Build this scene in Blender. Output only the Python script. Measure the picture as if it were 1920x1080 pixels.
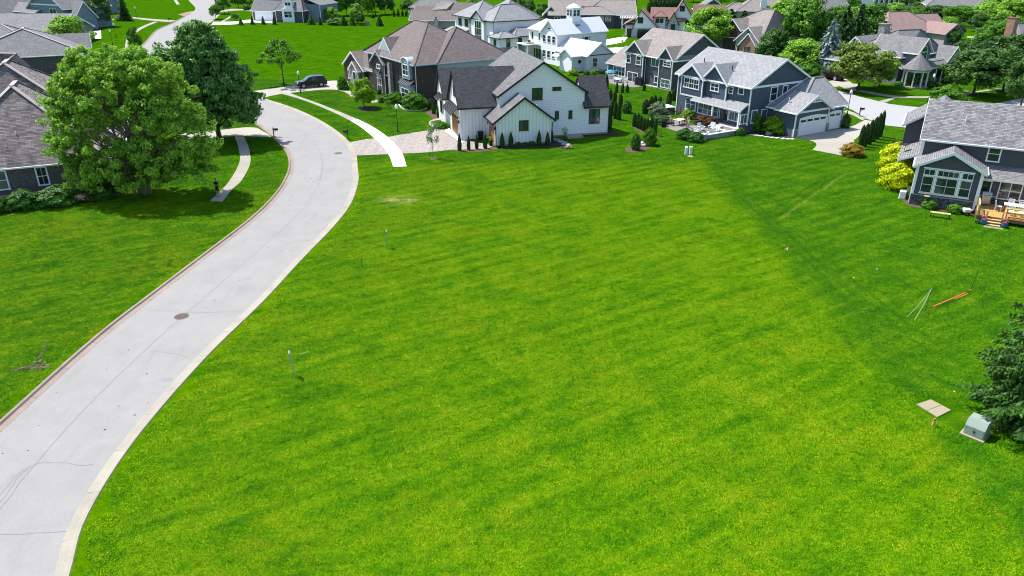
import bpy, bmesh, math, random
import numpy as np
from mathutils import Vector, Matrix

for _o in list(bpy.data.objects):
    bpy.data.objects.remove(_o)
SC = bpy.context.scene
COL = SC.collection
R = math.radians

# ---------------------------------------------------------------- camera, sky, sun, exposure
cam_d = bpy.data.cameras.new("camera")
cam = bpy.data.objects.new("camera", cam_d); COL.objects.link(cam)
cam.location = (0, 0, 22.0)
cam.rotation_euler = (R(90 - 24.905), 0, 0)
cam_d.sensor_width = 36.0
cam_d.lens = 36.0 * 1400 / 1920
cam_d.clip_start = 0.5
cam_d.clip_end = 4000
SC.camera = cam

SUN_DIR = Vector((1.0, -0.66, 0)).normalized()        # the way shadows fall on the ground
SUN_EL = R(59)
world = bpy.data.worlds.new("World"); SC.world = world
world.use_nodes = True
wn = world.node_tree.nodes; wl = world.node_tree.links
wn.clear()
w_out = wn.new("ShaderNodeOutputWorld"); w_bg = wn.new("ShaderNodeBackground"); w_sky = wn.new("ShaderNodeTexSky")
w_sky.sky_type = 'NISHITA'; w_sky.sun_disc = False
w_sky.sun_elevation = SUN_EL
w_sky.sun_rotation = math.atan2(-SUN_DIR.x, -SUN_DIR.y)
w_sky.air_density = 1.0; w_sky.dust_density = 1.0; w_sky.ozone_density = 1.2
w_bg.inputs[1].default_value = 0.145
wl.new(w_sky.outputs[0], w_bg.inputs[0]); wl.new(w_bg.outputs[0], w_out.inputs[0])
sun_d = bpy.data.lights.new("sun", 'SUN'); sun = bpy.data.objects.new("sun", sun_d); COL.objects.link(sun)
sun_d.energy = 4.5; sun_d.angle = R(0.53); sun_d.color = (1.0, 0.965, 0.9)
_d = Vector((SUN_DIR.x * math.cos(SUN_EL), SUN_DIR.y * math.cos(SUN_EL), -math.sin(SUN_EL)))
sun.rotation_euler = _d.to_track_quat('-Z', 'Y').to_euler()
sun.location = (-40, 30, 60)
SC.view_settings.view_transform = 'Standard'
SC.view_settings.look = 'None'
SC.view_settings.exposure = 0.76
SC.view_settings.gamma = 1.0
SC.view_settings.use_curve_mapping = False
try:
    SC.cycles.filter_width = 1.05; SC.cycles.max_bounces = 6; SC.cycles.diffuse_bounces = 3; SC.cycles.glossy_bounces = 2
    SC.cycles.transmission_bounces = 3; SC.cycles.transparent_max_bounces = 4
except Exception:
    pass

# ---------------------------------------------------------------- material helpers
class N:
    def __init__(s, name):
        s.m = bpy.data.materials.new(name); s.m.use_nodes = True
        s.t = s.m.node_tree; s.t.nodes.clear()
        s.out = s.t.nodes.new("ShaderNodeOutputMaterial")
        s.b = s.t.nodes.new("ShaderNodeBsdfPrincipled")
        s.t.links.new(s.b.outputs[0], s.out.inputs[0])
        s.b.inputs["Specular IOR Level"].default_value = 0.25
    def n(s, typ, **k):
        x = s.t.nodes.new("ShaderNode" + typ)
        for a, v in k.items(): setattr(x, a, v)
        return x
    def l(s, a, b): s.t.links.new(a, b)
    def setin(s, node, i, v):
        if hasattr(v, "links") or hasattr(v, "is_linked"): s.l(v, node.inputs[i])
        else: node.inputs[i].default_value = v
    def math(s, op, a, b=None, c=None, clamp=False):
        x = s.n("Math", operation=op); x.use_clamp = clamp
        s.setin(x, 0, a)
        if b is not None: s.setin(x, 1, b)
        if c is not None: s.setin(x, 2, c)
        return x.outputs[0]
    def mix(s, f, a, b, mode='MIX'):
        x = s.n("Mix", data_type='RGBA', blend_type=mode)
        s.setin(x, 0, f)
        s.setin(x, 6, a if hasattr(a, "links") else (*a, 1)); s.setin(x, 7, b if hasattr(b, "links") else (*b, 1))
        return x.outputs[2]
    def noise(s, vec, scale, detail=3, rough=0.55, dist=0.0):
        x = s.n("TexNoise"); x.inputs["Scale"].default_value = scale; x.inputs["Detail"].default_value = detail
        x.inputs["Roughness"].default_value = rough; x.inputs["Distortion"].default_value = dist
        if vec is not None: s.l(vec, x.inputs["Vector"])
        return x.outputs[0]
    def ramp(s, f, pts):
        x = s.n("ValToRGB"); e = x.color_ramp.elements
        while len(e) < len(pts): e.new(0.5)
        for i, (p, c) in enumerate(pts):
            e[i].position = p; e[i].color = (*c, 1) if len(c) == 3 else c
        s.l(f, x.inputs[0]); return x.outputs[0]
    def mr(s, v, a, b, c=0.0, d=1.0):
        x = s.n("MapRange"); s.setin(x, 0, v)
        for i, q in enumerate((a, b, c, d)): x.inputs[i + 1].default_value = q
        return x.outputs[0]
    def obj(s): return s.n("TexCoord").outputs["Object"]
    def pos(s): return s.n("NewGeometry").outputs["Position"]
    def xyz(s, v):
        x = s.n("SeparateXYZ"); s.l(v, x.inputs[0]); return x.outputs
    def comb(s, a, b, c=0.0):
        x = s.n("CombineXYZ")
        for i, q in enumerate((a, b, c)): s.setin(x, i, q)
        return x.outputs[0]
    def color(s, c): s.setin(s.b, "Base Color", c if hasattr(c, "links") else (*c, 1))
    def rough(s, r): s.setin(s.b, "Roughness", r)
    def bump(s, h, strength=0.3, dist=0.02):
        x = s.n("Bump"); x.inputs["Strength"].default_value = strength; x.inputs["Distance"].default_value = dist
        s.l(h, x.inputs["Height"]); s.l(x.outputs[0], s.b.inputs["Normal"])

def sc(c, k): return tuple(min(1.0, q * k) for q in c)

def m_plain(name, col, rough=0.6, var=0.12, scale=3.0, spec=None, metal=0.0):
    s = N(name)
    f = s.noise(s.obj(), scale, 4)
    s.color(s.mix(f, sc(col, 1 - var), sc(col, 1 + var)))
    s.rough(rough)
    if spec is not None: s.b.inputs["Specular IOR Level"].default_value = spec
    s.b.inputs["Metallic"].default_value = metal
    return s.m

def m_lap(name, col, period=0.17, var=0.08):
    s = N(name); o = s.obj(); x = s.xyz(o)
    fr = s.math('FRACT', s.math('DIVIDE', x[2], period))
    row = s.math('FLOOR', s.math('DIVIDE', x[2], period))
    wn_ = s.n("TexWhiteNoise", noise_dimensions='1D'); s.l(row, wn_.inputs["W"])
    f = s.math('ADD', s.math('MULTIPLY', wn_.outputs[0], 0.5), s.math('MULTIPLY', s.noise(o, 1.3, 4), 0.6))
    c = s.mix(f, sc(col, 1 - var), sc(col, 1 + var))
    groove = s.mr(fr, 0.86, 0.97, 0, 0.38)
    s.color(s.mix(groove, c, sc(col, 0.35))); s.rough(0.55)
    s.bump(s.math('SUBTRACT', 1.0, fr), 0.9, 0.03)
    return s.m

def m_batten(name, col, period=0.42, var=0.06):
    s = N(name); o = s.obj(); x = s.xyz(o)
    fr = s.math('FRACT', s.math('DIVIDE', s.math('ADD', x[0], x[1]), period))
    c = s.mix(s.noise(o, 1.2, 4), sc(col, 1 - var), sc(col, 1 + var))
    d = s.math('ABSOLUTE', s.math('SUBTRACT', fr, 0.5))
    edge = s.math('MULTIPLY', s.mr(d, 0.04, 0.08), s.mr(d, 0.12, 0.17, 1, 0))
    s.color(s.mix(s.math('MULTIPLY', edge, 0.3), c, sc(col, 0.45))); s.rough(0.55)
    s.bump(s.mr(d, 0.05, 0.10, 1, 0), 1.0, 0.03)
    return s.m

def m_shingle(name, c1, c2, row=0.085, wid=0.32, contrast=1.0, streak=0.0):
    s = N(name); tc = s.n("TexCoord"); o = tc.outputs["Object"]; x = s.xyz(o); nn = s.xyz(tc.outputs["Normal"])
    side = s.math('GREATER_THAN', s.math('ABSOLUTE', nn[0]), s.math('ABSOLUTE', nn[1]))
    al = s.n("Mix", data_type='FLOAT'); s.l(side, al.inputs[0]); s.l(x[0], al.inputs[2]); s.l(x[1], al.inputs[3])
    br = s.n("TexBrick"); br.offset = 0.37; br.offset_frequency = 2
    s.l(s.comb(al.outputs[0], x[2]), br.inputs["Vector"])
    br.inputs["Scale"].default_value = 1.0
    br.inputs["Brick Width"].default_value = wid; br.inputs["Row Height"].default_value = row
    br.inputs["Mortar Size"].default_value = 0.012; br.inputs["Mortar Smooth"].default_value = 0.3
    br.inputs["Color1"].default_value = (*c1, 1); br.inputs["Color2"].default_value = (*c2, 1)
    br.inputs["Mortar"].default_value = (*sc(c1, 0.5), 1)
    f = s.noise(o, 0.7, 4); f2 = s.noise(o, 9.0, 3)
    k = s.math('ADD', s.math('MULTIPLY', f, 0.35), s.math('MULTIPLY', f2, 0.55))
    c = s.mix(1.0, br.outputs[0], s.ramp(k, [(0.2, (0.66,) * 3), (0.7, (1.28,) * 3)]), 'MULTIPLY')
    if streak:
        st = s.noise(s.comb(s.math('MULTIPLY', al.outputs[0], 1.6), s.math('MULTIPLY', x[2], 0.18), x[1]), 0.55, 3)
        c = s.mix(s.mr(st, 0.52, 0.68, 0, streak), c, sc(c1, 0.45))
    s.color(c); s.rough(0.9)
    s.bump(br.outputs[1], -0.6, 0.02)
    return s.m

def m_brick(name, c1, c2, mortar, bw=0.22, rh=0.075, msize=0.01, rough=0.85):
    s = N(name); tc = s.n("TexCoord"); o = tc.outputs["Object"]; x = s.xyz(o); nn = s.xyz(tc.outputs["Normal"])
    side = s.math('GREATER_THAN', s.math('ABSOLUTE', nn[0]), 0.7)
    al = s.n("Mix", data_type='FLOAT'); s.l(side, al.inputs[0]); s.l(x[0], al.inputs[2]); s.l(x[1], al.inputs[3])
    br = s.n("TexBrick"); s.l(s.comb(al.outputs[0], x[2]), br.inputs["Vector"])
    br.inputs["Scale"].default_value = 1.0
    br.inputs["Brick Width"].default_value = bw; br.inputs["Row Height"].default_value = rh
    br.inputs["Mortar Size"].default_value = msize
    br.inputs["Color1"].default_value = (*c1, 1); br.inputs["Color2"].default_value = (*c2, 1); br.inputs["Mortar"].default_value = (*mortar, 1)
    s.color(s.mix(1.0, br.outputs[0], s.ramp(s.noise(o, 2.5, 4), [(0.3, (0.7,) * 3), (0.7, (1.25,) * 3)]), 'MULTIPLY'))
    s.rough(rough); s.bump(br.outputs[1], -0.5, 0.01)
    return s.m

def m_stone(name, cols, scale=3.0, joint=(0.3, 0.3, 0.29)):
    s = N(name); o = s.obj(); x = s.xyz(o)
    v = s.comb(s.math('ADD', x[0], x[1]), s.math('MULTIPLY', x[2], 2.0), s.math('SUBTRACT', x[0], x[1]))
    vo = s.n("TexVoronoi"); vo.inputs["Scale"].default_value = scale; s.l(v, vo.inputs["Vector"])
    ve = s.n("TexVoronoi", feature='DISTANCE_TO_EDGE'); ve.inputs["Scale"].default_value = scale; s.l(v, ve.inputs["Vector"])
    h = s.xyz(vo.outputs["Color"])[0]
    n_ = len(cols)
    c = s.ramp(h, [((i + 0.5) / n_, q) for i, q in enumerate(cols)])
    s.color(s.mix(s.mr(ve.outputs[0], 0.02, 0.07, 1, 0), c, joint)); s.rough(0.85)
    s.bump(s.mr(ve.outputs[0], 0.0, 0.12), 0.7, 0.03)
    return s.m

def m_leaf(name, dark, light, trans=0.25, rough=0.55, hue=0.5):
    s = N(name)
    r = s.n("NewGeometry").outputs["Random Per Island"]
    o = s.obj()
    f = s.math('ADD', s.math('MULTIPLY', r, 0.65), s.math('MULTIPLY', s.noise(s.pos(), 0.9, 2), 0.5))
    c = s.ramp(f, [(0.15, dark), (0.85, light)])
    s.color(c); s.rough(rough)
    s.b.inputs["Specular IOR Level"].default_value = 0.18
    tr = s.n("BsdfTranslucent"); s.l(s.mix(0.35, c, (0.22, 0.50, 0.01)), tr.inputs[0])
    mx = s.n("MixShader"); mx.inputs[0].default_value = trans
    s.l(s.b.outputs[0], mx.inputs[1]); s.l(tr.outputs[0], mx.inputs[2]); s.l(mx.outputs[0], s.out.inputs[0])
    return s.m

def m_glass(name, col=(0.012, 0.016, 0.02), rough=0.05):
    s = N(name); o = s.obj(); x = s.xyz(o)
    f = s.noise(o, 0.9, 3); r = s.n("ObjectInfo").outputs["Random"]
    blind = s.math('MULTIPLY', s.math('GREATER_THAN', r, 0.62), s.mr(s.noise(s.comb(x[0], x[1], s.math('MULTIPLY', x[2], 0.4)), 1.1, 2), 0.42, 0.60))
    c = s.mix(f, sc(col, 0.5), sc(col, 2.6))
    s.color(s.mix(s.math('MULTIPLY', blind, 0.8), c, (0.11, 0.125, 0.135))); s.rough(rough)
    s.b.inputs["Specular IOR Level"].default_value = 0.8
    return s.m

# ---------------------------------------------------------------- mesh helpers
class MB:
    def __init__(s): s.v = []; s.f = []; s.mi = []
    def add(s, vs, fs, mi=0):
        b = len(s.v); s.v += [tuple(q) for q in vs]
        for q in fs: s.f.append(tuple(b + i for i in q)); s.mi.append(mi)
        return s
    def box(s, a, b, mi=0):
        x0, x1 = sorted((a[0], b[0])); y0, y1 = sorted((a[1], b[1])); z0, z1 = sorted((a[2], b[2]))
        return s.add([(x0, y0, z0), (x1, y0, z0), (x1, y1, z0), (x0, y1, z0), (x0, y0, z1), (x1, y0, z1), (x1, y1, z1), (x0, y1, z1)],
                     [(0, 3, 2, 1), (4, 5, 6, 7), (0, 1, 5, 4), (1, 2, 6, 5), (2, 3, 7, 6), (3, 0, 4, 7)], mi)
    def bar(s, p, q, w=0.05, h=None, mi=0):
        """a straight square bar from p to q"""
        h = h or w; p = Vector(p); q = Vector(q); d = (q - p).normalized()
        up = Vector((0, 0, 1)) if abs(d.z) < 0.95 else Vector((1, 0, 0))
        a = d.cross(up).normalized() * (w / 2); b = a.cross(d).normalized() * (h / 2)
        vs = [p - a - b, p + a - b, p + a + b, p - a + b, q - a - b, q + a - b, q + a + b, q - a + b]
        return s.add(vs, [(0, 3, 2, 1), (4, 5, 6, 7), (0, 1, 5, 4), (1, 2, 6, 5), (2, 3, 7, 6), (3, 0, 4, 7)], mi)
    def tube(s, pts, rad, n=8, mi=0, cap=True):
        pts = [Vector(p) for p in pts]
        if not hasattr(rad, "__len__"): rad = [rad] * len(pts)
        rings = []
        for i, p in enumerate(pts):
            d = (pts[min(i + 1, len(pts) - 1)] - pts[max(i - 1, 0)]).normalized()
            up = Vector((0, 0, 1)) if abs(d.z) < 0.9 else Vector((1, 0, 0))
            a = d.cross(up).normalized(); b = d.cross(a).normalized()
            rings.append([p + (a * math.cos(2 * math.pi * k / n) + b * math.sin(2 * math.pi * k / n)) * rad[i] for k in range(n)])
        vs = [q for r_ in rings for q in r_]; fs = []
        for i in range(len(pts) - 1):
            for k in range(n): fs.append((i * n + k, i * n + (k + 1) % n, (i + 1) * n + (k + 1) % n, (i + 1) * n + k))
        if cap:
            fs.append(tuple(range(n - 1, -1, -1))); fs.append(tuple((len(pts) - 1) * n + k for k in range(n)))
        return s.add(vs, fs, mi)
    def lathe(s, prof, c=(0, 0, 0), n=14, mi=0):
        vs = []; fs = []
        for r_, z in prof:
            for k in range(n): vs.append((c[0] + r_ * math.cos(2 * math.pi * k / n), c[1] + r_ * math.sin(2 * math.pi * k / n), c[2] + z))
        for i in range(len(prof) - 1):
            for k in range(n): fs.append((i * n + k, i * n + (k + 1) % n, (i + 1) * n + (k + 1) % n, (i + 1) * n + k))
        fs.append(tuple(range(n - 1, -1, -1))); fs.append(tuple((len(prof) - 1) * n + k for k in range(n)))
        return s.add(vs, fs, mi)
    def poly(s, pts, z0, z1, mi=0):
        n = len(pts)
        ar = sum(pts[i][0] * pts[(i + 1) % n][1] - pts[(i + 1) % n][0] * pts[i][1] for i in range(n))
        if ar < 0: pts = pts[::-1]
        vs = [(x, y, z0) for x, y in pts] + [(x, y, z1) for x, y in pts]
        fs = [tuple(range(n - 1, -1, -1)), tuple(range(n, 2 * n))] + [(i, (i + 1) % n, n + (i + 1) % n, n + i) for i in range(n)]
        return s.add(vs, fs, mi)
    def mesh(s, name, mats, smooth=False):
        me = bpy.data.meshes.new(name); me.from_pydata(s.v, [], s.f)
        for m in (mats if isinstance(mats, (list, tuple)) else [mats]): me.materials.append(m)
        if any(s.mi): me.polygons.foreach_set("material_index", s.mi)
        if smooth: me.polygons.foreach_set("use_smooth", [True] * len(s.f))
        me.update(); return me
    def build(s, name, mats, parent=None, smooth=False, loc=None, rotz=0.0):
        return link(name, s.mesh(name, mats, smooth), parent, loc, rotz)

def link(name, me, parent=None, loc=None, rotz=0.0, scale=None):
    o = bpy.data.objects.new(name, me); COL.objects.link(o)
    if parent is not None: o.parent = parent
    if loc is not None: o.location = loc
    if rotz: o.rotation_euler = (0, 0, rotz)
    if scale is not None: o.scale = scale
    return o

def tag(o, label=None, cat=None, group=None, kind=None):
    if label: o["label"] = label
    if cat: o["category"] = cat
    if group: o["group"] = group
    if kind: o["kind"] = kind
    return o

def thing(name, label, cat, loc=(0, 0, 0), rotz=0.0, group=None):
    o = link(name, None, None, loc, rotz)
    return tag(o, label, cat, group)

def copy_tree(o, parent=None):
    kids = list(o.children)
    c = o.copy(); COL.objects.link(c); c.parent = parent
    for ch in kids: copy_tree(ch, c)
    return c

def catmull(pts, step=1.0):
    P = [np.array(p, float) for p in pts]
    P = [2 * P[0] - P[1]] + P + [2 * P[-1] - P[-2]]
    out = []
    for i in range(1, len(P) - 2):
        p0, p1, p2, p3 = P[i - 1:i + 3]
        for t in np.linspace(0, 1, 12, endpoint=False):
            out.append(0.5 * ((2 * p1) + (-p0 + p2) * t + (2 * p0 - 5 * p1 + 4 * p2 - p3) * t * t + (-p0 + 3 * p1 - 3 * p2 + p3) * t ** 3))
    out.append(P[-2]); out = np.array(out)
    d = np.concatenate([[0], np.cumsum(np.linalg.norm(np.diff(out, axis=0), axis=1))])
    n = max(2, int(round(d[-1] / step)) + 1)
    t = np.linspace(0, d[-1], n)
    return np.stack([np.interp(t, d, out[:, k]) for k in range(out.shape[1])], 1)

def offset_line(c, off):
    t = np.gradient(c, axis=0); t /= np.linalg.norm(t, axis=1)[:, None] + 1e-9
    nrm = np.stack([t[:, 1], -t[:, 0]], 1)          # to the right of travel
    return c + nrm * off

# ---------------------------------------------------------------- materials
def m_ground(blades=False):
    s = N("grass blades" if blades else "lawn grass"); p = s.pos(); x = s.xyz(p)
    jit = s.math('MULTIPLY', s.math('SUBTRACT', s.noise(p, 0.22, 4), 0.5), 2.2)
    jit2 = s.math('MULTIPLY', s.math('SUBTRACT', s.noise(p, 0.9, 3), 0.5), 1.6)
    xx = s.math('ADD', s.math('ADD', x[0], jit), jit2); yy = s.math('ADD', s.math('ADD', x[1], s.math('MULTIPLY', jit, 0.5)), jit2)
    lot = s.math('MULTIPLY', s.mr(xx, 19.7, 21.5, 1, 0), s.mr(yy, 78.5, 81.2, 1, 0))
    lot = s.math('MULTIPLY', lot, s.mr(xx, -21.5, -20.0))
    left = s.math('MULTIPLY', s.mr(x[0], -23.0, -22.0, 1, 0), s.mr(yy, 66, 72, 1, 0))
    big = s.noise(p, 0.10, 3); mid = s.noise(p, 0.42, 5, 0.62, 0.6); sm = s.noise(p, 2.2, 5, 0.68, 0.4)
    # long soft streaks left by the mower, running to the upper right
    q = s.n("VectorRotate", rotation_type='Z_AXIS'); s.l(p, q.inputs["Vector"]); q.inputs["Angle"].default_value = R(-32)
    qx = s.xyz(q.outputs[0])
    strk = s.noise(s.comb(s.math('MULTIPLY', qx[0], 0.16), s.math('MULTIPLY', qx[1], 1.25)), 1.0, 4, 0.6)
    strk2 = s.noise(s.comb(s.math('MULTIPLY', x[0], 1.1), s.math('MULTIPLY', x[1], 3.4)), 1.6, 4, 0.7)
    fine = s.noise(s.comb(s.math('MULTIPLY', x[0], 1.0), s.math('MULTIPLY', x[1], 1.0)), 13.0, 3, 0.75)
    k = s.math('ADD', s.math('MULTIPLY', mid, 0.50), s.math('MULTIPLY', sm, 0.40))
    k = s.math('ADD', k, s.math('MULTIPLY', s.math('SUBTRACT', strk, 0.5), 0.42))
    k = s.math('ADD', k, s.math('MULTIPLY', s.math('SUBTRACT', strk2, 0.5), 0.30))
    k = s.math('ADD', s.math('MULTIPLY', s.math('SUBTRACT', k, 0.45), 1.62), 0.455)
    lane0 = s.math('MULTIPLY', s.math('SINE', s.math('MULTIPLY', qx[1], 4.2)), 0.042)
    field = s.ramp(s.math('ADD', k, lane0), [(0.10, (0.016, 0.080, 0.0005)), (0.33, (0.042, 0.135, 0.0005)), (0.54, (0.079, 0.178, 0.0007)), (0.84, (0.150, 0.222, 0.006))])
    # yellowish, thin areas
    dry = s.math('MULTIPLY', s.mr(s.noise(p, 0.16, 4, 0.6), 0.48, 0.62), s.mr(s.noise(p, 1.3, 4), 0.40, 0.58))
    field = s.mix(s.math('MULTIPLY', dry, 0.45), field, (0.128, 0.186, 0.003))
    # mowing lanes in the kept yards
    lane = s.math('MULTIPLY', s.math('SINE', s.math('MULTIPLY', qx[1], 4.6)), 0.5)
    q2 = s.n("VectorRotate", rotation_type='Z_AXIS'); s.l(p, q2.inputs["Vector"]); q2.inputs["Angle"].default_value = R(48)
    lane2 = s.math('MULTIPLY', s.math('SINE', s.math('MULTIPLY', s.xyz(q2.outputs[0])[1], 3.8)), 0.5)
    lm = s.mr(s.noise(p, 0.05, 2), 0.40, 0.60)
    lane = s.math('ADD', s.math('MULTIPLY', lane, lm), s.math('MULTIPLY', lane2, s.math('SUBTRACT', 1.0, lm)))
    kk = s.math('ADD', k, s.math('MULTIPLY', lane, 0.10))
    yard = s.ramp(kk, [(0.14, (0.014, 0.076, 0.0012)), (0.42, (0.033, 0.120, 0.0012)), (0.62, (0.060, 0.152, 0.002)), (0.85, (0.110, 0.185, 0.007))])
    lft = s.ramp(k, [(0.16, (0.016, 0.078, 0.0010)), (0.40, (0.038, 0.125, 0.0010)), (0.58, (0.078, 0.168, 0.0014)), (0.80, (0.130, 0.20, 0.005))])
    lft = s.mix(s.math('MULTIPLY', dry, 0.50), lft, (0.125, 0.178, 0.003))
    c = s.mix(lot, yard, field); c = s.mix(left, c, lft)
    # darker green band along the lot line
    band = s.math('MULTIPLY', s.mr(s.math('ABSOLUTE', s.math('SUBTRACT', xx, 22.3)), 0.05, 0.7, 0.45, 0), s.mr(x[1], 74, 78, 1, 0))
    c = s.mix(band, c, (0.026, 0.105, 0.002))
    # wheel tracks across the right yard and ruts along the lot line: pale pressed grass
    def track(c, ax, ay, bx, by, offs, w, col, amt):
        L = math.hypot(bx - ax, by - ay); ux, uy = (bx - ax) / L, (by - ay) / L
        al = s.math('ADD', s.math('MULTIPLY', s.math('SUBTRACT', x[0], ax), ux), s.math('MULTIPLY', s.math('SUBTRACT', x[1], ay), uy))
        ac = s.math('SUBTRACT', s.math('MULTIPLY', s.math('SUBTRACT', x[1], ay), ux), s.math('MULTIPLY', s.math('SUBTRACT', x[0], ax), uy))
        ac = s.math('ADD', ac, s.math('MULTIPLY', s.math('SUBTRACT', s.noise(p, 0.35, 3), 0.5), 0.7))
        span = s.math('MULTIPLY', s.mr(al, -1.0, 2.0), s.mr(al, L - 2.5, L + 1.0, 1, 0))
        for o_ in offs:
            mk = s.math('MULTIPLY', s.mr(s.math('ABSOLUTE', s.math('SUBTRACT', ac, o_)), w * 0.3, w, 1, 0), span)
            mk = s.math('MULTIPLY', mk, s.mr(s.noise(p, 1.6, 4), 0.36, 0.60))
            c = s.mix(s.math('MULTIPLY', mk, amt), c, col)
        return c
    c = track(c, 22.4, 61.0, 34.6, 75.9, (-0.3,), 0.26, (0.16, 0.205, 0.03), 0.55)
    c = track(c, 22.4, 61.0, 34.6, 75.9, (0.2, 0.95), 0.26, (0.018, 0.070, 0.002), 0.65)
    c = track(c, 23.1, 40.0, 21.6, 80.0, (-0.5, 0.3), 0.30, (0.020, 0.080, 0.002), 0.55)
    c = track(c, 25.5, 38.0, 23.4, 60.0, (0.0, 0.9), 0.22, (0.020, 0.076, 0.002), 0.5)
    # thin worn patch beyond the end of the new pavement, and pale clippings
    wp = s.comb(s.math('DIVIDE', s.math('ADD', x[0], 10.6), 2.6), s.math('DIVIDE', s.math('SUBTRACT', x[1], 66.9), 2.0))
    ln = s.n("VectorMath", operation='LENGTH'); s.l(wp, ln.inputs[0])
    wornm = s.math('MULTIPLY', s.mr(ln.outputs[1], 0.25, 1.0, 1, 0), s.mr(s.noise(p, 1.1, 4), 0.40, 0.62))
    c = s.mix(s.math('MULTIPLY', wornm, 0.8), c, (0.30, 0.30, 0.11))
    clip_ = s.math('MULTIPLY', s.mr(strk2, 0.66, 0.78), s.mr(s.noise(p, 0.5, 3), 0.52, 0.68))
    c = s.mix(s.math('MULTIPLY', clip_, 0.6), c, (0.26, 0.30, 0.09))
    # individual blades and clumps: small darks and lights
    if blades:
        rnd_ = s.n("NewGeometry").outputs["Random Per Island"]
        c = s.mix(1.0, c, s.ramp(rnd_, [(0.0, (0.75, 0.86, 0.7)), (0.5, (1.60, 1.55, 1.2)), (0.93, (2.6, 2.2, 1.6)), (1.0, (4.2, 3.0, 12.0))]), 'MULTIPLY')
        s.color(c); s.rough(0.85); s.b.inputs["Specular IOR Level"].default_value = 0.06
        return s.m
    c = s.mix(1.0, c, s.ramp(fine, [(0.25, (0.36, 0.37, 0.4)), (0.55, (0.90, 0.88, 0.95)), (0.8, (1.45, 1.36, 1.6))]), 'MULTIPLY')
    speck = s.mr(s.noise(p, 4.5, 5, 0.75), 0.63, 0.74)
    c = s.mix(s.math('MULTIPLY', speck, 0.6), c, (0.020, 0.068, 0.004))
    s.color(c); s.rough(0.9); s.b.inputs["Specular IOR Level"].default_value = 0.0
    h = s.math('ADD', s.math('MULTIPLY', fine, 0.6), sm)
    s.bump(h, 0.55, 0.06)
    return s.m

def m_asphalt():
    s = N("weathered grey asphalt"); p = s.pos(); x = s.xyz(p)
    f = s.noise(p, 0.35, 5); g_ = s.noise(p, 25, 3, 0.7)
    st = s.noise(s.comb(s.math('MULTIPLY', x[0], 1.3), s.math('MULTIPLY', x[1], 0.25)), 0.8, 4)
    c = s.mix(f, (0.238, 0.228, 0.217), (0.300, 0.289, 0.277))
    c = s.mix(s.mr(st, 0.55, 0.72, 0, 0.30), c, (0.180, 0.173, 0.170))
    c = s.mix(s.mr(s.noise(p, 2.6, 4), 0.66, 0.76, 0, 0.35), c, (0.37, 0.36, 0.35))
    c = s.mix(1.0, c, s.ramp(g_, [(0.3, (0.86,) * 3), (0.7, (1.12,) * 3)]), 'MULTIPLY')
    pt = s.mr(s.noise(p, 0.9, 5, 0.65), 0.42, 0.62, 0.0, 0.22)
    c = s.mix(pt, c, (0.205, 0.198, 0.196))
    s.color(c); s.rough(0.92); s.bump(g_, 0.15, 0.01)
    return s.m

def m_conc(name, col, var=0.10, stain=0.25):
    s = N(name); p = s.pos()
    f = s.noise(p, 1.1, 5, 0.6); g_ = s.noise(p, 18, 3, 0.7)
    oi = s.n("ObjectInfo").outputs["Random"]
    c = s.mix(f, sc(col, 1 - var), sc(col, 1 + var))
    c = s.mix(s.mr(s.noise(p, 0.6, 5), 0.5, 0.75, 0, stain), c, sc(col, 0.66))
    c = s.mix(1.0, c, s.ramp(oi, [(0, (0.92,) * 3), (1, (1.06,) * 3)]), 'MULTIPLY')
    c = s.mix(1.0, c, s.ramp(g_, [(0.3, (0.9,) * 3), (0.7, (1.08,) * 3)]), 'MULTIPLY')
    s.color(c); s.rough(0.9); s.bump(g_, 0.1, 0.01)
    return s.m

def m_mulch(name, col):
    s = N(name); p = s.pos()
    f = s.noise(p, 12, 4, 0.8)
    s.color(s.mix(f, sc(col, 0.45), sc(col, 1.6))); s.rough(0.95); s.bump(f, 0.8, 0.04)
    return s.m

M = {}
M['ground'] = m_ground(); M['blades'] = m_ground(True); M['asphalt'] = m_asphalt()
M['kerb'] = m_conc("kerb concrete", (0.325, 0.295, 0.240), 0.16, 0.55)
M['patio'] = m_conc("grey terrace slabs", (0.215, 0.200, 0.195), 0.16, 0.3)
M['kerb_shaded'] = m_conc("shade darkened kerb concrete", (0.270, 0.215, 0.175), 0.25, 0.6)  # browner concrete paints in the shade on the left kerb's road face
M['walk'] = m_conc("old pavement concrete", (0.310, 0.285, 0.240), 0.08, 0.2)
M['walk_new'] = m_conc("new white concrete", (0.80, 0.80, 0.78), 0.03, 0.05)
M['drive'] = m_conc("driveway concrete", (0.345, 0.322, 0.275), 0.08, 0.15)
M['street2'] = m_conc("pale street concrete", (0.335, 0.335, 0.338), 0.05, 0.10)
M['paver'] = m_brick("driveway pavers", (0.335, 0.290, 0.255), (0.270, 0.245, 0.225), (0.19, 0.17, 0.155), 0.3, 0.2, 0.012)
M['mulch'] = m_mulch("brown mulch", (0.10, 0.058, 0.045))
M['mulch_dark'] = m_mulch("dark mulch", (0.030, 0.024, 0.022))
M['soil'] = m_mulch("bare soil", (0.24, 0.17, 0.115))
M['crack'] = m_plain("crack line", (0.185, 0.18, 0.178), 0.9)
M['white'] = m_plain("white trim paint", (0.78, 0.79, 0.80), 0.5, 0.03)
M['white_lap'] = m_lap("white lap siding", (0.775, 0.770, 0.785), 0.2, 0.03)
M['white_bb'] = m_batten("white board and batten", (0.775, 0.770, 0.785), 0.42, 0.03)
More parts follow.
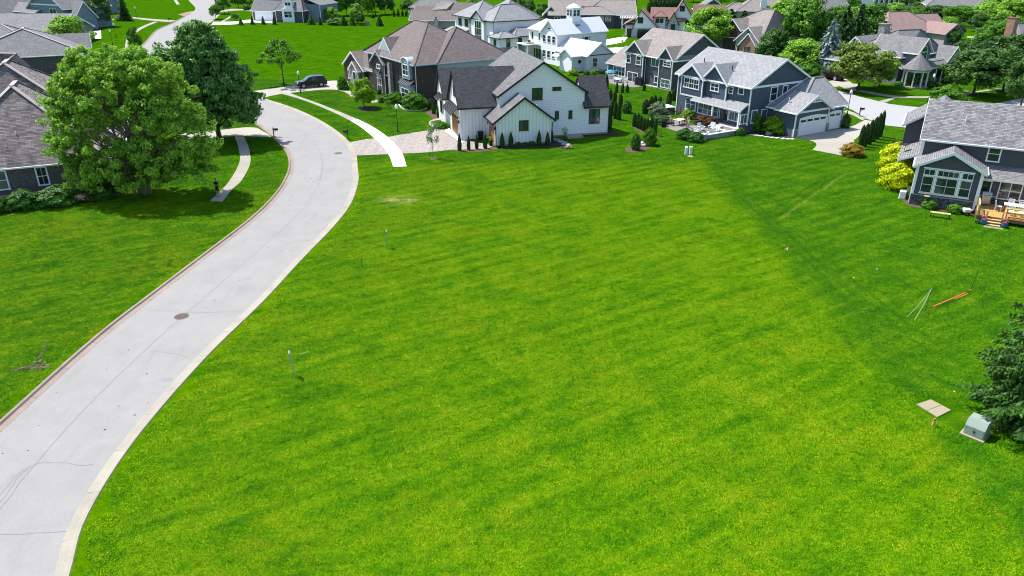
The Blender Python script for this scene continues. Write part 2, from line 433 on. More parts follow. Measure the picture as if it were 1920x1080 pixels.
M['white_brick'] = m_lap("painted white brick", (0.70, 0.71, 0.73), 0.09, 0.03) if True else m_brick("painted white brick", (0.70, 0.71, 0.72), (0.68, 0.69, 0.71), (0.60, 0.61, 0.63), 0.3, 0.09, 0.008, 0.7)
M['black'] = m_plain("black trim", (0.018, 0.018, 0.02), 0.45, 0.1)
M['dark_metal'] = m_plain("dark metal", (0.03, 0.03, 0.033), 0.4, 0.1)
M['charcoal_lap'] = m_lap("charcoal lap siding", (0.070, 0.074, 0.084), 0.17)
M['charcoal_bb'] = m_batten("charcoal batten siding", (0.070, 0.074, 0.084), 0.42)
M['navy_lap'] = m_lap("slate blue lap siding", (0.060, 0.082, 0.115), 0.17)
M['navy_bb'] = m_batten("slate blue batten siding", (0.060, 0.082, 0.115), 0.42)
M['blue_lap'] = m_lap("grey blue lap siding", (0.15, 0.20, 0.25), 0.17)
M['grey_lap'] = m_lap("grey lap siding", (0.16, 0.17, 0.18), 0.17)
M['teal'] = m_lap("pale blue siding", (0.30, 0.38, 0.41), 0.17)
M['sage'] = m_lap("grey green siding", (0.25, 0.29, 0.27), 0.17)
M['tan'] = m_lap("tan siding", (0.34, 0.31, 0.27), 0.17)
M['brown_lap'] = m_lap("dark taupe siding", (0.095, 0.085, 0.082), 0.15)
M['brick_dark'] = m_brick("dark brown brick", (0.040, 0.030, 0.027), (0.065, 0.045, 0.038), (0.075, 0.066, 0.06), 0.24, 0.085)
M['brick_red'] = m_brick("red brick", (0.27, 0.115, 0.075), (0.34, 0.15, 0.10), (0.36, 0.3, 0.26), 0.24, 0.085)
M['brick_taupe'] = m_brick("taupe brick", (0.115, 0.10, 0.098), (0.085, 0.075, 0.076), (0.13, 0.12, 0.115), 0.3, 0.09)
M['stone'] = m_stone("grey field stone", [(0.16, 0.16, 0.165), (0.28, 0.27, 0.26), (0.40, 0.39, 0.37), (0.22, 0.22, 0.23)])
M['stone_dark'] = m_stone("dark ledge stone", [(0.05, 0.055, 0.065), (0.10, 0.105, 0.115), (0.15, 0.15, 0.16), (0.07, 0.075, 0.085)], 2.4, (0.06, 0.06, 0.065))
M['stone_pale'] = m_stone("pale limestone", [(0.50, 0.49, 0.46), (0.40, 0.39, 0.37), (0.58, 0.57, 0.54), (0.33, 0.33, 0.32)])
M['roof_black'] = m_shingle("charcoal shingles", (0.057, 0.057, 0.064), (0.098, 0.098, 0.107))
M['roof_grey'] = m_shingle("grey shingles", (0.165, 0.163, 0.166), (0.258, 0.254, 0.255))
M['roof_mid'] = m_shingle("mid grey shingles", (0.125, 0.124, 0.128), (0.205, 0.203, 0.206))
M['roof_lgrey'] = m_shingle("light grey shingles", (0.250, 0.253, 0.263), (0.328, 0.328, 0.338))
M['roof_blotch'] = m_shingle("blotchy grey shingles", (0.125, 0.123, 0.130), (0.270, 0.262, 0.268), 0.10, 0.34)
M['roof_tan'] = m_shingle("weathered tan shingles", (0.234, 0.206, 0.190), (0.330, 0.294, 0.270))
M['roof_brown'] = m_shingle("brown shingles", (0.149, 0.121, 0.115), (0.207, 0.170, 0.159))
M['roof_taupe'] = m_shingle("taupe wavy shingles", (0.135, 0.110, 0.108), (0.315, 0.272, 0.262), 0.11, 0.55, 1.0, 0.65)
M['roof_red'] = m_shingle("red brown shingles", (0.230, 0.127, 0.109), (0.299, 0.172, 0.149))
M['roof_pink'] = m_shingle("faded red shingles", (0.290, 0.190, 0.175), (0.340, 0.230, 0.215))
M['ridge'] = m_plain("pale ridge shingles", (0.36, 0.325, 0.31), 0.9, 0.15, 6)
M['ridge_grey'] = m_plain("pale grey ridge shingles", (0.33, 0.32, 0.315), 0.9, 0.15, 6)
M['metal_roof'] = m_plain("white metal roof", (0.60, 0.62, 0.65), 0.45, 0.02)
M['seam'] = m_plain("standing seam steel", (0.30, 0.30, 0.32), 0.35, 0.1, metal=0.4)
M['glass'] = m_glass("dark window glass")
M['glass_blue'] = m_glass("window glass with blinds", (0.05, 0.075, 0.09), 0.08)
M['garage_white'] = m_plain("white garage door", (0.74, 0.75, 0.76), 0.5, 0.03)
M['wood'] = m_plain("stained wood door", (0.30, 0.135, 0.05), 0.5, 0.3, 5)
M['deck'] = m_plain("golden deck wood", (0.46, 0.27, 0.085), 0.6, 0.18, 6)
M['deck_light'] = m_plain("pale deck rail wood", (0.58, 0.42, 0.17), 0.6, 0.15, 6)  # paler wood tone for rails, steps and bench boards
M['bark'] = m_mulch("tree bark", (0.085, 0.066, 0.052))
M['bark_birch'] = m_mulch("peeling pale bark", (0.22, 0.17, 0.14))
M['leaf_birch'] = m_leaf("bright birch leaves", (0.040, 0.130, 0.006), (0.380, 0.640, 0.070), 0.42)
M['leaf_mid'] = m_leaf("mid green leaves", (0.022, 0.080, 0.006), (0.115, 0.290, 0.016))
M['leaf_dark'] = m_leaf("dark maple leaves", (0.016, 0.064, 0.012), (0.170, 0.360, 0.075), 0.25, 0.38)
M['leaf_deep'] = m_leaf("deep green leaves", (0.013, 0.044, 0.009), (0.074, 0.175, 0.026), 0.15)
M['leaf_lime'] = m_leaf("lime leaves", (0.080, 0.180, 0.006), (0.250, 0.450, 0.012))
M['leaf_olive'] = m_leaf("olive leaves", (0.050, 0.100, 0.010), (0.200, 0.260, 0.040))
M['leaf_yellow'] = m_leaf("golden leaves", (0.380, 0.430, 0.004), (0.720, 0.780, 0.010), 0.3)
M['leaf_red'] = m_leaf("wine red leaves", (0.060, 0.018, 0.014), (0.170, 0.070, 0.050))
M['leaf_rust'] = m_leaf("orange and green leaves", (0.12, 0.13, 0.01), (0.42, 0.25, 0.03))
M['leaf_pale'] = m_leaf("pale grey green leaves", (0.080, 0.140, 0.060), (0.240, 0.310, 0.170))
M['needle'] = m_leaf("dark green needles", (0.006, 0.026, 0.008), (0.044, 0.120, 0.020), 0.12)
M['needle_fg'] = m_leaf("fresh green needles", (0.008, 0.032, 0.008), (0.062, 0.165, 0.018), 0.12)
M['needle_blue'] = m_leaf("silver blue needles", (0.070, 0.125, 0.115), (0.330, 0.430, 0.400), 0.12)
M['arb'] = m_leaf("arborvitae sprays", (0.008, 0.032, 0.008), (0.048, 0.115, 0.018), 0.12)
M['box'] = m_leaf("boxwood leaves", (0.014, 0.060, 0.008), (0.070, 0.200, 0.024), 0.15)

# ---------------------------------------------------------------- ground
g = MB(); g.add([(-1500, -300, 0), (1500, -300, 0), (1500, 2200, 0), (-1500, 2200, 0)], [(0, 1, 2, 3)])
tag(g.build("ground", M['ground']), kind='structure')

PAVED = []
def strip(name, A, B, z, mat, parent=None):
    """flat sheet between two polylines of equal length"""
    n = len(A); vs = [(a[0], a[1], z) for a in A] + [(b[0], b[1], z) for b in B]
    m = MB(); m.add(vs, [(i, i + 1, n + i + 1, n + i) for i in range(n - 1)])
    m.f = [f if _up(m.v, f) else f[::-1] for f in m.f]
    return m.build(name, mat, parent)
def _up(v, f):
    a, b, c = (Vector(v[i]) for i in f[:3]); return (b - a).cross(c - a).z > 0

def sheet(name, pts, z, mat, parent=None, kind='structure', smooth_step=None):
    if smooth_step: pts = [tuple(q) for q in catmull(list(pts) + [pts[0]], smooth_step)[:-1]]
    PAVED.append(np.array(pts))
    ar = sum(pts[i][0] * pts[(i + 1) % len(pts)][1] - pts[(i + 1) % len(pts)][0] * pts[i][1] for i in range(len(pts)))
    if ar < 0: pts = pts[::-1]
    m = MB(); m.add([(x, y, z) for x, y in pts], [tuple(range(len(pts)))])
    me = m.mesh(name, mat)
    bm = bmesh.new(); bm.from_mesh(me); bmesh.ops.triangulate(bm, faces=bm.faces[:]); bm.to_mesh(me); bm.free()
    o = link(name, me, parent)
    if parent is None: tag(o, kind=kind)
    return o

ROAD_R = [(-9.5, 4), (-13.0, 10), (-16.2, 17), (-17.5, 21.2), (-18.4, 24), (-18.85, 28), (-18.8, 32.5), (-18.3, 38.5), (-17.3, 45.3), (-16.6, 52.2), (-15.7, 60), (-15.45, 66), (-16.1, 73), (-17.1, 77.9), (-18.3, 83.4), (-20.0, 88.6), (-22.8, 94.6), (-26.8, 101.5), (-30.9, 107.4), (-35.1, 112.5), (-39.6, 117.2), (-48.5, 126), (-58.5, 138.5), (-67.5, 154), (-75, 172), (-81.5, 193), (-86.5, 215), (-91.5, 240), (-97.5, 263), (-105, 288), (-122, 332), (-140, 380)]
ROAD_L = [(-17.0, 2), (-20.2, 9), (-22.9, 16), (-24.4, 22), (-25.2, 28), (-25.2, 33), (-24.9, 40.6), (-24.2, 46.5), (-23.3, 53.5), (-22.3, 61.8), (-22.15, 68.5), (-22.7, 74.4), (-23.6, 79), (-25.0, 83.4), (-26.9, 87.6), (-29.6, 92.6), (-33.4, 98.9), (-37.5, 104.4), (-42.5, 110), (-52.5, 120.5), (-64, 136.5), (-74.5, 155.5), (-83.4, 175.6), (-88.5, 190.5), (-93.5, 205), (-97, 217), (-99.6, 231.5), (-101.8, 241), (-104.5, 253), (-108.8, 269.5), (-115.5, 290), (-134, 331), (-152, 378)]
RR = catmull(ROAD_R, 1.0); RL = catmull(ROAD_L, 1.0)
def resample(P, n):
    d = np.concatenate([[0], np.cumsum(np.linalg.norm(np.diff(P, axis=0), axis=1))])
    t = np.linspace(0, d[-1], n); return np.stack([np.interp(t, d, P[:, 0]), np.interp(t, d, P[:, 1])], 1)
nr = 380
A_, B_ = resample(RL, nr), resample(RR, nr)
road = tag(strip("road", A_, B_, 0.012, M['asphalt']), kind='structure')

def kerb_line(P, side, name, mt='kerb'):
    """rolled concrete kerb and gutter laid in 3 m lengths; side=+1: the lawn lies to the right of travel"""
    root = link(name, None); tag(root, kind='structure')
    prof = [(-0.02, 0.0), (0.0, 0.022), (0.34, 0.030), (0.41, 0.125), (0.56, 0.135), (0.58, 0.0)] if side < 0 else [(-0.02, 0.0), (0.0, 0.022), (0.34, 0.028), (0.44, 0.052), (0.57, 0.055), (0.60, 0.0)]
    C = catmull(P, 0.75); i = 0
    while i < len(C) - 5 and C[i][1] < 262:
        seg = C[i:i + 5].copy()
        t = (seg[-1] - seg[-2]); t /= np.linalg.norm(t); seg[-1] = seg[-1] - t * 0.02
        m = MB(); rows = [offset_line(seg, side * o_) for o_, _ in prof]
        n = len(seg); vs = []
        for k, (o_, z) in enumerate(prof): vs += [(q[0], q[1], z) for q in rows[k]]
        fs = []
        for k in range(len(prof) - 1):
            for j in range(n - 1):
                a = (k * n + j, k * n + j + 1, (k + 1) * n + j + 1, (k + 1) * n + j)
                fs.append(a if side < 0 else a[::-1])
        fs.append(tuple(k * n for k in range(len(prof)))); fs.append(tuple(k * n + n - 1 for k in range(len(prof)))[::-1])
        m.add(vs, fs); m.build("kerb_segment", M[mt], root); i += 4
    return root
kerb_line(ROAD_R, +1, "kerb"); kerb_line(ROAD_L, -1, "kerb", 'kerb_shaded')

def ribbon(name, pts, w, z, mat, parent, wob=0.0, seed=0, step=0.5):
    rnd = random.Random(seed); C = catmull(pts, step)
    if wob:
        off = np.array([rnd.uniform(-wob, wob) for _ in C]); C = np.stack([offset_line(C, o_)[i] for i, o_ in enumerate(off)])
    return strip(name, offset_line(C, -w / 2), offset_line(C, w / 2), z, mat, parent)
mid_ = (A_ * 0.52 + B_ * 0.48)
_sel = [tuple(q) for q in mid_[4:150:6]]
ribbon("seam", _sel, 0.030, 0.018, M['crack'], road, 0.03, 1)
for k, pts in enumerate([[(-22.41, 25.82), (-22.23, 27.91), (-19.39, 27.91)], [(-20.92, 23.42), (-19.67, 23.51), (-18.34, 23.58)], [(-23.69, 43.97), (-21.26, 43.58), (-17.80, 43.66)], [(-21.41, 38.53), (-20.11, 38.28), (-18.62, 37.54)],
                         [(-22.07, 25.27), (-22.33, 26.85), (-22.19, 27.76)], [(-18.99, 56.40), (-17.82, 56.05), (-16.55, 57.00)], [(-19.40, 72.98), (-21.00, 81.10), (-24.13, 90.43), (-27.72, 96.76)]]):
    ribbon("crack", pts, 0.022, 0.018, M['crack'], road, 0.07, 10 + k, 0.4)
_rnd = random.Random(5)
m = MB()
for _ in range(70):
    a_ = _rnd.uniform(0.05, 0.95); i = _rnd.randint(22, 110); c = A_[i] * a_ + B_[i] * (1 - a_); r_ = _rnd.uniform(0.015, 0.045)
    m.poly([(c[0] + r_ * math.cos(t) * _rnd.uniform(.6, 1.6), c[1] + r_ * math.sin(t)) for t in (0, 1.1, 2.2, 3.3, 4.4, 5.4)], 0.013, 0.03)
tag(m.build("litter", M['mulch']), "small dark leaf crumbs scattered over the grey road", "litter", kind='stuff')

def slabs(name, left, right, L, mat, z=0.03, gap=0.014, label=None):
    root = link(name, None); tag(root, kind='structure')
    A = catmull(left, 0.25); B = catmull(right, 0.25)
    d = np.linalg.norm(np.diff(A, axis=0), axis=1).sum(); n = max(1, int(round(d / L))); K = 4
    A = resample(A, n * K + 1); B = resample(B, n * K + 1); PAVED.append(np.concatenate([A, B[::-1]]))
    for i in range(n):
        a = A[i * K:(i + 1) * K + 1].copy(); b = B[i * K:(i + 1) * K + 1].copy()
        for q in (a, b):
            t = q[-1] - q[-2]; t /= np.linalg.norm(t) + 1e-9; q[-1] -= t * gap
        m = MB(); m.poly([tuple(q) for q in a] + [tuple(q) for q in b[::-1]], -0.03, z + 0.002 * ((i * 7) % 3)); m.build("slab", mat, root)
    return root
slabs("pavement", [(-12.76, 78.29), (-13.86, 82.80), (-15.28, 87.03), (-17.16, 91.66), (-19.89, 97.52), (-21.95, 101.21)], [(-11.34, 78.40), (-12.43, 83.38), (-13.79, 87.67), (-15.57, 92.08), (-18.32, 97.52), (-21.07, 101.95)], 1.5, M['walk_new'], 0.05)
slabs("pavement", [(-22.04, 101.34), (-25.31, 106.42), (-29.62, 112.54), (-33.33, 117.13), (-37.11, 121.15)], [(-21.17, 102.08), (-24.90, 107.30), (-28.58, 112.34), (-32.34, 117.13), (-35.79, 121.61)], 1.5, M['walk'], 0.05)
slabs("pavement", [(-28.18, 66.68), (-28.35, 71.09), (-28.89, 75.13), (-29.47, 78.29), (-30.17, 81.10), (-31.14, 83.85), (-32.87, 88.31), (-34.37, 91.80)], [(-26.95, 66.40), (-27.32, 70.04), (-27.31, 72.34), (-27.67, 75.13), (-28.28, 78.50), (-28.99, 81.10), (-29.77, 83.38), (-31.04, 86.78), (-33.18, 91.80)], 1.5, M['walk'], 0.05)
# driveway of the brown brick house on the left, running from the road to its garage behind the birch
slabs("driveway", [(-29.40, 91.52), (-31.94, 92.08), (-35.79, 92.08), (-37.49, 90.43), (-38.75, 87.03), (-38.69, 83.38)], [(-33.13, 96.76), (-34.75, 97.06), (-37.69, 95.55), (-40.54, 94.95), (-41.75, 92.08), (-42.35, 88.83)], 3.0, M['drive'], 0.02)
slabs("driveway", [(-39.36, 115.84), (-37.12, 120.01), (-34.34, 122.31), (-30.36, 124.46), (-27.67, 123.26), (-25.09, 118.89)], [(-41.86, 123.02), (-38.81, 125.93), (-35.75, 129.48), (-32.34, 132.41), (-30.20, 133.23), (-28.51, 132.68)], 3.0, M['drive'], 0.02)
slabs("path", [(-25.51, 118.89), (-21.69, 113.76), (-19.68, 113.76), (-18.19, 114.58)], [(-25.27, 120.69), (-22.05, 115.84), (-20.25, 115.84), (-18.56, 117.13)], 1.5, M['walk'], 0.045)
# paver driveway of the white farmhouse
sheet("driveway", [(-19.83, 88.83), (-17.78, 90.70), (-15.80, 91.38), (-13.00, 93.78), (-9.96, 95.85), (-8.45, 96.76), (-5.87, 90.43), (-1.96, 87.28), (-3.42, 85.78), (-6.95, 85.54), (-9.80, 84.33), (-13.68, 83.62), (-17.68, 82.92)], 0.024, M['paver'])
slabs("apron", [(-8.58, 94.95), (-6.02, 88.57)], [(-8.15, 96.45), (-5.48, 90.43)], 4.0, M['walk_new'], 0.05)
slabs("path", [(-8.66, 95.85), (-10.32, 97.37), (-11.06, 99.26), (-10.97, 101.21), (-10.08, 102.55)], [(-8.48, 97.06), (-9.98, 98.31), (-10.67, 99.58), (-10.51, 100.88), (-9.44, 101.88)], 1.6, M['walk'], 0.045)
# driveway of the slate blue house and the street behind
slabs("driveway", [(34.76, 91.80), (35.83, 90.70), (36.58, 89.36), (36.16, 87.54), (34.93, 85.54)], [(42.64, 96.45), (42.68, 94.36), (41.86, 90.43), (39.51, 86.28), (37.41, 82.92)], 3.2, M['drive'], 0.02)
slabs("driveway", [(42.19, 95.85), (44.87, 97.99), (47.93, 101.54)], [(41.93, 90.43), (45.23, 95.25), (49.08, 100.23)], 3.2, M['drive'], 0.025)
sheet("street", [(52.73, 125.44), (53.59, 122.55), (54.18, 118.44), (55.35, 115.42), (56.30, 112.54), (58.09, 110.95), (60.83, 109.40), (64.68, 108.64), (70.09, 111.34), (77.44, 116.27), (87.59, 119.78), (92.17, 114.58), (79.83, 108.26), (70.02, 101.21), (59.97, 93.78), (52.16, 90.43), (51.22, 97.06), (49.21, 98.31), (48.51, 102.39), (48.97, 107.89), (48.75, 112.14), (49.35, 118.89)], 0.008, M['street2'])
slabs("pavement", [(54.66, 125.44), (56.37, 121.61), (58.81, 118.00), (61.88, 117.13), (66.00, 117.13)], [(55.53, 126.93), (57.32, 123.02), (59.76, 119.33), (62.68, 118.44), (66.68, 118.44)], 2.0, M['walk'], 0.045)
slabs("path", [(55.63, 114.58), (57.69, 116.27), (60.01, 118.44)], [(56.04, 113.35), (58.31, 115.84), (60.31, 118.00)], 1.8, M['walk'], 0.05)
slabs("pavement", [(69.02, 118.44), (72.81, 120.46), (76.82, 123.02), (81.61, 124.95)], [(69.73, 119.78), (73.58, 121.85), (77.51, 124.22), (82.50, 126.43)], 2.0, M['walk'], 0.045)
slabs("path", [(72.59, 124.46), (72.85, 121.15)], [(73.34, 125.19), (73.62, 121.61)], 1.8, M['walk'], 0.05)
slabs("pavement", [(47.15, 106.78), (47.47, 104.28), (47.43, 101.21)], [(48.05, 107.89), (48.36, 105.70), (48.29, 102.22)], 1.8, M['walk'], 0.045)
slabs("driveway", [(54.80, 128.45), (55.01, 123.50)], [(54.16, 132.68), (59.01, 129.48)], 3.0, M['drive'], 0.02)
slabs("driveway", [(53.11, 126.43), (53.09, 131.07)], [(57.92, 129.48), (58.99, 135.46)], 3.0, M['drive'], 0.026)
# far left: pavements and walks by the curve of the road
slabs("pavement", [(-77.45, 153.99), (-93.41, 188.93), (-98.81, 202.51), (-104.51, 220.89), (-107.95, 237.73)], [(-76.60, 153.99), (-92.02, 187.88), (-97.71, 202.51), (-103.16, 220.89), (-106.50, 237.73)], 2.0, M['walk'], 0.05)
slabs("path", [(-119.85, 248.88), (-111.07, 241.90), (-102.13, 236.10)], [(-122.13, 253.81), (-113.03, 247.10), (-102.90, 241.90)], 2.5, M['walk'], 0.045)
slabs("path", [(-125.61, 237.73), (-122.68, 243.61)], [(-127.30, 241.06), (-124.36, 247.10)], 2.0, M['walk'], 0.045)
slabs("driveway", [(-103.91, 194.37), (-113.19, 212.64)], [(-102.62, 195.50), (-111.98, 213.97)], 3.0, M['walk_new'], 0.02)
slabs("pavement", [(-139.17, 328.60), (-128.75, 305.73)], [(-137.85, 328.60), (-127.52, 305.73)], 2.5, M['walk'], 0.045)
slabs("driveway", [(-87.41, 229.01), (-81.11, 230.55), (-77.55, 236.10), (-69.30, 232.90)], [(-89.95, 237.73), (-83.81, 238.55), (-80.85, 244.47), (-72.36, 240.22)], 3.5, M['walk_new'], 0.02)
slabs("pavement", [(-87.61, 236.10), (-89.66, 247.99), (-91.79, 259.13)], [(-86.49, 236.10), (-88.66, 247.99), (-90.74, 259.13)], 2.5, M['walk'], 0.045)
slabs("driveway", [(-99.94, 271.28), (-95.52, 278.89), (-88.94, 273.42)], [(-101.93, 281.14), (-98.95, 286.92), (-91.72, 282.28)], 3.5, M['walk'], 0.02)
slabs("driveway", [(16.91, 178.87), (21.04, 180.80), (26.95, 187.88)], [(22.43, 191.07), (25.32, 195.50), (29.71, 200.12)], 4.0, M['walk_new'], 0.02)
slabs("driveway", [(15.53, 174.22), (18.48, 168.07), (23.91, 169.78)], [(17.33, 180.80), (21.10, 176.98), (26.95, 178.87)], 4.0, M['walk_new'], 0.026)
slabs("driveway", [(114.32, 251.60), (120.41, 259.13), (125.20, 265.07)], [(113.69, 247.10), (120.25, 255.31), (126.24, 263.07)], 3.5, M['walk'], 0.02)
slabs("path", [(124.72, 226.00), (130.54, 216.69)], [(126.31, 229.01), (132.96, 220.89)], 2.5, M['walk'], 0.045)
slabs("path", [(114.49, 197.21), (116.37, 194.37)], [(116.37, 200.12), (118.58, 197.78)], 2.0, M['walk'], 0.045)
# planting beds
for nm, pts, mt in (("mulch_bed", [(-7.01, 85.54), (-6.03, 84.69), (-3.39, 84.81), (-1.25, 86.28), (-1.90, 87.54), (-3.77, 86.78)], 'mulch'),
                    ("mulch_bed", [(-1.95, 87.03), (-1.24, 85.78), (1.56, 86.03), (4.65, 86.78), (6.34, 85.78), (6.84, 87.54), (5.87, 90.43), (4.76, 89.09)], 'mulch_dark'),
                    ("mulch_bed", [(5.16, 89.36), (6.95, 90.97), (9.94, 92.08), (13.33, 92.64), (13.72, 94.07), (11.99, 94.95), (7.97, 92.36)], 'mulch_dark'),
                    ("mulch_bed", [(-12.36, 106.78), (-11.78, 107.89), (-9.13, 102.55), (-9.10, 101.21), (-10.53, 101.88)], 'mulch'),
                    ("mulch_bed", [(-16.01, 112.14), (-13.61, 113.35), (-11.93, 109.40), (-12.97, 107.52), (-14.97, 108.26), (-15.99, 110.17)], 'mulch_dark'),
                    ("mulch_bed", [(-22.69, 110.56), (-21.85, 111.54), (-20.20, 110.17), (-19.17, 108.64), (-20.53, 107.15), (-22.11, 108.26)], 'mulch_dark'),
                    ("mulch_bed", [(-9.30, 81.77), (-8.89, 82.46), (-8.22, 81.77), (-8.76, 81.10)], 'mulch'),
                    ("mulch_bed", [(13.25, 86.28), (14.57, 87.54), (16.45, 89.36), (17.11, 88.31), (15.63, 85.54), (14.09, 84.33), (13.24, 84.81)], 'mulch'),
                    ("mulch_bed", [(15.63, 97.99), (16.22, 98.62), (18.06, 93.78), (18.42, 92.08), (17.58, 91.80), (16.31, 94.66)], 'mulch'),
                    ("mulch_bed", [(29.27, 92.92), (30.65, 92.64), (34.64, 91.25), (35.64, 94.36), (32.89, 95.55), (30.06, 95.25)], 'mulch_dark'),
                    ("mulch_bed", [(-47.33, 65.88), (-46.80, 67.46), (-44.35, 69.11), (-40.95, 70.82), (-39.01, 66.98), (-40.59, 66.19), (-42.95, 65.12), (-44.19, 63.92), (-45.66, 63.20)], 'mulch_dark'),
                    ("mulch_bed", [(36.94, 68.44), (36.43, 65.27), (38.50, 64.07), (40.21, 62.62), (41.84, 64.37), (38.35, 69.78)], 'mulch'),
                    ("soil_patch", [(-110.83, 263.07), (-111.30, 272.35), (-110.72, 275.58), (-106.55, 262.07), (-106.55, 257.21)], 'soil')):
    sheet(nm, pts, 0.010, M[mt], smooth_step=0.6)

# ---------------------------------------------------------------- short grass blades over the nearer lawns (uncountable, one object)
def near_poly(Q, poly, r):
    """which points lie inside a polygon or closer than r to its edge"""
    a = poly; b = np.roll(poly, -1, 0); x, y = Q[:, 0][:, None], Q[:, 1][:, None]
    cr = ((a[:, 1] > y) != (b[:, 1] > y)) & (x < (b[:, 0] - a[:, 0]) * (y - a[:, 1]) / (b[:, 1] - a[:, 1] + 1e-12) + a[:, 0])
    ins = cr.sum(1) % 2 == 1; d = b - a; L2 = (d ** 2).sum(1) + 1e-9
    t = np.clip(((x - a[:, 0]) * d[:, 0] + (y - a[:, 1]) * d[:, 1]) / L2, 0, 1)
    return ins | (np.hypot(x - a[:, 0] - t * d[:, 0], y - a[:, 1] - t * d[:, 1]).min(1) < r)

def grass():
    rs = np.random.RandomState(11); rad = 1.0; n = 1500
    th = rs.uniform(0, 2 * np.pi, n); rr = rad * np.sqrt(rs.uniform(0, 1, n)); P = np.stack([rr * np.cos(th), rr * np.sin(th)], 1)
    th = rs.uniform(0, 2 * np.pi, n); h = rs.uniform(.03, .075, n); ln = rs.uniform(.05, .12, n); w = rs.uniform(.010, .022, n)
    d = np.stack([np.cos(th), np.sin(th)], 1); nrm = np.stack([-d[:, 1], d[:, 0]], 1)
    V = np.zeros((n, 3, 3)); V[:, 0, :2] = P + nrm * w[:, None]; V[:, 1, :2] = P - nrm * w[:, None]; V[:, 2, :2] = P + d * ln[:, None]; V[:, 2, 2] = h
    V[:, :2, 2] = .002
    me = bpy.data.meshes.new("grass_patch"); me.vertices.add(3 * n); me.vertices.foreach_set("co", V.astype(np.float32).ravel())
    me.loops.add(3 * n); me.loops.foreach_set("vertex_index", np.arange(3 * n, dtype=np.int32)); me.polygons.add(n); me.polygons.foreach_set("loop_start", np.arange(0, 3 * n, 3, dtype=np.int32)); me.update(calc_edges=True); me.materials.append(M['blades'])
    patch = bpy.data.objects.new("grass_patch", me)
    st = 1.12; xs, ys = np.meshgrid(np.arange(-95, 95, st), np.arange(16, 134, st * .87)); xs = xs + (np.arange(len(xs)) % 2)[:, None] * st / 2
    Q = np.stack([xs.ravel(), ys.ravel()], 1) + rs.uniform(-.12, .12, (xs.size, 2))
    Q = Q[np.abs(Q[:, 0]) < Q[:, 1] * .76 + 4]
    kill = near_poly(Q, np.concatenate([RL, RR[::-1]]), rad + .48)
    for pl in PAVED: kill |= near_poly(Q, pl, rad * .92)
    for pl in (np.array([(21.16, 32.87), (22.14, 33.32), (22.68, 32.33), (21.65, 31.71)]), np.array([(22.16, 30.70), (22.70, 29.87), (23.78, 30.93), (23.49, 31.85)]), np.array([(19.77, 82.80), (20.24, 83.03), (20.47, 82.46), (19.98, 82.11)])): kill |= near_poly(Q, pl, rad * .9)
    Q = Q[~kill]; pm_ = bpy.data.meshes.new("grass"); pm_.from_pydata([(a, b, 0.0) for a, b in Q], [], []); o = bpy.data.objects.new("grass", pm_); COL.objects.link(o)
    ng = bpy.data.node_groups.new("grass_scatter", 'GeometryNodeTree'); ng.interface.new_socket("Geometry", in_out='INPUT', socket_type='NodeSocketGeometry'); ng.interface.new_socket("Geometry", in_out='OUTPUT', socket_type='NodeSocketGeometry')
    gi = ng.nodes.new("NodeGroupInput"); go = ng.nodes.new("NodeGroupOutput"); ip = ng.nodes.new("GeometryNodeInstanceOnPoints"); oi = ng.nodes.new("GeometryNodeObjectInfo"); rv = ng.nodes.new("FunctionNodeRandomValue"); rv.data_type = 'FLOAT_VECTOR'
    rv.inputs[0].default_value = (0, 0, 0); rv.inputs[1].default_value = (0, 0, 6.283); oi.inputs["Object"].default_value = patch
    ng.links.new(gi.outputs[0], ip.inputs["Points"]); ng.links.new(oi.outputs["Geometry"], ip.inputs["Instance"]); ng.links.new(rv.outputs[0], ip.inputs["Rotation"]); ng.links.new(ip.outputs[0], go.inputs[0])
    o.modifiers.new("scatter", 'NODES').node_group = ng
    tag(o, "short bright green grass of the empty lot and the near lawns", "grass", kind='stuff')

# ---------------------------------------------------------------- foliage
def leaves_mesh(name, P, Nrm, size, mat, quad=True, elong=1.6, droop=0.0, seed=0, T=None):
    """one small leaf face per point; Nrm = preferred facing, T = optional leaf axis"""
    rs = np.random.RandomState(seed); n = len(P)
    nn = Nrm + rs.normal(0, 0.45, (n, 3)); nn /= np.linalg.norm(nn, axis=1)[:, None] + 1e-9
    t = rs.normal(0, 1, (n, 3)) if T is None else T + rs.normal(0, 0.25, (n, 3))
    t[:, 2] -= droop
    t -= (t * nn).sum(1)[:, None] * nn; t /= np.linalg.norm(t, axis=1)[:, None] + 1e-9
    b = np.cross(nn, t)
    sz = (np.asarray(size) * rs.uniform(0.65, 1.35, n))[:, None]
    a = t * sz * elong * 0.5; w = b * sz * 0.5
    if quad:
        V = np.stack([P - a, P + w - a * 0.1, P + a, P - w - a * 0.1], 1).reshape(-1, 3); k = 4
    else:
        V = np.stack([P - a * 0.7 + w, P + a, P - a * 0.7 - w], 1).reshape(-1, 3); k = 3
    me = bpy.data.meshes.new(name)
    me.vertices.add(n * k); me.vertices.foreach_set("co", V.astype(np.float32).ravel())
    me.loops.add(n * k); me.loops.foreach_set("vertex_index", np.arange(n * k, dtype=np.int32))
    me.polygons.add(n); me.polygons.foreach_set("loop_start", np.arange(0, n * k, k, dtype=np.int32))
    me.update(calc_edges=True); me.materials.append(mat); me.validate(); return me

def unit(v): return v / (np.linalg.norm(v, axis=-1)[..., None] + 1e-9)

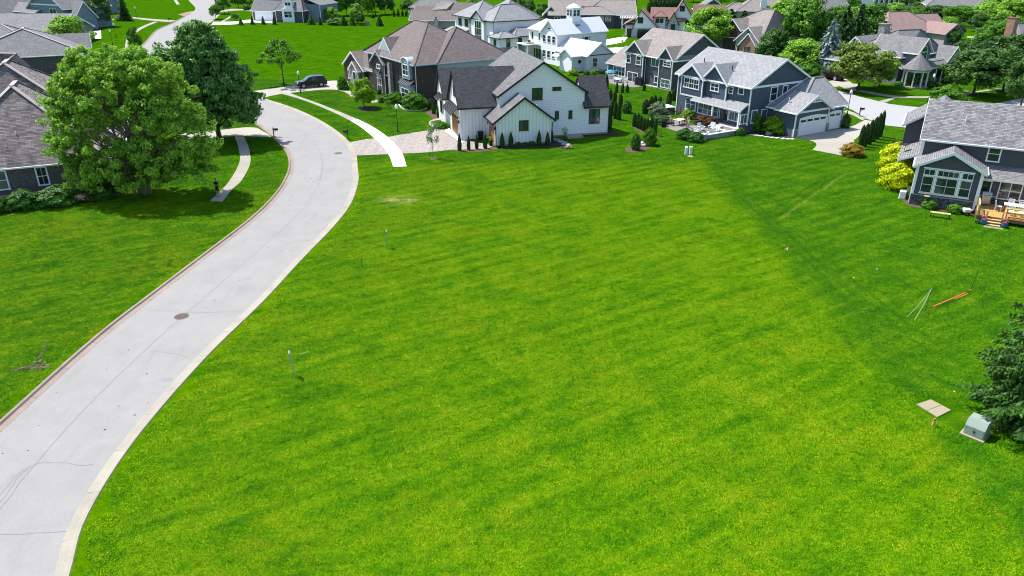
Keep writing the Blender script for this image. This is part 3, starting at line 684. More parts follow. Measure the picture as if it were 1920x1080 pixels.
def clumped(seed, n, cx, rx, rz, zc, nclump, crad, shape='round', inner=0.45, skew=0.0):
    """leaf points grouped in clumps spread through a crown; returns points, outward normals, clump centres"""
    rs = np.random.RandomState(seed)
    d = unit(rs.normal(0, 1, (nclump, 3))); d[:, 2] = np.where(d[:, 2] < -0.75, -d[:, 2], d[:, 2])
    r = rs.uniform(inner, 1.0, nclump) ** 0.7
    if shape == 'cone':
        z = 1 - np.sqrt(rs.uniform(0.0, 1, nclump)); th = rs.uniform(0, 2 * np.pi, nclump); q = (1 - z) ** 0.85 * np.sqrt(rs.uniform(0.25, 1, nclump))
        C = np.stack([q * np.cos(th) * rx, q * np.sin(th) * rx, (z * 2 - 1) * rz], 1)
    elif shape == 'oval':
        C = d * r[:, None] * np.array([rx, rx, rz]); C[:, :2] *= (1 - 0.35 * np.clip(C[:, 2:3] / rz, -1, 1)) 
    elif shape == 'spread':
        C = d * r[:, None] * np.array([rx, rx, rz]); C[:, 2] = np.where(C[:, 2] < 0, C[:, 2] * 0.55, C[:, 2])
    else:
        C = d * r[:, None] * np.array([rx, rx, rz])
    C *= rs.uniform(0.86, 1.08, (nclump, 1))
    C[:, 2] += zc
    wts = rs.uniform(0.5, 1.5, nclump); idx = rs.choice(nclump, n, p=wts / wts.sum())
    cr = (crad * rs.uniform(0.7, 1.4, nclump))[idx]
    dd = unit(rs.normal(0, 1, (n, 3))); rr = cr * rs.uniform(0.1, 1, n) ** 0.45
    P = C[idx] + dd * rr[:, None] * np.array([1, 1, 0.72])
    out = unit((P - np.array([0, 0, zc])) / np.array([rx, rx, rz]))
    Nrm = unit(dd * 0.7 + out * 0.6 + np.array([0, 0, 0.45]))
    return P, Nrm, C

def trunk_mesh(name, H, top, r0, targets, mat, seed=0, stems=1, fork=0.35):
    rs = random.Random(seed); m = MB()
    for sidx in range(stems):
        a = 2 * math.pi * sidx / max(1, stems) + 0.6; k = 0 if stems == 1 else 1
        lean = k * 0.16 * H; b0 = k * r0 * 1.2
        pts = [(b0 * math.cos(a), b0 * math.sin(a), -0.02)]
        for j in range(1, 6):
            t = j / 5
            pts.append((b0 * math.cos(a) + lean * t * math.cos(a) + rs.uniform(-1, 1) * r0 * 0.5, b0 * math.sin(a) + lean * t * math.sin(a) + rs.uniform(-1, 1) * r0 * 0.5, top * t))
        m.tube(pts, [r0 * 1.25 * (1 - 0.16 * k)] + [r0 * (1 - 0.78 * j / 5) for j in range(1, 6)], 7)
        for tg in targets[sidx::stems]:
            z0 = min(top * 0.92, max(top * fork, tg[2] - 0.35 * math.hypot(tg[0], tg[1]) - 0.12 * H)); t = z0 / top
            f = min(4, int(t * 5)); u_ = t * 5 - f
            p0 = Vector(pts[f]).lerp(Vector(pts[f + 1]), u_); p1 = Vector(tg)
            pm = p0.lerp(p1, 0.55) + Vector((0, 0, 0.06 * H))
            m.tube([p0, pm, p1], [r0 * 0.42, r0 * 0.24, r0 * 0.07], 5, cap=False)
    return m.mesh(name, mat, True)

PROTO = {}
def proto_tree(key, seed, n, tf, shape, nclump, crad, leaf, mat, quad=False, inner=0.45, stems=1, r0=0.02, elong=1.6, limbs=8):
    """a tree one unit tall with a crown one unit wide; the instance scales it"""
    zc = tf + (1 - tf) * (0.46 if shape != 'cone' else 0.5); rz = (1 - tf) * 0.47; rx = 0.44
    P, Nn, C = clumped(seed, n, 0, rx, rz, zc, nclump, crad, shape, inner)
    P[:, 2] = np.clip(P[:, 2], tf * 0.6 + 0.01, 1.03)
    me = leaves_mesh("crown", P, Nn, leaf, mat, quad, elong, seed=seed)
    tg = [tuple(c * np.array([.85, .85, 1])) for c in C[:limbs]]
    tr = trunk_mesh("trunk", 1.0, tf + (1 - tf) * 0.62, r0, tg, M['bark'], seed, stems, max(0.3, tf * 0.9))
    PROTO[key] = (me, tr)

for i in range(4):
    proto_tree(f"round{i}", 20 + i, 4600, 0.13, 'round', 60, 0.12, 0.042, M['leaf_mid'])
for i in range(2):
    proto_tree(f"oval{i}", 30 + i, 4200, 0.10, 'oval', 60, 0.12, 0.042, M['leaf_mid'])
    proto_tree(f"spread{i}", 40 + i, 4800, 0.16, 'spread', 55, 0.11, 0.036, M['leaf_mid'])
proto_tree("young", 50, 500, 0.32, 'round', 22, 0.13, 0.045, M['leaf_mid'], r0=0.012)
proto_tree("airy", 51, 2000, 0.28, 'spread', 34, 0.085, 0.036, M['leaf_mid'], inner=0.3, r0=0.016)
for i in range(2): proto_tree(f"full{i}", 55 + i, 13000, 0.12, 'round', 95, 0.10, 0.028, M['leaf_mid'], True)
proto_tree("oldspread", 58, 13000, 0.15, 'round', 100, 0.10, 0.028, M['leaf_mid'], True)

def proto_conifer(key, seed, levels, per, sprays, mat, r=0.5, size=0.055, droop=0.25):
    """whorls of drooping branches carrying needle sprays, one unit tall, one unit wide"""
    rs = np.random.RandomState(seed); P = []; T = []; Nn = []; m = MB()
    m.tube([(0, 0, -0.02), (0, 0, 0.5), (0, 0, 0.97)], [0.022, 0.013, 0.003], 7)
    for L in range(levels):
        z = 0.05 + 0.92 * (L / (levels - 1)) ** 0.92; rad = r * (1 - z) ** 0.82 + 0.015
        for k in range(max(4, int(per * (1 - 0.45 * z)))):
            th = 2 * np.pi * (k + rs.uniform(-.3, .3)) / max(4, int(per * (1 - 0.45 * z))) + L * 1.7; ln = rad * rs.uniform(0.78, 1.1)
            d = np.array([np.cos(th), np.sin(th)])
            if L % 3 == 0 and k % 2 == 0: m.tube([(0, 0, z), (d[0] * ln * .6, d[1] * ln * .6, z - droop * ln * 0.4)], [0.006, 0.002], 4, cap=False)
            ns = max(5, int(sprays * (ln / r)))
            for j in range(ns):
                t = (j + rs.uniform(0, 1)) / ns; t = 0.12 + 0.88 * t ** 0.8
                side = rs.uniform(-1, 1) * 0.26 * ln * (1.05 - t)
                p = np.array([d[0] * ln * t - d[1] * side, d[1] * ln * t + d[0] * side, z - droop * ln * t ** 1.4 + rs.uniform(-.008, .008)])
                P.append(p); T.append([d[0] - d[1] * side * 3, d[1] + d[0] * side * 3, -0.35]); Nn.append([d[0] * 0.35, d[1] * 0.35, 1.0])
    me = leaves_mesh("crown", np.array(P), unit(np.array(Nn)), size, mat, False, 2.0, T=np.array(T), seed=seed)
    PROTO[key] = (me, m.mesh("trunk", M['bark'], True))
proto_conifer("spruce0", 60, 22, 12, 22, M['needle'])
proto_conifer("spruce1", 61, 19, 11, 22, M['needle'], 0.5, 0.06, 0.32)
proto_conifer("pine0", 62, 15, 10, 26, M['needle'], 0.5, 0.075, 0.12)

def proto_shell(key, seed, n, prof, mat, size, elong=1.7, up=0.5, jag=0.05, core=True):
    """dense upright evergreen or clipped shrub: leaf sprays packed over an uneven shell, one unit tall and wide"""
    rs = np.random.RandomState(seed)
    z = rs.uniform(0.0, 1.0, n) ** 0.9; th = rs.uniform(0, 2 * np.pi, n)
    pr = np.interp(z, [p[0] for p in prof], [p[1] for p in prof])
    lump = 1 + jag * (np.sin(th * 3 + z * 9 + seed) + np.sin(th * 5 - z * 17) + rs.normal(0, 0.7, n))
    q = 0.5 * pr * lump * rs.uniform(0.80, 1.0, n)
    P = np.stack([q * np.cos(th), q * np.sin(th), z * (1 + jag * 0.3 * np.sin(th * 2))], 1)
    dz = np.gradient(np.interp(np.linspace(0, 1, 50), [p[0] for p in prof], [p[1] for p in prof]))
    slope = np.interp(z, np.linspace(0, 1, 50), -dz * 25)
    Nn = unit(np.stack([np.cos(th), np.sin(th), np.clip(slope, -0.4, 3)], 1))
    T = np.stack([np.cos(th) * 0.3, np.sin(th) * 0.3, np.full(n, up)], 1)
    me = leaves_mesh("crown", P, Nn, size, mat, False, elong, T=T, seed=seed)
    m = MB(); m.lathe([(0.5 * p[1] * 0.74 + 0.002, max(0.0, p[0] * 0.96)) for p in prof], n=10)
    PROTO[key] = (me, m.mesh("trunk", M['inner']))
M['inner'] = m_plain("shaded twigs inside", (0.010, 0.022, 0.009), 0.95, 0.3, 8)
ARB = [(0, 0.62), (0.12, 0.92), (0.35, 1.0), (0.6, 0.80), (0.8, 0.48), (0.93, 0.2), (1, 0.03)]
COL_ = [(0, 0.7), (0.1, 0.92), (0.5, 1.0), (0.8, 0.85), (0.93, 0.5), (1, 0.08)]
DOME = [(0, 0.78), (0.15, 0.95), (0.4, 1.0), (0.65, 0.9), (0.85, 0.62), (0.95, 0.35), (1, 0.05)]
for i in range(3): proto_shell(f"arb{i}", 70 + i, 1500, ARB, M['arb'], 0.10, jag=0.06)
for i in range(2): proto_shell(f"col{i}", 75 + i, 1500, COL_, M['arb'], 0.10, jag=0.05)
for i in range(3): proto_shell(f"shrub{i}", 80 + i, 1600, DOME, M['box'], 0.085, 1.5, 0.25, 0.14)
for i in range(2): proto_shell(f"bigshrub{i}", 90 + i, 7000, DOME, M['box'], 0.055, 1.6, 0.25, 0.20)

_tc = {}
def plant(kind, name, label, cat, xy, h, w, mat=None, group=None, seed=0, bark=None):
    """one tree or shrub standing at xy: > crown, trunk"""
    me, tr = PROTO[kind]
    o = thing(name, label, cat, (xy[0], xy[1], 0), (seed * 2.399) % 6.283, group)
    c = link("crown", me, o); t = link("trunk", tr, o)
    o.scale = (w, w, h)
    if mat:
        c.material_slots[0].link = 'OBJECT'; c.material_slots[0].material = M[mat]
    if bark:
        t.material_slots[0].link = 'OBJECT'; t.material_slots[0].material = M[bark]
    return o

# the big river birch on the left lawn: several leaning stems, long drooping outer sprays
def big_birch():
    x, y = (-35.56, 68.77)
    o = thing("birch_tree", "big bright green multi-stemmed birch spreading over the left lawn beside the taupe house", "tree", (x, y, 0))
    Ps = []; Ns = []; Cs = []
    def blob(cx, cy, cz, rx, rz, n, ncl, cr, sd):
        P, Nn, C = clumped(sd, n, 0, rx, rz, 0, ncl, cr, 'round', 0.25); q = np.array([cx, cy, cz]); Ps.append(P + q); Ns.append(Nn); Cs.append(C + q)
    for k, (cx, cy, cz, rx, rz, n) in enumerate([(-3.4, .4, 8.6, 4.0, 3.8, 15000), (.4, .2, 8.8, 4.2, 4.2, 16000), (3.6, .2, 7.8, 3.9, 3.6, 13500), (-5.6, -.2, 6.0, 2.9, 3.0, 8000), (5.6, -.6, 5.2, 3.0, 2.9, 8500), (-2.8, .4, 11.2, 2.9, 2.2, 6000), (1.2, .4, 11.6, 2.9, 2.1, 6000),
                                                 (-5.0, -.8, 3.0, 2.6, 2.3, 6000), (-1.4, -1.6, 3.6, 3.0, 2.4, 7000), (2.6, -1.4, 3.8, 2.9, 2.3, 6000), (6.3, -1.0, 3.2, 2.2, 1.7, 3600), (-6.4, .2, 9.2, 1.8, 1.6, 2200), (3.8, .4, 11.0, 1.9, 1.5, 2200), (-3.6, -1.4, 1.7, 2.0, 1.2, 2200), (.2, -1.8, 1.8, 1.7, 1.0, 1500), (2.2, -2.0, 2.3, 2.0, 1.3, 2200), (4.6, -1.6, 2.4, 1.9, 1.2, 2000), (-2.4, -2.2, 2.2, 2.0, 1.2, 2000)]):
        blob(cx, cy, cz, rx, rz, int(n * 1.45), int(n / 85), .50, 40 + k)
    rs = np.random.RandomState(3)
    for k in range(64):       # loose sprays standing out of the outline
        th = rs.uniform(0, 2 * np.pi); ph = rs.uniform(-.45, 1.35); ex = rs.uniform(.96, 1.10)
        blob(-.2 + 7.0 * ex * np.cos(ph) * np.cos(th), 3.6 * ex * np.cos(ph) * np.sin(th), 6.6 + 6.5 * ex * np.sin(ph), .85, .55, 320, 5, .32, 300 + k)
    P = np.concatenate(Ps); Nn = np.concatenate(Ns); k = P[:, 2] > 0.35; P, Nn = P[k], Nn[k]
    P[:, 0] = np.where(P[:, 0] < -2, -2 + (P[:, 0] + 2) * .84, P[:, 0])
    gap = np.sin(P[:, 0] * 1.35 + 1.0) * np.sin(P[:, 2] * 1.5 + P[:, 0] * .4) * np.sin(P[:, 1] * 1.1 + 0.7)
    k = (gap < 0.16) | (P[:, 2] > 11.5); P, Nn = P[k], Nn[k]
    link("crown", leaves_mesh("crown", P, Nn, 0.125, M['leaf_birch'], True, 2.1, droop=0.5, seed=5), o)
    tg = [tuple(c) for c in np.concatenate(Cs)[::9]]
    m = MB(); rnd = random.Random(2)
    for si, (bx, by, tx, ty, tz, r0) in enumerate([(-.25, .2, -3.4, .6, 10.6, .17), (.15, .1, -.6, .6, 12.3, .19), (.75, .1, 1.9, .5, 11.0, .17), (.45, -.15, 4.6, -.4, 8.6, .13), (-.5, -.1, -4.8, -.6, 8.0, .12)]):
        pts = [(bx + (tx - bx) * (j / 7) ** 1.5 + rnd.uniform(-.1, .1), by + (ty - by) * j / 7 + rnd.uniform(-.1, .1), tz * j / 7 - .05) for j in range(8)]
        m.tube(pts, [r0 * (1.15 - .98 * j / 7) for j in range(8)], 8)
        for tgt in tg[si::5]:
            j = min(6, max(1, int((tgt[2] * .62) / tz * 7))); p0 = Vector(pts[j]); p1 = Vector(tgt)
            m.tube([p0, p0.lerp(p1, .55) + Vector((0, 0, .5)), p1], [.06, .035, .012], 5, cap=False)
    m.build("trunk", M['bark_birch'], o, True)
big_birch()

def dark_maple():
    x, y = (-35.48, 89.89)
    o = thing("maple_tree", "tall dense dark green maple by the left driveway behind the bright birch", "tree", (x, y, 0))
    Ps = []; Ns = []; Cs = []
    def blob(cx, cy, cz, rx, rz, n, ncl, cr, sd, sh='round'):
        P, Nn, C = clumped(sd, n, 0, rx, rz, 0, ncl, cr, sh, 0.45); q = np.array([cx, cy, cz]); Ps.append(P + q); Ns.append(Nn); Cs.append(C + q)
    for k, (cx, cy, cz, rx, rz, n) in enumerate([(.6, 0, 4.6, 5.0, 2.6, 15000), (.4, 0, 7.2, 4.7, 3.0, 17000), (-.2, 0, 9.8, 3.8, 2.6, 12000), (-.6, 0, 11.8, 2.6, 1.9, 6500), (-3.8, .2, 8.0, 3.4, 3.4, 11000), (-5.4, .4, 5.2, 3.2, 3.0, 8500), (2.4, 0, 3.6, 3.2, 2.0, 7000)]):
        blob(cx, cy, cz, rx, rz, n, int(n / 60), .52, 60 + k)
    P = np.concatenate(Ps); Nn = np.concatenate(Ns); k = (P[:, 2] > 1.3); P, Nn = P[k], Nn[k]
    T_ = np.stack([P[:, 0] * .12, P[:, 1] * .12, np.full(len(P), .9)], 1)
    link("crown", leaves_mesh("crown", P, Nn, 0.19, M['leaf_dark'], True, 2.0, seed=6, T=T_), o)
    link("trunk", trunk_mesh("trunk", 13, 11.5, 0.27, [tuple(c * np.array([.85, .85, .95])) for c in np.concatenate(Cs)[::11]], M['bark'], 4, 1, 0.13), o)
dark_maple()

def near_spruce():
    """Norway spruce at the right edge, close to the camera: drooping boughs of hanging sprays"""
    x, y = (26.72, 31.11)
    o = thing("spruce_tree", "big dark spruce at the right edge beside the green utility box", "tree", (x, y, 0))
    rs = np.random.RandomState(9); P = []; T = []; Nn = []; m = MB(); Hh = 13.0
    m.tube([(0, 0, -0.05), (0, 0, 5), (0.05, 0, Hh)], [0.19, 0.11, 0.02], 8)
    tw = MB()
    for L in range(42):
        z = 0.30 + (Hh - 0.5) * (L / 41) ** 0.95; rad = 4.1 * (1 - z / Hh) ** 0.80 + 0.12
        if z < 2.2: rad *= 0.66 + 0.155 * z
        nb = max(5, int(18 * (1 - 0.4 * z / Hh)))
        for k in range(nb):
            th = 2 * np.pi * (k + rs.uniform(-.35, .35)) / nb + L * 2.1; ln = rad * rs.uniform(0.70, 1.13); d = np.array([np.cos(th), np.sin(th)])
            dr = rs.uniform(0.16, 0.42)
            def at(t): return np.array([d[0] * ln * t, d[1] * ln * t, z - dr * ln * t ** 1.3 + 0.20 * ln * max(0, t - 0.65)])
            if k % 2 == 0: tw.tube([at(0), at(.5), at(.95)], [0.035, 0.022, 0.008], 4, cap=False)
            for side in np.arange(0.30, 1.0, 0.062):
                for sg in (-1, 1):
                    q = at(side); tl = 0.36 * ln * (1.15 - side) * rs.uniform(.6, 1.2)
                    td = unit(np.array([d[0] * .75 - sg * d[1] * .85, d[1] * .75 + sg * d[0] * .85, -0.32 + rs.uniform(-.25, .12)]))
                    nseg = max(3, int(tl / 0.075))
                    for j in range(nseg):
                        p = q + td * tl * (j + .5) / nseg + rs.normal(0, 0.025, 3); p[2] -= 0.16 * (j / nseg) ** 2 * tl * 2
                        P.append(p); T.append(td + np.array([0, 0, -.30])); Nn.append([d[0] * .4, d[1] * .4, .9])
                        if j % 2 == 0: P.append(p + np.array([0, 0, -0.05])); T.append(np.array([td[0] * .5, td[1] * .5, -1.0])); Nn.append([d[0], d[1], .3])
    me = leaves_mesh("crown", np.array(P), unit(np.array(Nn)), 0.125, M['needle_fg'], False, 2.3, T=np.array(T), seed=3)
    link("crown", me, o); m.build("trunk", M['bark'], o, True); tw.build("branches", M['bark'], o)
near_spruce()

TREES = [
 # kind, name, label, xy, h, w, mat
 ('airy', 'young_tree', "loose green shade tree on the open lawn behind the black car", (-38.36, 128.45), 7.71, 8.26, 'leaf_mid'),
 ('full0', 'young_tree', "small round yellow green tree in a dark mulch ring before the brown brick house", (-21.53, 109.78), 4.25, 4.04, 'leaf_lime'),
 ('young', 'sapling', "thin green sapling beside the lamp post before the brown brick house", (-17.23, 103.93), 2.33, 1.48, 'leaf_mid'),
 ('young', 'sapling', "sparse pale sapling in a mulch ring before the paver driveway", (-8.82, 81.77), 4.23, 1.91, 'leaf_pale'),
 ('full1', 'leafy_tree', "bright green tree before the grey roofs behind the big birch", (-93.17, 164.74), 8.43, 9.52, 'leaf_birch'),
 ('oval0', 'young_tree', "narrow young green tree beside the far left pavement", (-83.42, 172.42), 5.38, 3.31, 'leaf_mid'),
 ('round0', 'shade_tree', "dark shade tree before the slate coloured house at the top left", (-118.88, 220.89), 8.66, 9.28, 'leaf_deep'),
 ('round1', 'shade_tree', "dark tree rising between the blue house and the slate house at the top left", (-115.97, 223.78), 9.04, 6.67, 'leaf_deep'),
 ('spruce0', 'spruce_tree', "dark ragged spruce beside the pale shrub at the top left", (-118.02, 241.06), 7.74, 4.88, 'needle'),
 ('round2', 'street_tree', "round green street tree on the right side of the far road", (-92.20, 246.22), 4.67, 4.32, 'leaf_mid'),
 ('oval1', 'street_tree', "taller green tree just behind the round street tree by the far road", (-96.13, 265.07), 6.32, 5.71, 'leaf_mid'),
 ('round3', 'small_tree', "little dark round tree on the lawn before the white garage door", (-84.49, 241.06), 2.15, 2.77, 'leaf_deep'),
 ('round0', 'shade_tree', "dark tree left of the slate house with the white garage door", (-99.54, 289.30), 6.67, 6.60, 'leaf_deep'),
 ('round1', 'shade_tree', "dark tree against the left gable of the slate house with the white garage door", (-95.67, 286.92), 6.44, 5.39, 'leaf_deep'),
 ('shrub0', 'round_shrub', "big round bright shrub left of the slate house with the white garage door", (-93.45, 280.01), 2.0, 2.63, 'leaf_mid'),
]
for i, (k, nm, lb, xy, h, w, mt) in enumerate(TREES): plant(k, nm, lb, "tree" if 'shrub' not in nm else "shrub", xy, h, w, mt, seed=i)


def row(kind, name, cat, group, mats, items, labels, nvar=2, h_scale=1.0):
    """a set of look-alike plants, each one a thing with its own label; items are (x, y, height, width)"""
    for i, (X, Y, h, w) in enumerate(items):
        plant(kind + (str(i % nvar) if nvar else ''), name, labels[i], cat, (X, Y), h * h_scale, w, mats[i % len(mats)], group, seed=i * 3 + len(items))

row('spruce', 'fir_tree', 'tree', 'small firs round the slate house', ['leaf_mid', 'needle_fg'],
    [(-78.48, 228.25, 2.04, 2.16), (-75.64, 229.78, 2.49, 1.71), (-72.46, 229.78, 2.35, 1.87), (-69.19, 229.78, 2.64, 1.87), (-58.46, 229.78, 2.78, 2.95), (-55.46, 228.25, 2.62, 1.70), (-51.91, 228.25, 2.91, 2.16), (-48.36, 226.74, 3.04, 2.61), (-45.90, 226.74, 3.76, 2.61), (-37.83, 225.25, 3.02, 3.05)],
    ["first small fir from the left before the slate house driveway", "second small fir before the slate house, left of its white garage door", "third small fir, standing before the middle of the white garage door", "fourth small fir, right of the white garage door",
     "broad fir at the right corner of the slate house", "thin dark fir right of the slate house corner", "short fir by the small white pergola", "bright pyramid fir in the planted row behind the open lawn", "taller fir in the planted row behind the open lawn", "lone grey green fir on the lawn right of the planted row"])
# arborvitae along the white farmhouse
row('arb', 'arborvitae', 'shrub', 'arborvitae along the white farmhouse', ['arb', 'arb'],
    [(-6.06, 85.17, 2.02, 0.49), (-5.02, 85.42, 1.65, 0.43), (-4.11, 85.91, 1.66, 0.44), (-3.14, 86.20, 1.65, 0.50)],
    ["leftmost and tallest slim arborvitae in the brown mulch by the paver driveway", "second arborvitae from the left in the brown mulch by the paver driveway", "third arborvitae from the left in the brown mulch by the paver driveway", "fourth arborvitae in the brown mulch, beside the farmhouse side door"], 3)
row('arb', 'arborvitae', 'shrub', 'arborvitae along the white farmhouse', ['arb'],
    [(-1.16, 86.98, 1.60, 0.57), (-0.13, 87.13, 1.69, 0.57), (3.20, 87.59, 1.77, 0.57), (4.22, 87.69, 1.56, 0.57), (4.81, 89.36, 1.55, 0.39), (7.37, 93.27, 1.29, 0.54), (8.43, 93.35, 1.40, 0.54), (9.50, 93.78, 1.41, 0.54), (11.70, 94.22, 1.28, 0.61)],
    ["first arborvitae from the left against the shaded white garage gable", "second arborvitae from the left against the shaded white garage gable", "third arborvitae against the white garage gable, right of its window", "fourth arborvitae at the right end of the white garage gable", "slim arborvitae in the corner where the garage gable meets the tall gable",
     "first arborvitae against the white lap wall, left of the two narrow windows' end", "second arborvitae against the white lap wall under the big gable", "third arborvitae against the white lap wall, left of the big right window", "fourth arborvitae at the right corner of the white farmhouse"], 3)
row('arb', 'arborvitae', 'shrub', 'arborvitae along the white farmhouse', ['arb'], [(-10.98, 105.52, 1.74, 0.60), (-10.05, 103.07, 1.64, 0.59)],
    ["further arborvitae before the left front of the white farmhouse", "nearer arborvitae before the left front of the white farmhouse"], 3)
row('shrub', 'low_shrub', 'shrub', 'low dark shrubs under the garage gable', ['leaf_deep'], [(0.76, 87.49, 0.46, 0.70), (1.58, 87.54, 0.42, 0.70), (2.38, 87.64, 0.49, 0.82)],
    ["left low dark shrub under the window of the white garage gable", "middle low dark shrub under the window of the white garage gable", "right low dark shrub under the window of the white garage gable"], 3)
# hedge rows between the farmhouse and the slate blue house
row('col', 'arborvitae', 'shrub', 'columnar arborvitae between the yards', ['arb'],
    [(12.44, 95.85, 2.59, 0.82), (11.52, 94.36, 1.49, 0.61), (15.02, 115.42, 1.60, 0.57), (15.22, 112.14, 1.95, 0.63), (14.06, 102.22, 2.37, 0.58), (15.83, 110.17, 1.92, 0.62), (14.48, 101.54, 2.22, 0.65), (13.87, 104.28, 2.05, 0.59)],
    ["tall dark arborvitae just beyond the right corner of the white farmhouse", "shorter dark arborvitae tucked behind the right corner of the white farmhouse", "furthest slim arborvitae of the left lawn row behind the farmhouse", "second slim arborvitae of the left lawn row, behind the farmhouse roof end", "near left arborvitae of the left lawn row", "back right arborvitae of the left lawn row", "nearest right arborvitae of the left lawn row", "middle arborvitae of the left lawn row by the farmhouse eave"])
row('col', 'arborvitae', 'shrub', 'columnar arborvitae between the yards', ['arb'],
    [(18.74, 105.52, 1.96, 0.97), (19.59, 106.06, 2.30, 0.68), (20.86, 110.17, 1.69, 0.62), (22.03, 112.54, 1.10, 0.64), (22.49, 108.26, 2.56, 0.77), (24.58, 115.00, 1.75, 0.73)],
    ["broad dark arborvitae at the left of the clump behind the hot tub", "pointed arborvitae second from left in the clump behind the hot tub", "third pointed arborvitae in the clump behind the hot tub", "small pointed arborvitae behind the grey green round shrub", "tallest dark arborvitae left of the slate blue house corner", "arborvitae close to the charcoal house wall, left of the slate blue house"])
row('col', 'arborvitae', 'shrub', 'columnar arborvitae in the brown bed', ['arb'],
    [(15.98, 97.52, 1.70, 0.56), (16.33, 96.60, 1.89, 0.55), (16.58, 96.00, 1.75, 0.55), (16.85, 95.10, 1.67, 0.55), (17.17, 94.51, 1.73, 0.54), (17.78, 94.95, 1.77, 0.55), (17.83, 92.64, 1.93, 0.53)],
    [o_ + " arborvitae from the left in the row of seven in the narrow brown bed" for o_ in ("first", "second", "third", "fourth", "fifth", "sixth", "seventh")])
row('arb', 'arborvitae', 'shrub', 'small arborvitae by the charcoal house terrace', ['arb'],
    [(16.77, 121.85, 1.71, 0.51), (17.65, 121.38, 1.71, 0.51), (18.48, 121.85, 1.38, 0.60), (21.36, 123.02, 1.52, 0.52), (15.56, 125.44, 2.31, 0.70), (15.92, 132.68, 1.71, 0.56)],
    ["first small arborvitae from the left before the charcoal house terrace", "second small arborvitae before the charcoal house terrace", "third small arborvitae before the terrace, beside the black covered grill", "small arborvitae against the charcoal wall right of the terrace doors", "bright arborvitae at the left end of the charcoal house sunroom", "furthest arborvitae left of the charcoal house sunroom"], 3)
row('col', 'arborvitae', 'shrub', 'tall arborvitae along the right driveway', ['arb'],
    [(40.65, 86.03, 2.69, 0.62), (41.58, 87.03, 2.71, 0.63), (42.53, 88.05, 2.86, 0.64), (43.61, 89.36, 2.96, 0.65), (44.65, 90.70, 3.06, 0.65), (45.54, 91.80, 3.22, 0.59)],
    [o_ + " arborvitae in the tall row along the right driveway, counted from the near end" for o_ in ("first", "second", "third", "fourth", "fifth", "sixth")])
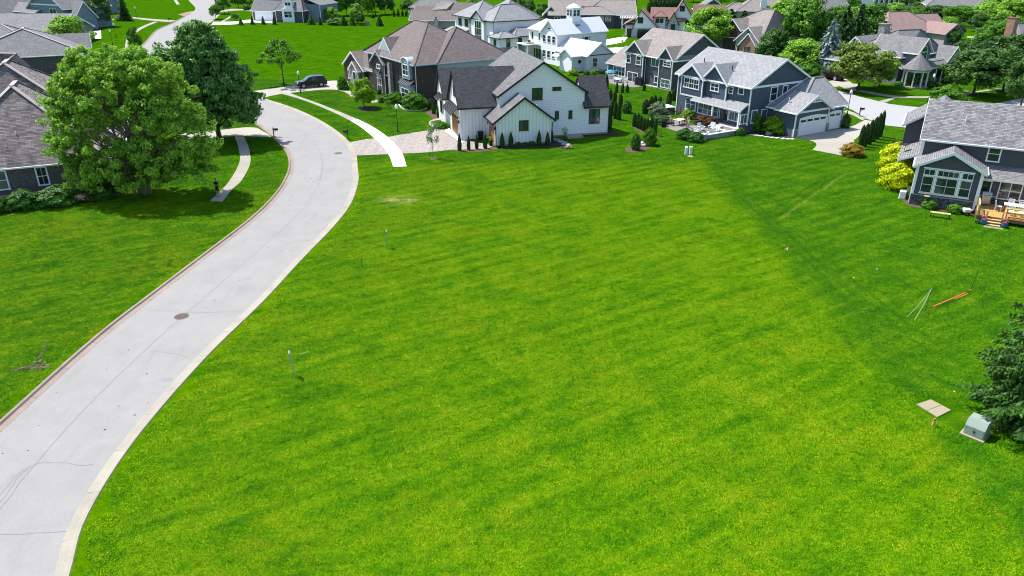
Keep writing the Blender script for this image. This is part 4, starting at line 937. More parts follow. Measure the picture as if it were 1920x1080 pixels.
SH = [
 ('bigshrub0', "two toned round shrub on the terrace wall's left, bigger one", [(21.12, 90.70, 1.31, 1.83)], 'box'),
 ('bigshrub1', "smaller round shrub touching the stone terrace wall", [(22.19, 89.36, 1.17, 1.68)], 'box'),
 ('shrub0', "conical dark shrub in the brown bed on the lawn", [(14.39, 85.54, 1.81, 1.05)], 'needle_fg'),
 ('bigshrub0', "bright leafy shrub in the brown bed on the lawn", [(16.32, 87.79, 2.04, 1.40)], 'leaf_mid'),
 ('bigshrub1', "grey green round shrub in the clump by the hot tub", [(20.13, 103.58, 2.04, 2.21)], 'leaf_pale'),
 ('shrub1', "low spreading juniper before the hot tub", [(19.99, 99.58, 0.99, 2.42)], 'box'),
 ('shrub2', "dark round shrub alone on the charcoal house lawn", [(16.20, 106.06, 1.64, 1.28)], 'leaf_deep'),
 ('bigshrub0', "wine red barberry hedge below the left half of the four-part window", [(25.17, 98.94, 1.20, 1.84)], 'leaf_red'),
 ('bigshrub1', "wine red barberry hedge below the right half of the four-part window", [(25.85, 97.06, 1.39, 1.67)], 'leaf_red'),
 ('shrub0', "bright green shrub under the left ground floor window of the slate blue house", [(24.11, 102.55, 1.23, 1.75)], 'leaf_lime'),
 ('shrub1', "bright green shrub at the corner nearest the hot tub on the slate blue house", [(23.43, 105.70, 0.89, 1.50)], 'leaf_lime'),
 ('shrub2', "dark green round shrub at the foot of the white porch post", [(28.49, 92.64, 1.00, 1.07)], 'box'),
 ('bigshrub0', "small tree-like shrub against the slate blue gable wall", [(31.10, 94.95, 2.37, 1.16)], 'leaf_mid'),
 ('bigshrub1', "big lime green mound shrub before the slate blue garage side wall", [(33.24, 94.07, 2.15, 2.50)], 'leaf_lime'),
 ('bigshrub0', "upright dark shrub beside the big white garage door", [(34.84, 93.21, 2.34, 1.21)], 'leaf_mid'),
 ('shrub0', "dark clipped shrub at the right end of the slate blue garage", [(43.24, 96.76, 1.72, 1.18)], 'leaf_deep'),
 ('bigshrub1', "orange and green ornamental grass clump at the end of the driveway", [(38.43, 82.92, 1.40, 2.17)], 'leaf_rust'),
 ('bigshrub0', "golden yellow shrub nearest the right house corner", [(37.91, 70.82, 2.68, 2.94)], 'leaf_yellow'),
 ('bigshrub1', "golden yellow shrub further along the right house side", [(40.63, 77.26, 2.81, 2.83)], 'leaf_yellow'),
 ('shrub1', "dark low shrub behind the golden shrubs", [(46.27, 88.57, 0.52, 1.28)], 'leaf_deep'),
 ('shrub0', "hosta clump before the left of the sunroom stone base", [(37.89, 64.66, 0.76, 1.26)], 'leaf_mid'),
 ('shrub1', "hosta clump before the right of the sunroom stone base", [(39.58, 63.49, 0.75, 1.29)], 'leaf_mid'),
 ('shrub2', "small leafy clump beside the deck rail", [(40.31, 63.34, 0.55, 0.67)], 'leaf_lime'),
 ('shrub0', "small mixed shrub beside the white utility unit on the right house corner", [(37.39, 67.46, 1.15, 0.60)], 'leaf_pale'),
 ('shrub1', "small green tuft right of the deck steps", [(41.74, 59.51, 0.43, 0.45)], 'leaf_deep'),
 ('shrub2', "small green tuft left of the deck steps", [(40.03, 60.56, 0.39, 0.46)], 'leaf_deep'),
 ('young', "little lime maple in the dark bed before the white farmhouse", [(6.39, 90.43, 1.63, 1.04)], 'leaf_lime'),
 ('bigshrub0', "bright green shrub at the left front corner of the brown brick house", [(-27.66, 124.46, 1.96, 1.48)], 'leaf_mid'),
 ('shrub1', "low green shrub beside the driveway of the brown brick house", [(-26.95, 123.98, 0.94, 1.04)], 'box'),
 ('shrub0', "low dark shrub by the tall entry window of the brown brick house", [(-21.04, 120.24, 0.83, 0.76)], 'leaf_deep'),
 ('bigshrub0', "leafy shrub at the left of the curved bed by the brown brick house", [(-19.34, 114.17, 1.11, 1.69)], 'leaf_mid'),
 ('bigshrub1', "broad lime green hydrangea under the bay window of the brown brick house", [(-17.45, 113.35, 1.57, 2.40)], 'leaf_mid'),
 ('bigshrub0', "big weeping dark green maple in the curved bed by the brown brick house", [(-14.06, 109.02, 2.28, 3.09)], 'leaf_mid'),
 ('shrub2', "golden green shrub behind the weeping maple by the brick wall", [(-13.63, 112.14, 1.87, 1.27)], 'leaf_lime'),
 ('young', "pale leafy shrub at the right corner of the brown brick house", [(-12.01, 110.17, 1.38, 1.40)], 'leaf_pale'),
 ('bigshrub1', "leafy perennials before the wooden garage door of the white farmhouse", [(-9.22, 96.76, 0.83, 1.52)], 'leaf_mid'),
 ('bigshrub0', "round boxwood beside the window of the taupe house", [(-44.34, 64.66, 1.66, 2.43)], 'box'),
 ('bigshrub1', "larger feathery yew right of the taupe house window", [(-41.92, 65.73, 1.68, 3.15)], 'box'),
 ('bigshrub0', "round boxwood cut off by the left edge below the taupe house", [(-45.93, 63.49, 1.35, 1.62)], 'box'),
 ('bigshrub1', "shrub in deep shade at the foot of the big birch", [(-38.50, 67.46, 1.41, 2.52)], 'leaf_deep'),
]
for i, (k, lb, it, mt) in enumerate(SH):
    X, Y, h, w = it[0]; plant(k, 'shrub', lb, 'shrub', (X, Y), h, w, mt, seed=i)
BG = [
 ('full1', "bright green oval tree before the red roofed stone house", [(42.80, 169.78, 9.84, 10.03)], 'leaf_birch'),
 ('oldspread', "olive green spreading tree before the grey house with the round turret", [(56.13, 123.50, 7.78, 9.36)], 'leaf_olive'),
 ('full0', "lime edged smaller tree at the right of the olive tree before the turret house", [(61.13, 126.93, 5.72, 4.44)], 'leaf_lime'),
 ('full1', "dark broad street tree above the right house roof", [(72.18, 118.89, 7.53, 9.37)], 'leaf_deep'),
 ('full0', "dark street tree next to the right edge, behind the broad street tree", [(79.13, 122.55, 9.00, 7.91)], 'leaf_deep'),
 ('full1', "dark green tree cut off by the right edge above the right house roof", [(73.31, 108.64, 7.78, 5.54)], 'leaf_deep'),
 ('oldspread', "yellow green low spreading tree right of the turret porch", [(75.45, 132.68, 2.69, 5.37)], 'leaf_mid'),
 ('spread0', "yellow green japanese maple before the turret porch", [(68.27, 128.45, 2.01, 3.86)], 'leaf_lime'),
 ('shrub0', "clipped juniper mound beside the japanese maple", [(69.76, 126.43, 0.95, 1.95)], 'leaf_deep'),
 ('shrub1', "low green hedge before the turret porch columns", [(65.34, 127.94, 0.79, 2.15)], 'box'),
 ('bigshrub1', "bright green small tree peeking over the right house ridge", [(64.73, 112.54, 2.73, 3.66)], 'leaf_mid'),
 ('oval0', "tall bright and dark poplar behind the tan gabled house", [(61.21, 164.74, 12.46, 9.52)], 'leaf_mid'),
 ('round0', "bright green tree left of the tall poplar", [(69.46, 202.51, 9.01, 10.20)], 'leaf_birch'),
 ('full0', "dark green tree before the tan gabled house", [(51.81, 153.99, 6.46, 7.02)], 'leaf_deep'),
 ('full1', "bright green tree right of the tan gabled house", [(53.88, 143.23, 6.07, 7.95)], 'leaf_birch'),
 ('bigshrub0', "leafy shrub between the slate blue house roof and the blue spruce", [(51.50, 133.78, 3.07, 3.55)], 'leaf_mid'),
 ('spruce0', "silver blue spruce between the tan house and the turret house", [(57.51, 140.75, 9.42, 6.85)], 'needle_blue'),
 ('spruce1', "narrow dark spruce left of the silver blue spruce", [(64.83, 164.74, 8.95, 5.21)], 'leaf_mid'),
 ('spruce0', "tall dark spruce behind the silver blue spruce", [(64.09, 151.16, 10.98, 7.74)], 'needle'),
 ('spruce1', "dark spruce beside the turret house garage roof", [(69.19, 156.93, 10.76, 7.58)], 'needle'),
 ('oval1', "bright green tree behind the dark spruces", [(78.77, 175.13, 9.89, 8.41)], 'leaf_mid'),
 ('oval0', "dark tree left of the faded red roof", [(89.38, 193.26, 8.88, 6.06)], 'leaf_deep'),
 ('round1', "green tree at the top edge behind the dark spruces", [(100.53, 236.10, 7.44, 5.43)], 'leaf_mid'),
 ('spruce1', "silver blue spruce before the faded red roof", [(103.02, 195.50, 5.53, 5.60)], 'needle_blue'),
 ('spruce0', "short green spruce left of the silver spruce by the red roof", [(103.71, 204.95, 3.69, 3.62)], 'needle'),
 ('spruce0', "small dark spruce beside the stone chimney of the turret house", [(100.55, 207.46, 3.07, 2.26)], 'needle'),
 ('pine0', "left dark pine behind the red roofed stone house", [(62.79, 226.74, 4.47, 5.83)], 'needle'),
 ('pine0', "right dark pine behind the red roofed stone house", [(66.05, 225.25, 4.16, 6.10)], 'needle'),
 ('round2', "rounded dark juniper right of the faded red house", [(94.55, 163.12, 3.64, 3.82)], 'leaf_deep'),
 ('round3', "dark juniper pair member nearer the street trees", [(94.18, 158.43, 3.55, 3.50)], 'leaf_deep'),
 ('round0', "green tree right of the faded red house wall", [(100.94, 178.87, 4.18, 3.19)], 'leaf_deep'),
 ('full0', "tall green tree left of the red brick chimney at the right edge", [(100.58, 161.53, 7.16, 8.01)], 'leaf_mid'),
 ('round1', "bright tree at the right edge below the top right grove", [(112.03, 175.13, 7.02, 7.20)], 'leaf_mid'),
 ('spread1', "spreading tree over the far lawn at the top right", [(126.28, 223.78, 5.97, 8.49)], 'leaf_mid'),
 ('round2', "yellow green round tree above the far path at the top right", [(135.22, 223.78, 7.37, 10.01)], 'leaf_birch'),
 ('full1', "big bright tree in the top right corner", [(135.72, 212.64, 9.15, 10.40)], 'leaf_birch'),
 ('round3', "small bright tree beside the far path at the top right", [(134.01, 223.78, 2.86, 3.64)], 'leaf_lime'),
 ('spread0', "green tree above the faded red roof ridge", [(118.04, 239.38, 4.55, 9.06)], 'leaf_mid'),
 ('round0', "green tree behind the faded red roof's right end", [(124.88, 242.75, 4.30, 6.56)], 'leaf_mid'),
 ('round1', "dark tree right of the faded red roof ridge", [(124.43, 232.90, 5.31, 7.56)], 'leaf_deep'),
 ('spread1', "dark green tree at the top edge behind the white columned house", [(144.76, 286.92, 5.38, 10.78)], 'leaf_deep'),
 ('round2', "deep green tree at the top edge, centre of the right grove", [(153.23, 286.92, 6.09, 11.17)], 'leaf_deep'),
 ('round3', "dark tree at the top edge left of the far hip roof", [(164.62, 296.67, 5.18, 9.15)], 'leaf_deep'),
 ('round0', "dark tree at the top edge right of the far hip roof", [(180.74, 291.72, 5.82, 11.74)], 'leaf_deep'),
 ('oval0', "left rounded evergreen on the far green behind the white hip house", [(3.31, 273.42, 4.46, 3.68)], 'leaf_deep'),
 ('oval1', "middle tall evergreen on the far green behind the white hip house", [(6.02, 255.31, 5.31, 4.13)], 'leaf_deep'),
 ('full0', "right bright evergreen on the far green behind the white hip house", [(9.34, 242.75, 5.06, 4.92)], 'leaf_mid'),
 ('round1', "dark small evergreen left of the far green row", [(0.20, 301.78, 3.02, 3.64)], 'leaf_deep'),
 ('oval0', "round green tree at the left end of the grey ranch house", [(15.37, 253.44, 6.06, 4.44)], 'leaf_mid'),
 ('oval1', "small dark tree just before the left end of the grey ranch house", [(17.42, 253.44, 2.57, 2.05)], 'leaf_deep'),
 ('round2', "small round tree by the pergola of the grey ranch house", [(31.36, 228.25, 3.06, 3.09)], 'leaf_mid'),
 ('col0', "left tall arborvitae before the grey ranch house", [(26.68, 223.78, 3.71, 1.36)], 'arb'),
 ('col1', "right tall arborvitae before the grey ranch house", [(27.89, 223.78, 3.85, 1.36)], 'arb'),
 ('oval1', "dark tree at the right end of the grey ranch roof", [(41.71, 273.42, 5.48, 2.57)], 'leaf_deep'),
 ('round0', "dark tree left of the mauve roofed house", [(-35.30, 269.18, 4.40, 5.07)], 'leaf_deep'),
 ('oval1', "bright green tree between the mauve roof and the white hip house", [(-13.83, 282.28, 4.60, 4.17)], 'leaf_birch'),
 ('shrub0', "round clipped shrub on the lawn left of the grey ranch pergola", [(27.00, 239.38, 0.76, 1.13)], 'leaf_lime'),
 ('young', "thin tree in the garden of the white hip house", [(-4.87, 164.74, 2.39, 2.49)], 'leaf_mid'),
 ('bigshrub0', "bright hedge in the garden left of the white hip house wall", [(-7.85, 170.65, 1.46, 3.05)], 'leaf_lime'),
 ('young', "narrow young tree beside the pale court of the white farmhouse with cupola", [(25.22, 176.05, 3.33, 1.45)], 'leaf_birch'),
 ('shrub1', "round shrub left of the white annexe wall", [(11.02, 138.95, 1.03, 1.74)], 'leaf_lime'),
 ('shrub2', "small round shrub under the window of the white annexe", [(14.90, 140.14, 0.76, 0.88)], 'leaf_lime'),
 ('shrub0', "small dark shrub under the right window of the white annexe", [(16.24, 140.75, 0.76, 0.88)], 'leaf_deep'),
 ('shrub1', "small dark shrub between the round ones by the white annexe", [(13.58, 139.54, 0.75, 0.97)], 'leaf_deep'),
 ('shrub2', "pale blue green round shrub at the top left walk", [(-119.16, 241.06, 1.69, 2.93)], 'leaf_pale'),
 ('round0', "young dark tree before the dark wood behind the slate house", [(-64.34, 249.78, 4.10, 4.38)], 'leaf_mid'),
 ('full1', "bright green small tree before the wood right of the pergola", [(-54.66, 239.38, 4.25, 4.20)], 'leaf_birch'),
 ('full0', "bright pointed small tree before the dark wood", [(-45.52, 232.90, 5.61, 4.41)], 'leaf_birch'),
 ('full1', "dark purple green round tree at the end of the planted row", [(-43.88, 228.25, 3.49, 2.78)], 'leaf_deep'),
 ('bigshrub1', "low green shrub mass in the planted row behind the open lawn", [(-50.69, 229.78, 1.91, 4.66)], 'leaf_mid'),
 ('shrub1', "small pointed dark shrub right of the dark wood", [(-43.96, 249.78, 1.27, 1.01)], 'arb'),
]
for i, (k, lb, it, mt) in enumerate(BG):
    X, Y, h, w = it[0]; w *= 1.0 if 'col' in k else 1.18; plant(k, 'shrub' if ('shrub' in k) else ('spruce_tree' if 'spruce' in k else 'tree'), lb, 'shrub' if 'shrub' in k else 'tree', (X, Y), h, w, mt, seed=i + 7)
row('round', 'tree', 'tree', 'bright trees of the top right grove', ['leaf_mid', 'leaf_birch', 'leaf_mid', 'leaf_deep'],
    [(104.06, 220.89, 4.51, 7.19), (120.60, 249.78, 4.73, 7.75), (112.18, 223.78, 4.84, 6.67), (133.06, 257.21, 4.86, 8.66), (127.98, 236.10, 4.79, 7.98), (114.93, 207.46, 4.26, 5.08), (137.12, 239.38, 4.85, 7.44), (124.42, 210.02, 4.84, 6.28), (121.28, 195.50, 6.02, 7.46), (113.47, 175.13, 5.91, 6.24), (110.65, 182.77, 4.74, 5.00), (109.41, 193.26, 4.24, 4.48), (105.53, 232.90, 5.90, 6.93), (91.32, 210.02, 6.69, 6.85), (90.22, 218.07, 6.65, 6.80), (78.16, 197.78, 6.83, 6.20)],
    ["bright tree of the top right grove above the left half of the faded red roof", "second bright tree of the grove, above the red roof's left end", "dense tree right above the faded red ridge", "green tree behind the silver spruce at the red roof", "green tree at the left side of the far lawn", "low tree at the left end of the far path", "green tree above the far path, middle", "green tree on the far lawn's right side",
     "big green tree right of the far lawn", "green tree at the right edge above the brick chimney", "rounded tree left of the brick chimney house", "small tree by the dark junipers", "green tree behind the row of dark spruces, right", "green tree behind the row of dark spruces, middle", "green tree behind the row of dark spruces, left", "green tree between the poplar and the dark spruces"], 4)
row('oval', 'tree', 'tree', 'tall dark trees of the wood behind the slate house', ['leaf_deep', 'leaf_deep', 'leaf_mid'],
    [(-62.89, 257.21, 8.05, 5.89), (-60.81, 261.08, 8.17, 5.62), (-56.65, 257.21, 7.74, 6.24), (-53.92, 259.13, 8.27, 5.93), (-50.95, 259.13, 7.95, 5.24), (-46.78, 257.21, 8.69, 4.85), (-45.00, 261.08, 7.52, 7.73), (-42.14, 263.07, 7.74, 6.73), (-49.61, 273.42, 8.19, 5.51)],
    [o_ + " tall dark tree from the left in the wood behind the slate house" for o_ in ("first", "second", "third", "fourth", "fifth", "sixth", "seventh", "eighth", "ninth")])
row('arb', 'arborvitae', 'shrub', 'hedge of tall evergreens at the top', ['arb'],
    [(46.88, 269.18, 4.57, 2.35), (48.69, 271.28, 4.60, 2.37), (50.53, 273.42, 4.46, 2.39), (52.40, 275.58, 4.50, 2.41), (54.30, 277.78, 4.36, 2.43), (56.22, 280.01, 4.39, 2.44), (58.18, 282.28, 4.42, 2.46), (59.97, 284.58, 4.45, 2.29)],
    [o_ + " tall evergreen from the left in the hedge behind the red roofed house" for o_ in ("first", "second", "third", "fourth", "fifth", "sixth", "seventh", "eighth")], 3)
row('arb', 'arborvitae', 'shrub', 'little evergreens on the terrace at the top', ['arb'],
    [(-37.88, 254.37, 2.17, 0.86), (-36.64, 255.31, 2.42, 0.86), (-35.27, 255.31, 2.10, 0.86), (-34.06, 255.31, 1.94, 0.86)],
    [o_ + " little evergreen from the left beside the white terrace left of the mauve roof" for o_ in ("first", "second", "third", "fourth")], 3)
row('round', 'tree', 'tree', 'trees along the top edge', ['leaf_mid', 'leaf_deep', 'leaf_birch'],
    [(-52.48, 349.78, 5.62, 7.93), (-7.13, 356.84, 4.85, 7.13), (11.66, 349.78, 6.05, 10.26), (29.72, 356.84, 6.16, 9.51), (72.34, 318.20, 6.71, 8.51), (79.23, 301.78, 5.64, 9.30), (92.04, 324.07, 6.43, 8.66), (111.95, 349.78, 6.05, 9.33), (133.17, 356.84, 6.16, 8.56), (148.74, 342.99, 6.36, 10.07), (166.46, 356.84, 6.16, 10.94), (199.41, 349.78, 6.48, 10.73), (-163.35, 371.82, 5.50, 9.90), (-106.12, 379.78, 6.07, 11.12), (-35.37, 379.78, 4.68, 8.59), (53.06, 379.78, 5.15, 10.11), (69.30, 371.82, 5.04, 8.91)],
    [o_ + " treetop from the left along the top edge of the view" for o_ in ("first", "second", "third", "fourth", "fifth", "sixth", "seventh", "eighth", "ninth", "tenth", "eleventh", "twelfth", "thirteenth", "fourteenth", "fifteenth", "sixteenth", "seventeenth")], 4)

# ---------------------------------------------------------------- house building kit (local metres: u = x, v = y, z up)
def house(name, label, O, ang, cat="house"):
    return thing(name, label, cat, (O[0], O[1], 0), R(ang))

def gable(h, u0, u1, v0, v1, ze, zr, axis, wall, roof, trim='white', oe=.35, orr=.3, rc=None, z0=0, t=.2, walls=True, or0=None, or1=None):
    a0, a1, b0, b1 = (u0, u1, v0, v1) if axis == 'v' else (v0, v1, u0, u1)
    rc = (a0 + a1) / 2 if rc is None else rc
    sl = (zr - ze) / (rc - a0); sr = (zr - ze) / (a1 - rc)
    T = (lambda a, b, z: (a, b, z)) if axis == 'v' else (lambda a, b, z: (b, a, z))
    c0 = b0 - (orr if or0 is None else or0); c1 = b1 + (orr if or1 is None else or1)
    top = [(a0 - oe, ze - sl * oe), (rc, zr), (a1 + oe, ze - sr * oe)]
    m = MB(); vs = [T(a, b, z) for b in (c0, c1) for a, z in top] + [T(a, b, z - t) for b in (c0, c1) for a, z in top]
    q = lambda *f: f if axis == 'v' else f[::-1]
    for f, mi in ((q(0, 1, 4, 3), 0), (q(1, 2, 5, 4), 0), (q(6, 9, 10, 7), 1), (q(7, 10, 11, 8), 1), (q(0, 3, 9, 6), 1), (q(2, 8, 11, 5), 1),
                  (q(0, 6, 7, 1), 1), (q(1, 7, 8, 2), 1), (q(3, 4, 10, 9), 1), (q(4, 5, 11, 10), 1)):
        m.add([], []); m.f.append(tuple(f[::-1])); m.mi.append(mi)
    m.v = vs
    r = m.build("roof", [M[roof], M[trim]], h)
    # rake boards hung on the gable ends and a gutter along each eave
    for b, s in ((c0, -1), (c1, 1)):
        if orr > 0.02:
            k = MB(); d = 0.035
            for (p, qd) in ((top[0], top[1]), (top[1], top[2])):
                vv = [T(p[0], b, p[1] + .01), T(qd[0], b, qd[1] + .01), T(qd[0], b, qd[1] - t - .06), T(p[0], b, p[1] - t - .06)]
                vv2 = [T(p[0], b + s * d, p[1] + .01), T(qd[0], b + s * d, qd[1] + .01), T(qd[0], b + s * d, qd[1] - t - .06), T(p[0], b + s * d, p[1] - t - .06)]
                k.add(vv + vv2, [(0, 1, 2, 3), (7, 6, 5, 4), (0, 4, 5, 1), (1, 5, 6, 2), (2, 6, 7, 3), (3, 7, 4, 0)])
            k.build("rake_board", M[trim], h)
    for (a, z), s in ((top[0], -1), (top[2], 1)):
        k = MB(); k.box(T(a + s * .005, c0 + .02, z - .17), T(a + s * .11, c1 - .02, z - .04)); k.build("gutter", M[trim], h)
    if walls:
        tt = t * 0.92
        m = MB(); pts = [(a0, z0), (a1, z0), (a1, ze - tt), (rc, zr - tt), (a0, ze - tt)]
        vs = [T(a, b0, z) for a, z in pts] + [T(a, b1, z) for a, z in pts]
        fs = [(0, 1, 2, 3, 4), (9, 8, 7, 6, 5)] + [(i, i + 5, (i + 1) % 5 + 5, (i + 1) % 5) for i in range(5)]
        m.add(vs, [f if axis == 'v' else f[::-1] for f in fs]); m.build("wall", M[wall], h)
    return r

def hip(h, u0, u1, v0, v1, ze, zr, r0, r1, wall, roof, trim='white', oh=.4, z0=0, t=.2, cap=None, walls=True, axis=None):
    axis = axis or ('v' if abs(r1[1] - r0[1]) >= abs(r1[0] - r0[0]) else 'u')
    U0, U1, V0, V1 = u0 - oh, u1 + oh, v0 - oh, v1 + oh
    C = [(U0, V0, ze), (U1, V0, ze), (U1, V1, ze), (U0, V1, ze)]; A = (*r0, zr); B = (*r1, zr)
    m = MB(); m.v = C + [A, B] + [(x, y, z - t) for x, y, z in C]
    if axis == 'v': F = [(0, 1, 4), (1, 2, 5, 4), (2, 3, 5), (3, 0, 4, 5)]
    else: F = [(0, 1, 5, 4), (1, 2, 5), (2, 3, 4, 5), (3, 0, 4)]
    for f in F: m.f.append(f); m.mi.append(0)
    for i in range(4): m.f.append((i, 6 + i, 6 + (i + 1) % 4, (i + 1) % 4)); m.mi.append(1)
    m.f.append((9, 8, 7, 6)); m.mi.append(1)
    r = m.build("roof", [M[roof], M[trim]], h)
    lines = [(C[0], A), (C[3], B if axis == 'v' else A), (C[1], A if axis == 'v' else B), (C[2], B), (A, B)]
    for p, q_ in lines:
        if (Vector(p) - Vector(q_)).length > .3:
            k = MB(); k.bar(Vector(p) + Vector((0, 0, .03)), Vector(q_) + Vector((0, 0, .03)), .42 if cap else .24, .07); k.build("ridge_cap", M[cap or roof], h)
    k = MB()
    for i in range(4):
        p, q_ = Vector(C[i]), Vector(C[(i + 1) % 4]); d = (q_ - p).normalized(); nrm = Vector((d.y, -d.x, 0)) * .055
        k.bar(p + nrm + d * .06 - Vector((0, 0, .1)), q_ + nrm - d * .06 - Vector((0, 0, .1)), .1, .13)
    k.build("gutter", M[trim], h)
    if walls:
        k = MB(); k.box((u0, v0, z0), (u1, v1, ze - t + .01)); k.build("wall", M[wall], h)
    return r

def slab_roof(h, pts, roof, trim='white', t=.16, name="roof"):
    """single-pitch roof panel given by its four upper corners (counter-clockwise from above)"""
    m = MB(); m.v = list(pts) + [(x, y, z - t) for x, y, z in pts]
    m.f = [(0, 1, 2, 3), (7, 6, 5, 4)] + [(i, 4 + i, 4 + (i + 1) % 4, (i + 1) % 4) for i in range(4)]
    m.mi = [0, 1, 1, 1, 1, 1]
    return m.build(name, [M[roof], M[trim]], h)

def block(h, name, a, b, mat):
    m = MB(); m.box(a, b); return m.build(name, M[mat], h)

def PL(face, off):
    return {'S': lambda a, d, z: (a, off - d, z), 'N': lambda a, d, z: (a, off + d, z),
            'W': lambda a, d, z: (off - d, a, z), 'E': lambda a, d, z: (off + d, a, z)}[face]

def win(h, face, off, a0, a1, z0, z1, cols=1, rows=1, fr='white', gl='glass', fw=.11, mull=.07, cas=.05, bars=0, name="window", arch=False):
    """window let into a casing: the frame stands proud, each pane is set back inside it"""
    a0, a1 = min(a0, a1), max(a0, a1); z0, z1 = min(z0, z1), max(z0, z1)
    P = PL(face, off); m = MB()
    m.box(P(a0 - fw, -.02, z1), P(a1 + fw, cas, z1 + fw)); m.box(P(a0 - fw - .03, -.02, z0 - fw), P(a1 + fw + .03, cas + .03, z0))
    m.box(P(a0 - fw, -.02, z0), P(a0, cas, z1)); m.box(P(a1, -.02, z0), P(a1 + fw, cas, z1))
    cw = (a1 - a0) / cols; rh = (z1 - z0) / rows
    for i in range(1, cols): m.box(P(a0 + i * cw - mull / 2, -.02, z0), P(a0 + i * cw + mull / 2, cas * .8, z1))
    for j in range(1, rows): m.box(P(a0, -.02, z0 + j * rh - mull / 2.6), P(a1, cas * .7, z0 + j * rh + mull / 2.6))
    for i in range(cols):
        for k in range(bars):
            x = a0 + i * cw + cw * (k + 1) / (bars + 1); m.box(P(x - .015, -.02, z0), P(x + .015, cas * .55, z1))
    if arch:
        n = 9; ca, r_ = (a0 + a1) / 2, (a1 - a0) / 2
        for k in range(n):
            t0, t1 = math.pi * k / n, math.pi * (k + 1) / n
            for rr0, rr1, dd in ((r_, r_ + fw, cas),):
                q = [P(ca + rr * math.cos(t), d_, z1 + rr * math.sin(t)) for d_ in (-.02, dd) for rr, t in ((rr0, t0), (rr1, t0), (rr1, t1), (rr0, t1))]
                m.add(q, [(0, 1, 2, 3), (4, 5, 6, 7), (0, 1, 5, 4), (1, 2, 6, 5), (2, 3, 7, 6), (3, 0, 4, 7)])
    w = m.build(name, M[fr], h)
    for i in range(cols):
        for j in range(rows):
            k = MB(); k.box(P(a0 + i * cw + .01, -.01, z0 + j * rh + .01), P(a0 + (i + 1) * cw - .01, .015, z0 + (j + 1) * rh - .01)); k.build("pane", M[gl], w)
    if arch:
        k = MB(); q = [P(ca, .015, z1)] + [P(ca + r_ * .99 * math.cos(math.pi * t / 12), .015, z1 + r_ * .99 * math.sin(math.pi * t / 12)) for t in range(13)]
        q2 = [P(ca, -.01, z1)] + [P(ca + r_ * .99 * math.cos(math.pi * t / 12), -.01, z1 + r_ * .99 * math.sin(math.pi * t / 12)) for t in range(13)]
        k.add(q, [(0, t, t + 1) for t in range(1, 13)]); k.add(q, [(0, t + 1, t) for t in range(1, 13)]) if False else None
        k.build("pane", M[gl], w)
    return w

def garage(h, face, off, a0, a1, z1, mat='garage_white', lights=4, rows=4, cols=4, fr='white', z0=0.03, arch=0.0, lightrow=True):
    P = PL(face, off); a0, a1 = min(a0, a1), max(a0, a1)
    m = MB(); m.box(P(a0, -.05, z0), P(a1, .02, z1)); d = m.build("garage_door", M[mat], h)
    rh = (z1 - z0) / rows; cw = (a1 - a0) / cols
    for j in range(rows):
        for i in range(cols):
            if j == rows - 1 and lightrow:
                k = MB(); k.box(P(a0 + i * cw + .12, .0, z0 + j * rh + .12), P(a0 + (i + 1) * cw - .12, .035, z0 + (j + 1) * rh - .12)); k.build("pane", M['glass'], d)
            else:
                k = MB(); k.box(P(a0 + i * cw + .05, .0, z0 + j * rh + .04), P(a0 + (i + 1) * cw - .05, .035, z0 + (j + 1) * rh - .04)); k.build("panel", M[mat], d)
    k = MB(); k.box(P(a0 - .13, -.02, 0), P(a0, .05, z1)); k.box(P(a1, -.02, 0), P(a1 + .13, .05, z1))
    if arch:
        n = 8
        for q in range(n):
            x0 = a0 - .13 + (a1 - a0 + .26) * q / n; x1 = a0 - .13 + (a1 - a0 + .26) * (q + 1) / n
            f = lambda x: z1 + .12 + arch * (1 - ((x - (a0 + a1) / 2) / ((a1 - a0) / 2 + .13)) ** 2)
            vs = [P(x0, -.02, z1), P(x1, -.02, z1), P(x1, -.02, f(x1)), P(x0, -.02, f(x0)), P(x0, .05, z1), P(x1, .05, z1), P(x1, .05, f(x1)), P(x0, .05, f(x0))]
            k.add(vs, [(0, 3, 2, 1), (4, 5, 6, 7), (0, 1, 5, 4), (1, 2, 6, 5), (2, 3, 7, 6), (3, 0, 4, 7)])
    else: k.box(P(a0 - .13, -.02, z1), P(a1 + .13, .05, z1 + .16))
    k.build("door_casing", M[fr], d)
    return d

def door(h, face, off, a0, a1, z0, z1, mat='black', fr='white', glass=True):
    P = PL(face, off); a0, a1 = min(a0, a1), max(a0, a1); m = MB(); m.box(P(a0, -.03, z0), P(a1, .02, z1)); d = m.build("door", M[mat], h)
    k = MB(); k.box(P(a0 - .11, -.02, z0), P(a0, .05, z1)); k.box(P(a1, -.02, z0), P(a1 + .11, .05, z1)); k.box(P(a0 - .11, -.02, z1), P(a1 + .11, .05, z1 + .12)); k.build("door_casing", M[fr], d)
    if glass: k = MB(); k.box(P(a0 + .12, 0, z0 + .25), P(a1 - .12, .03, z1 - .15)); k.build("pane", M['glass'], d)
    k = MB(); k.box(P(a1 - .1, .02, z0 + .95), P(a1 - .06, .08, z0 + 1.08)); k.build("handle", M['dark_metal'], d)
    return d

def post(h, name, u, v, z0, z1, w, mat='white'):
    m = MB(); m.box((u - w / 2, v - w / 2, z0), (u + w / 2, v + w / 2, z1)); m.box((u - w * .75, v - w * .75, z0), (u + w * .75, v + w * .75, z0 + .2)); m.box((u - w * .7, v - w * .7, z1 - .12), (u + w * .7, v + w * .7, z1))
    return m.build(name, M[mat], h)

def corner(h, u, v, z0, z1, mat='white', w=.14):
    m = MB(); m.box((u - w / 2, v - w / 2, z0), (u + w / 2, v + w / 2, z1)); return m.build("corner_board", M[mat], h)

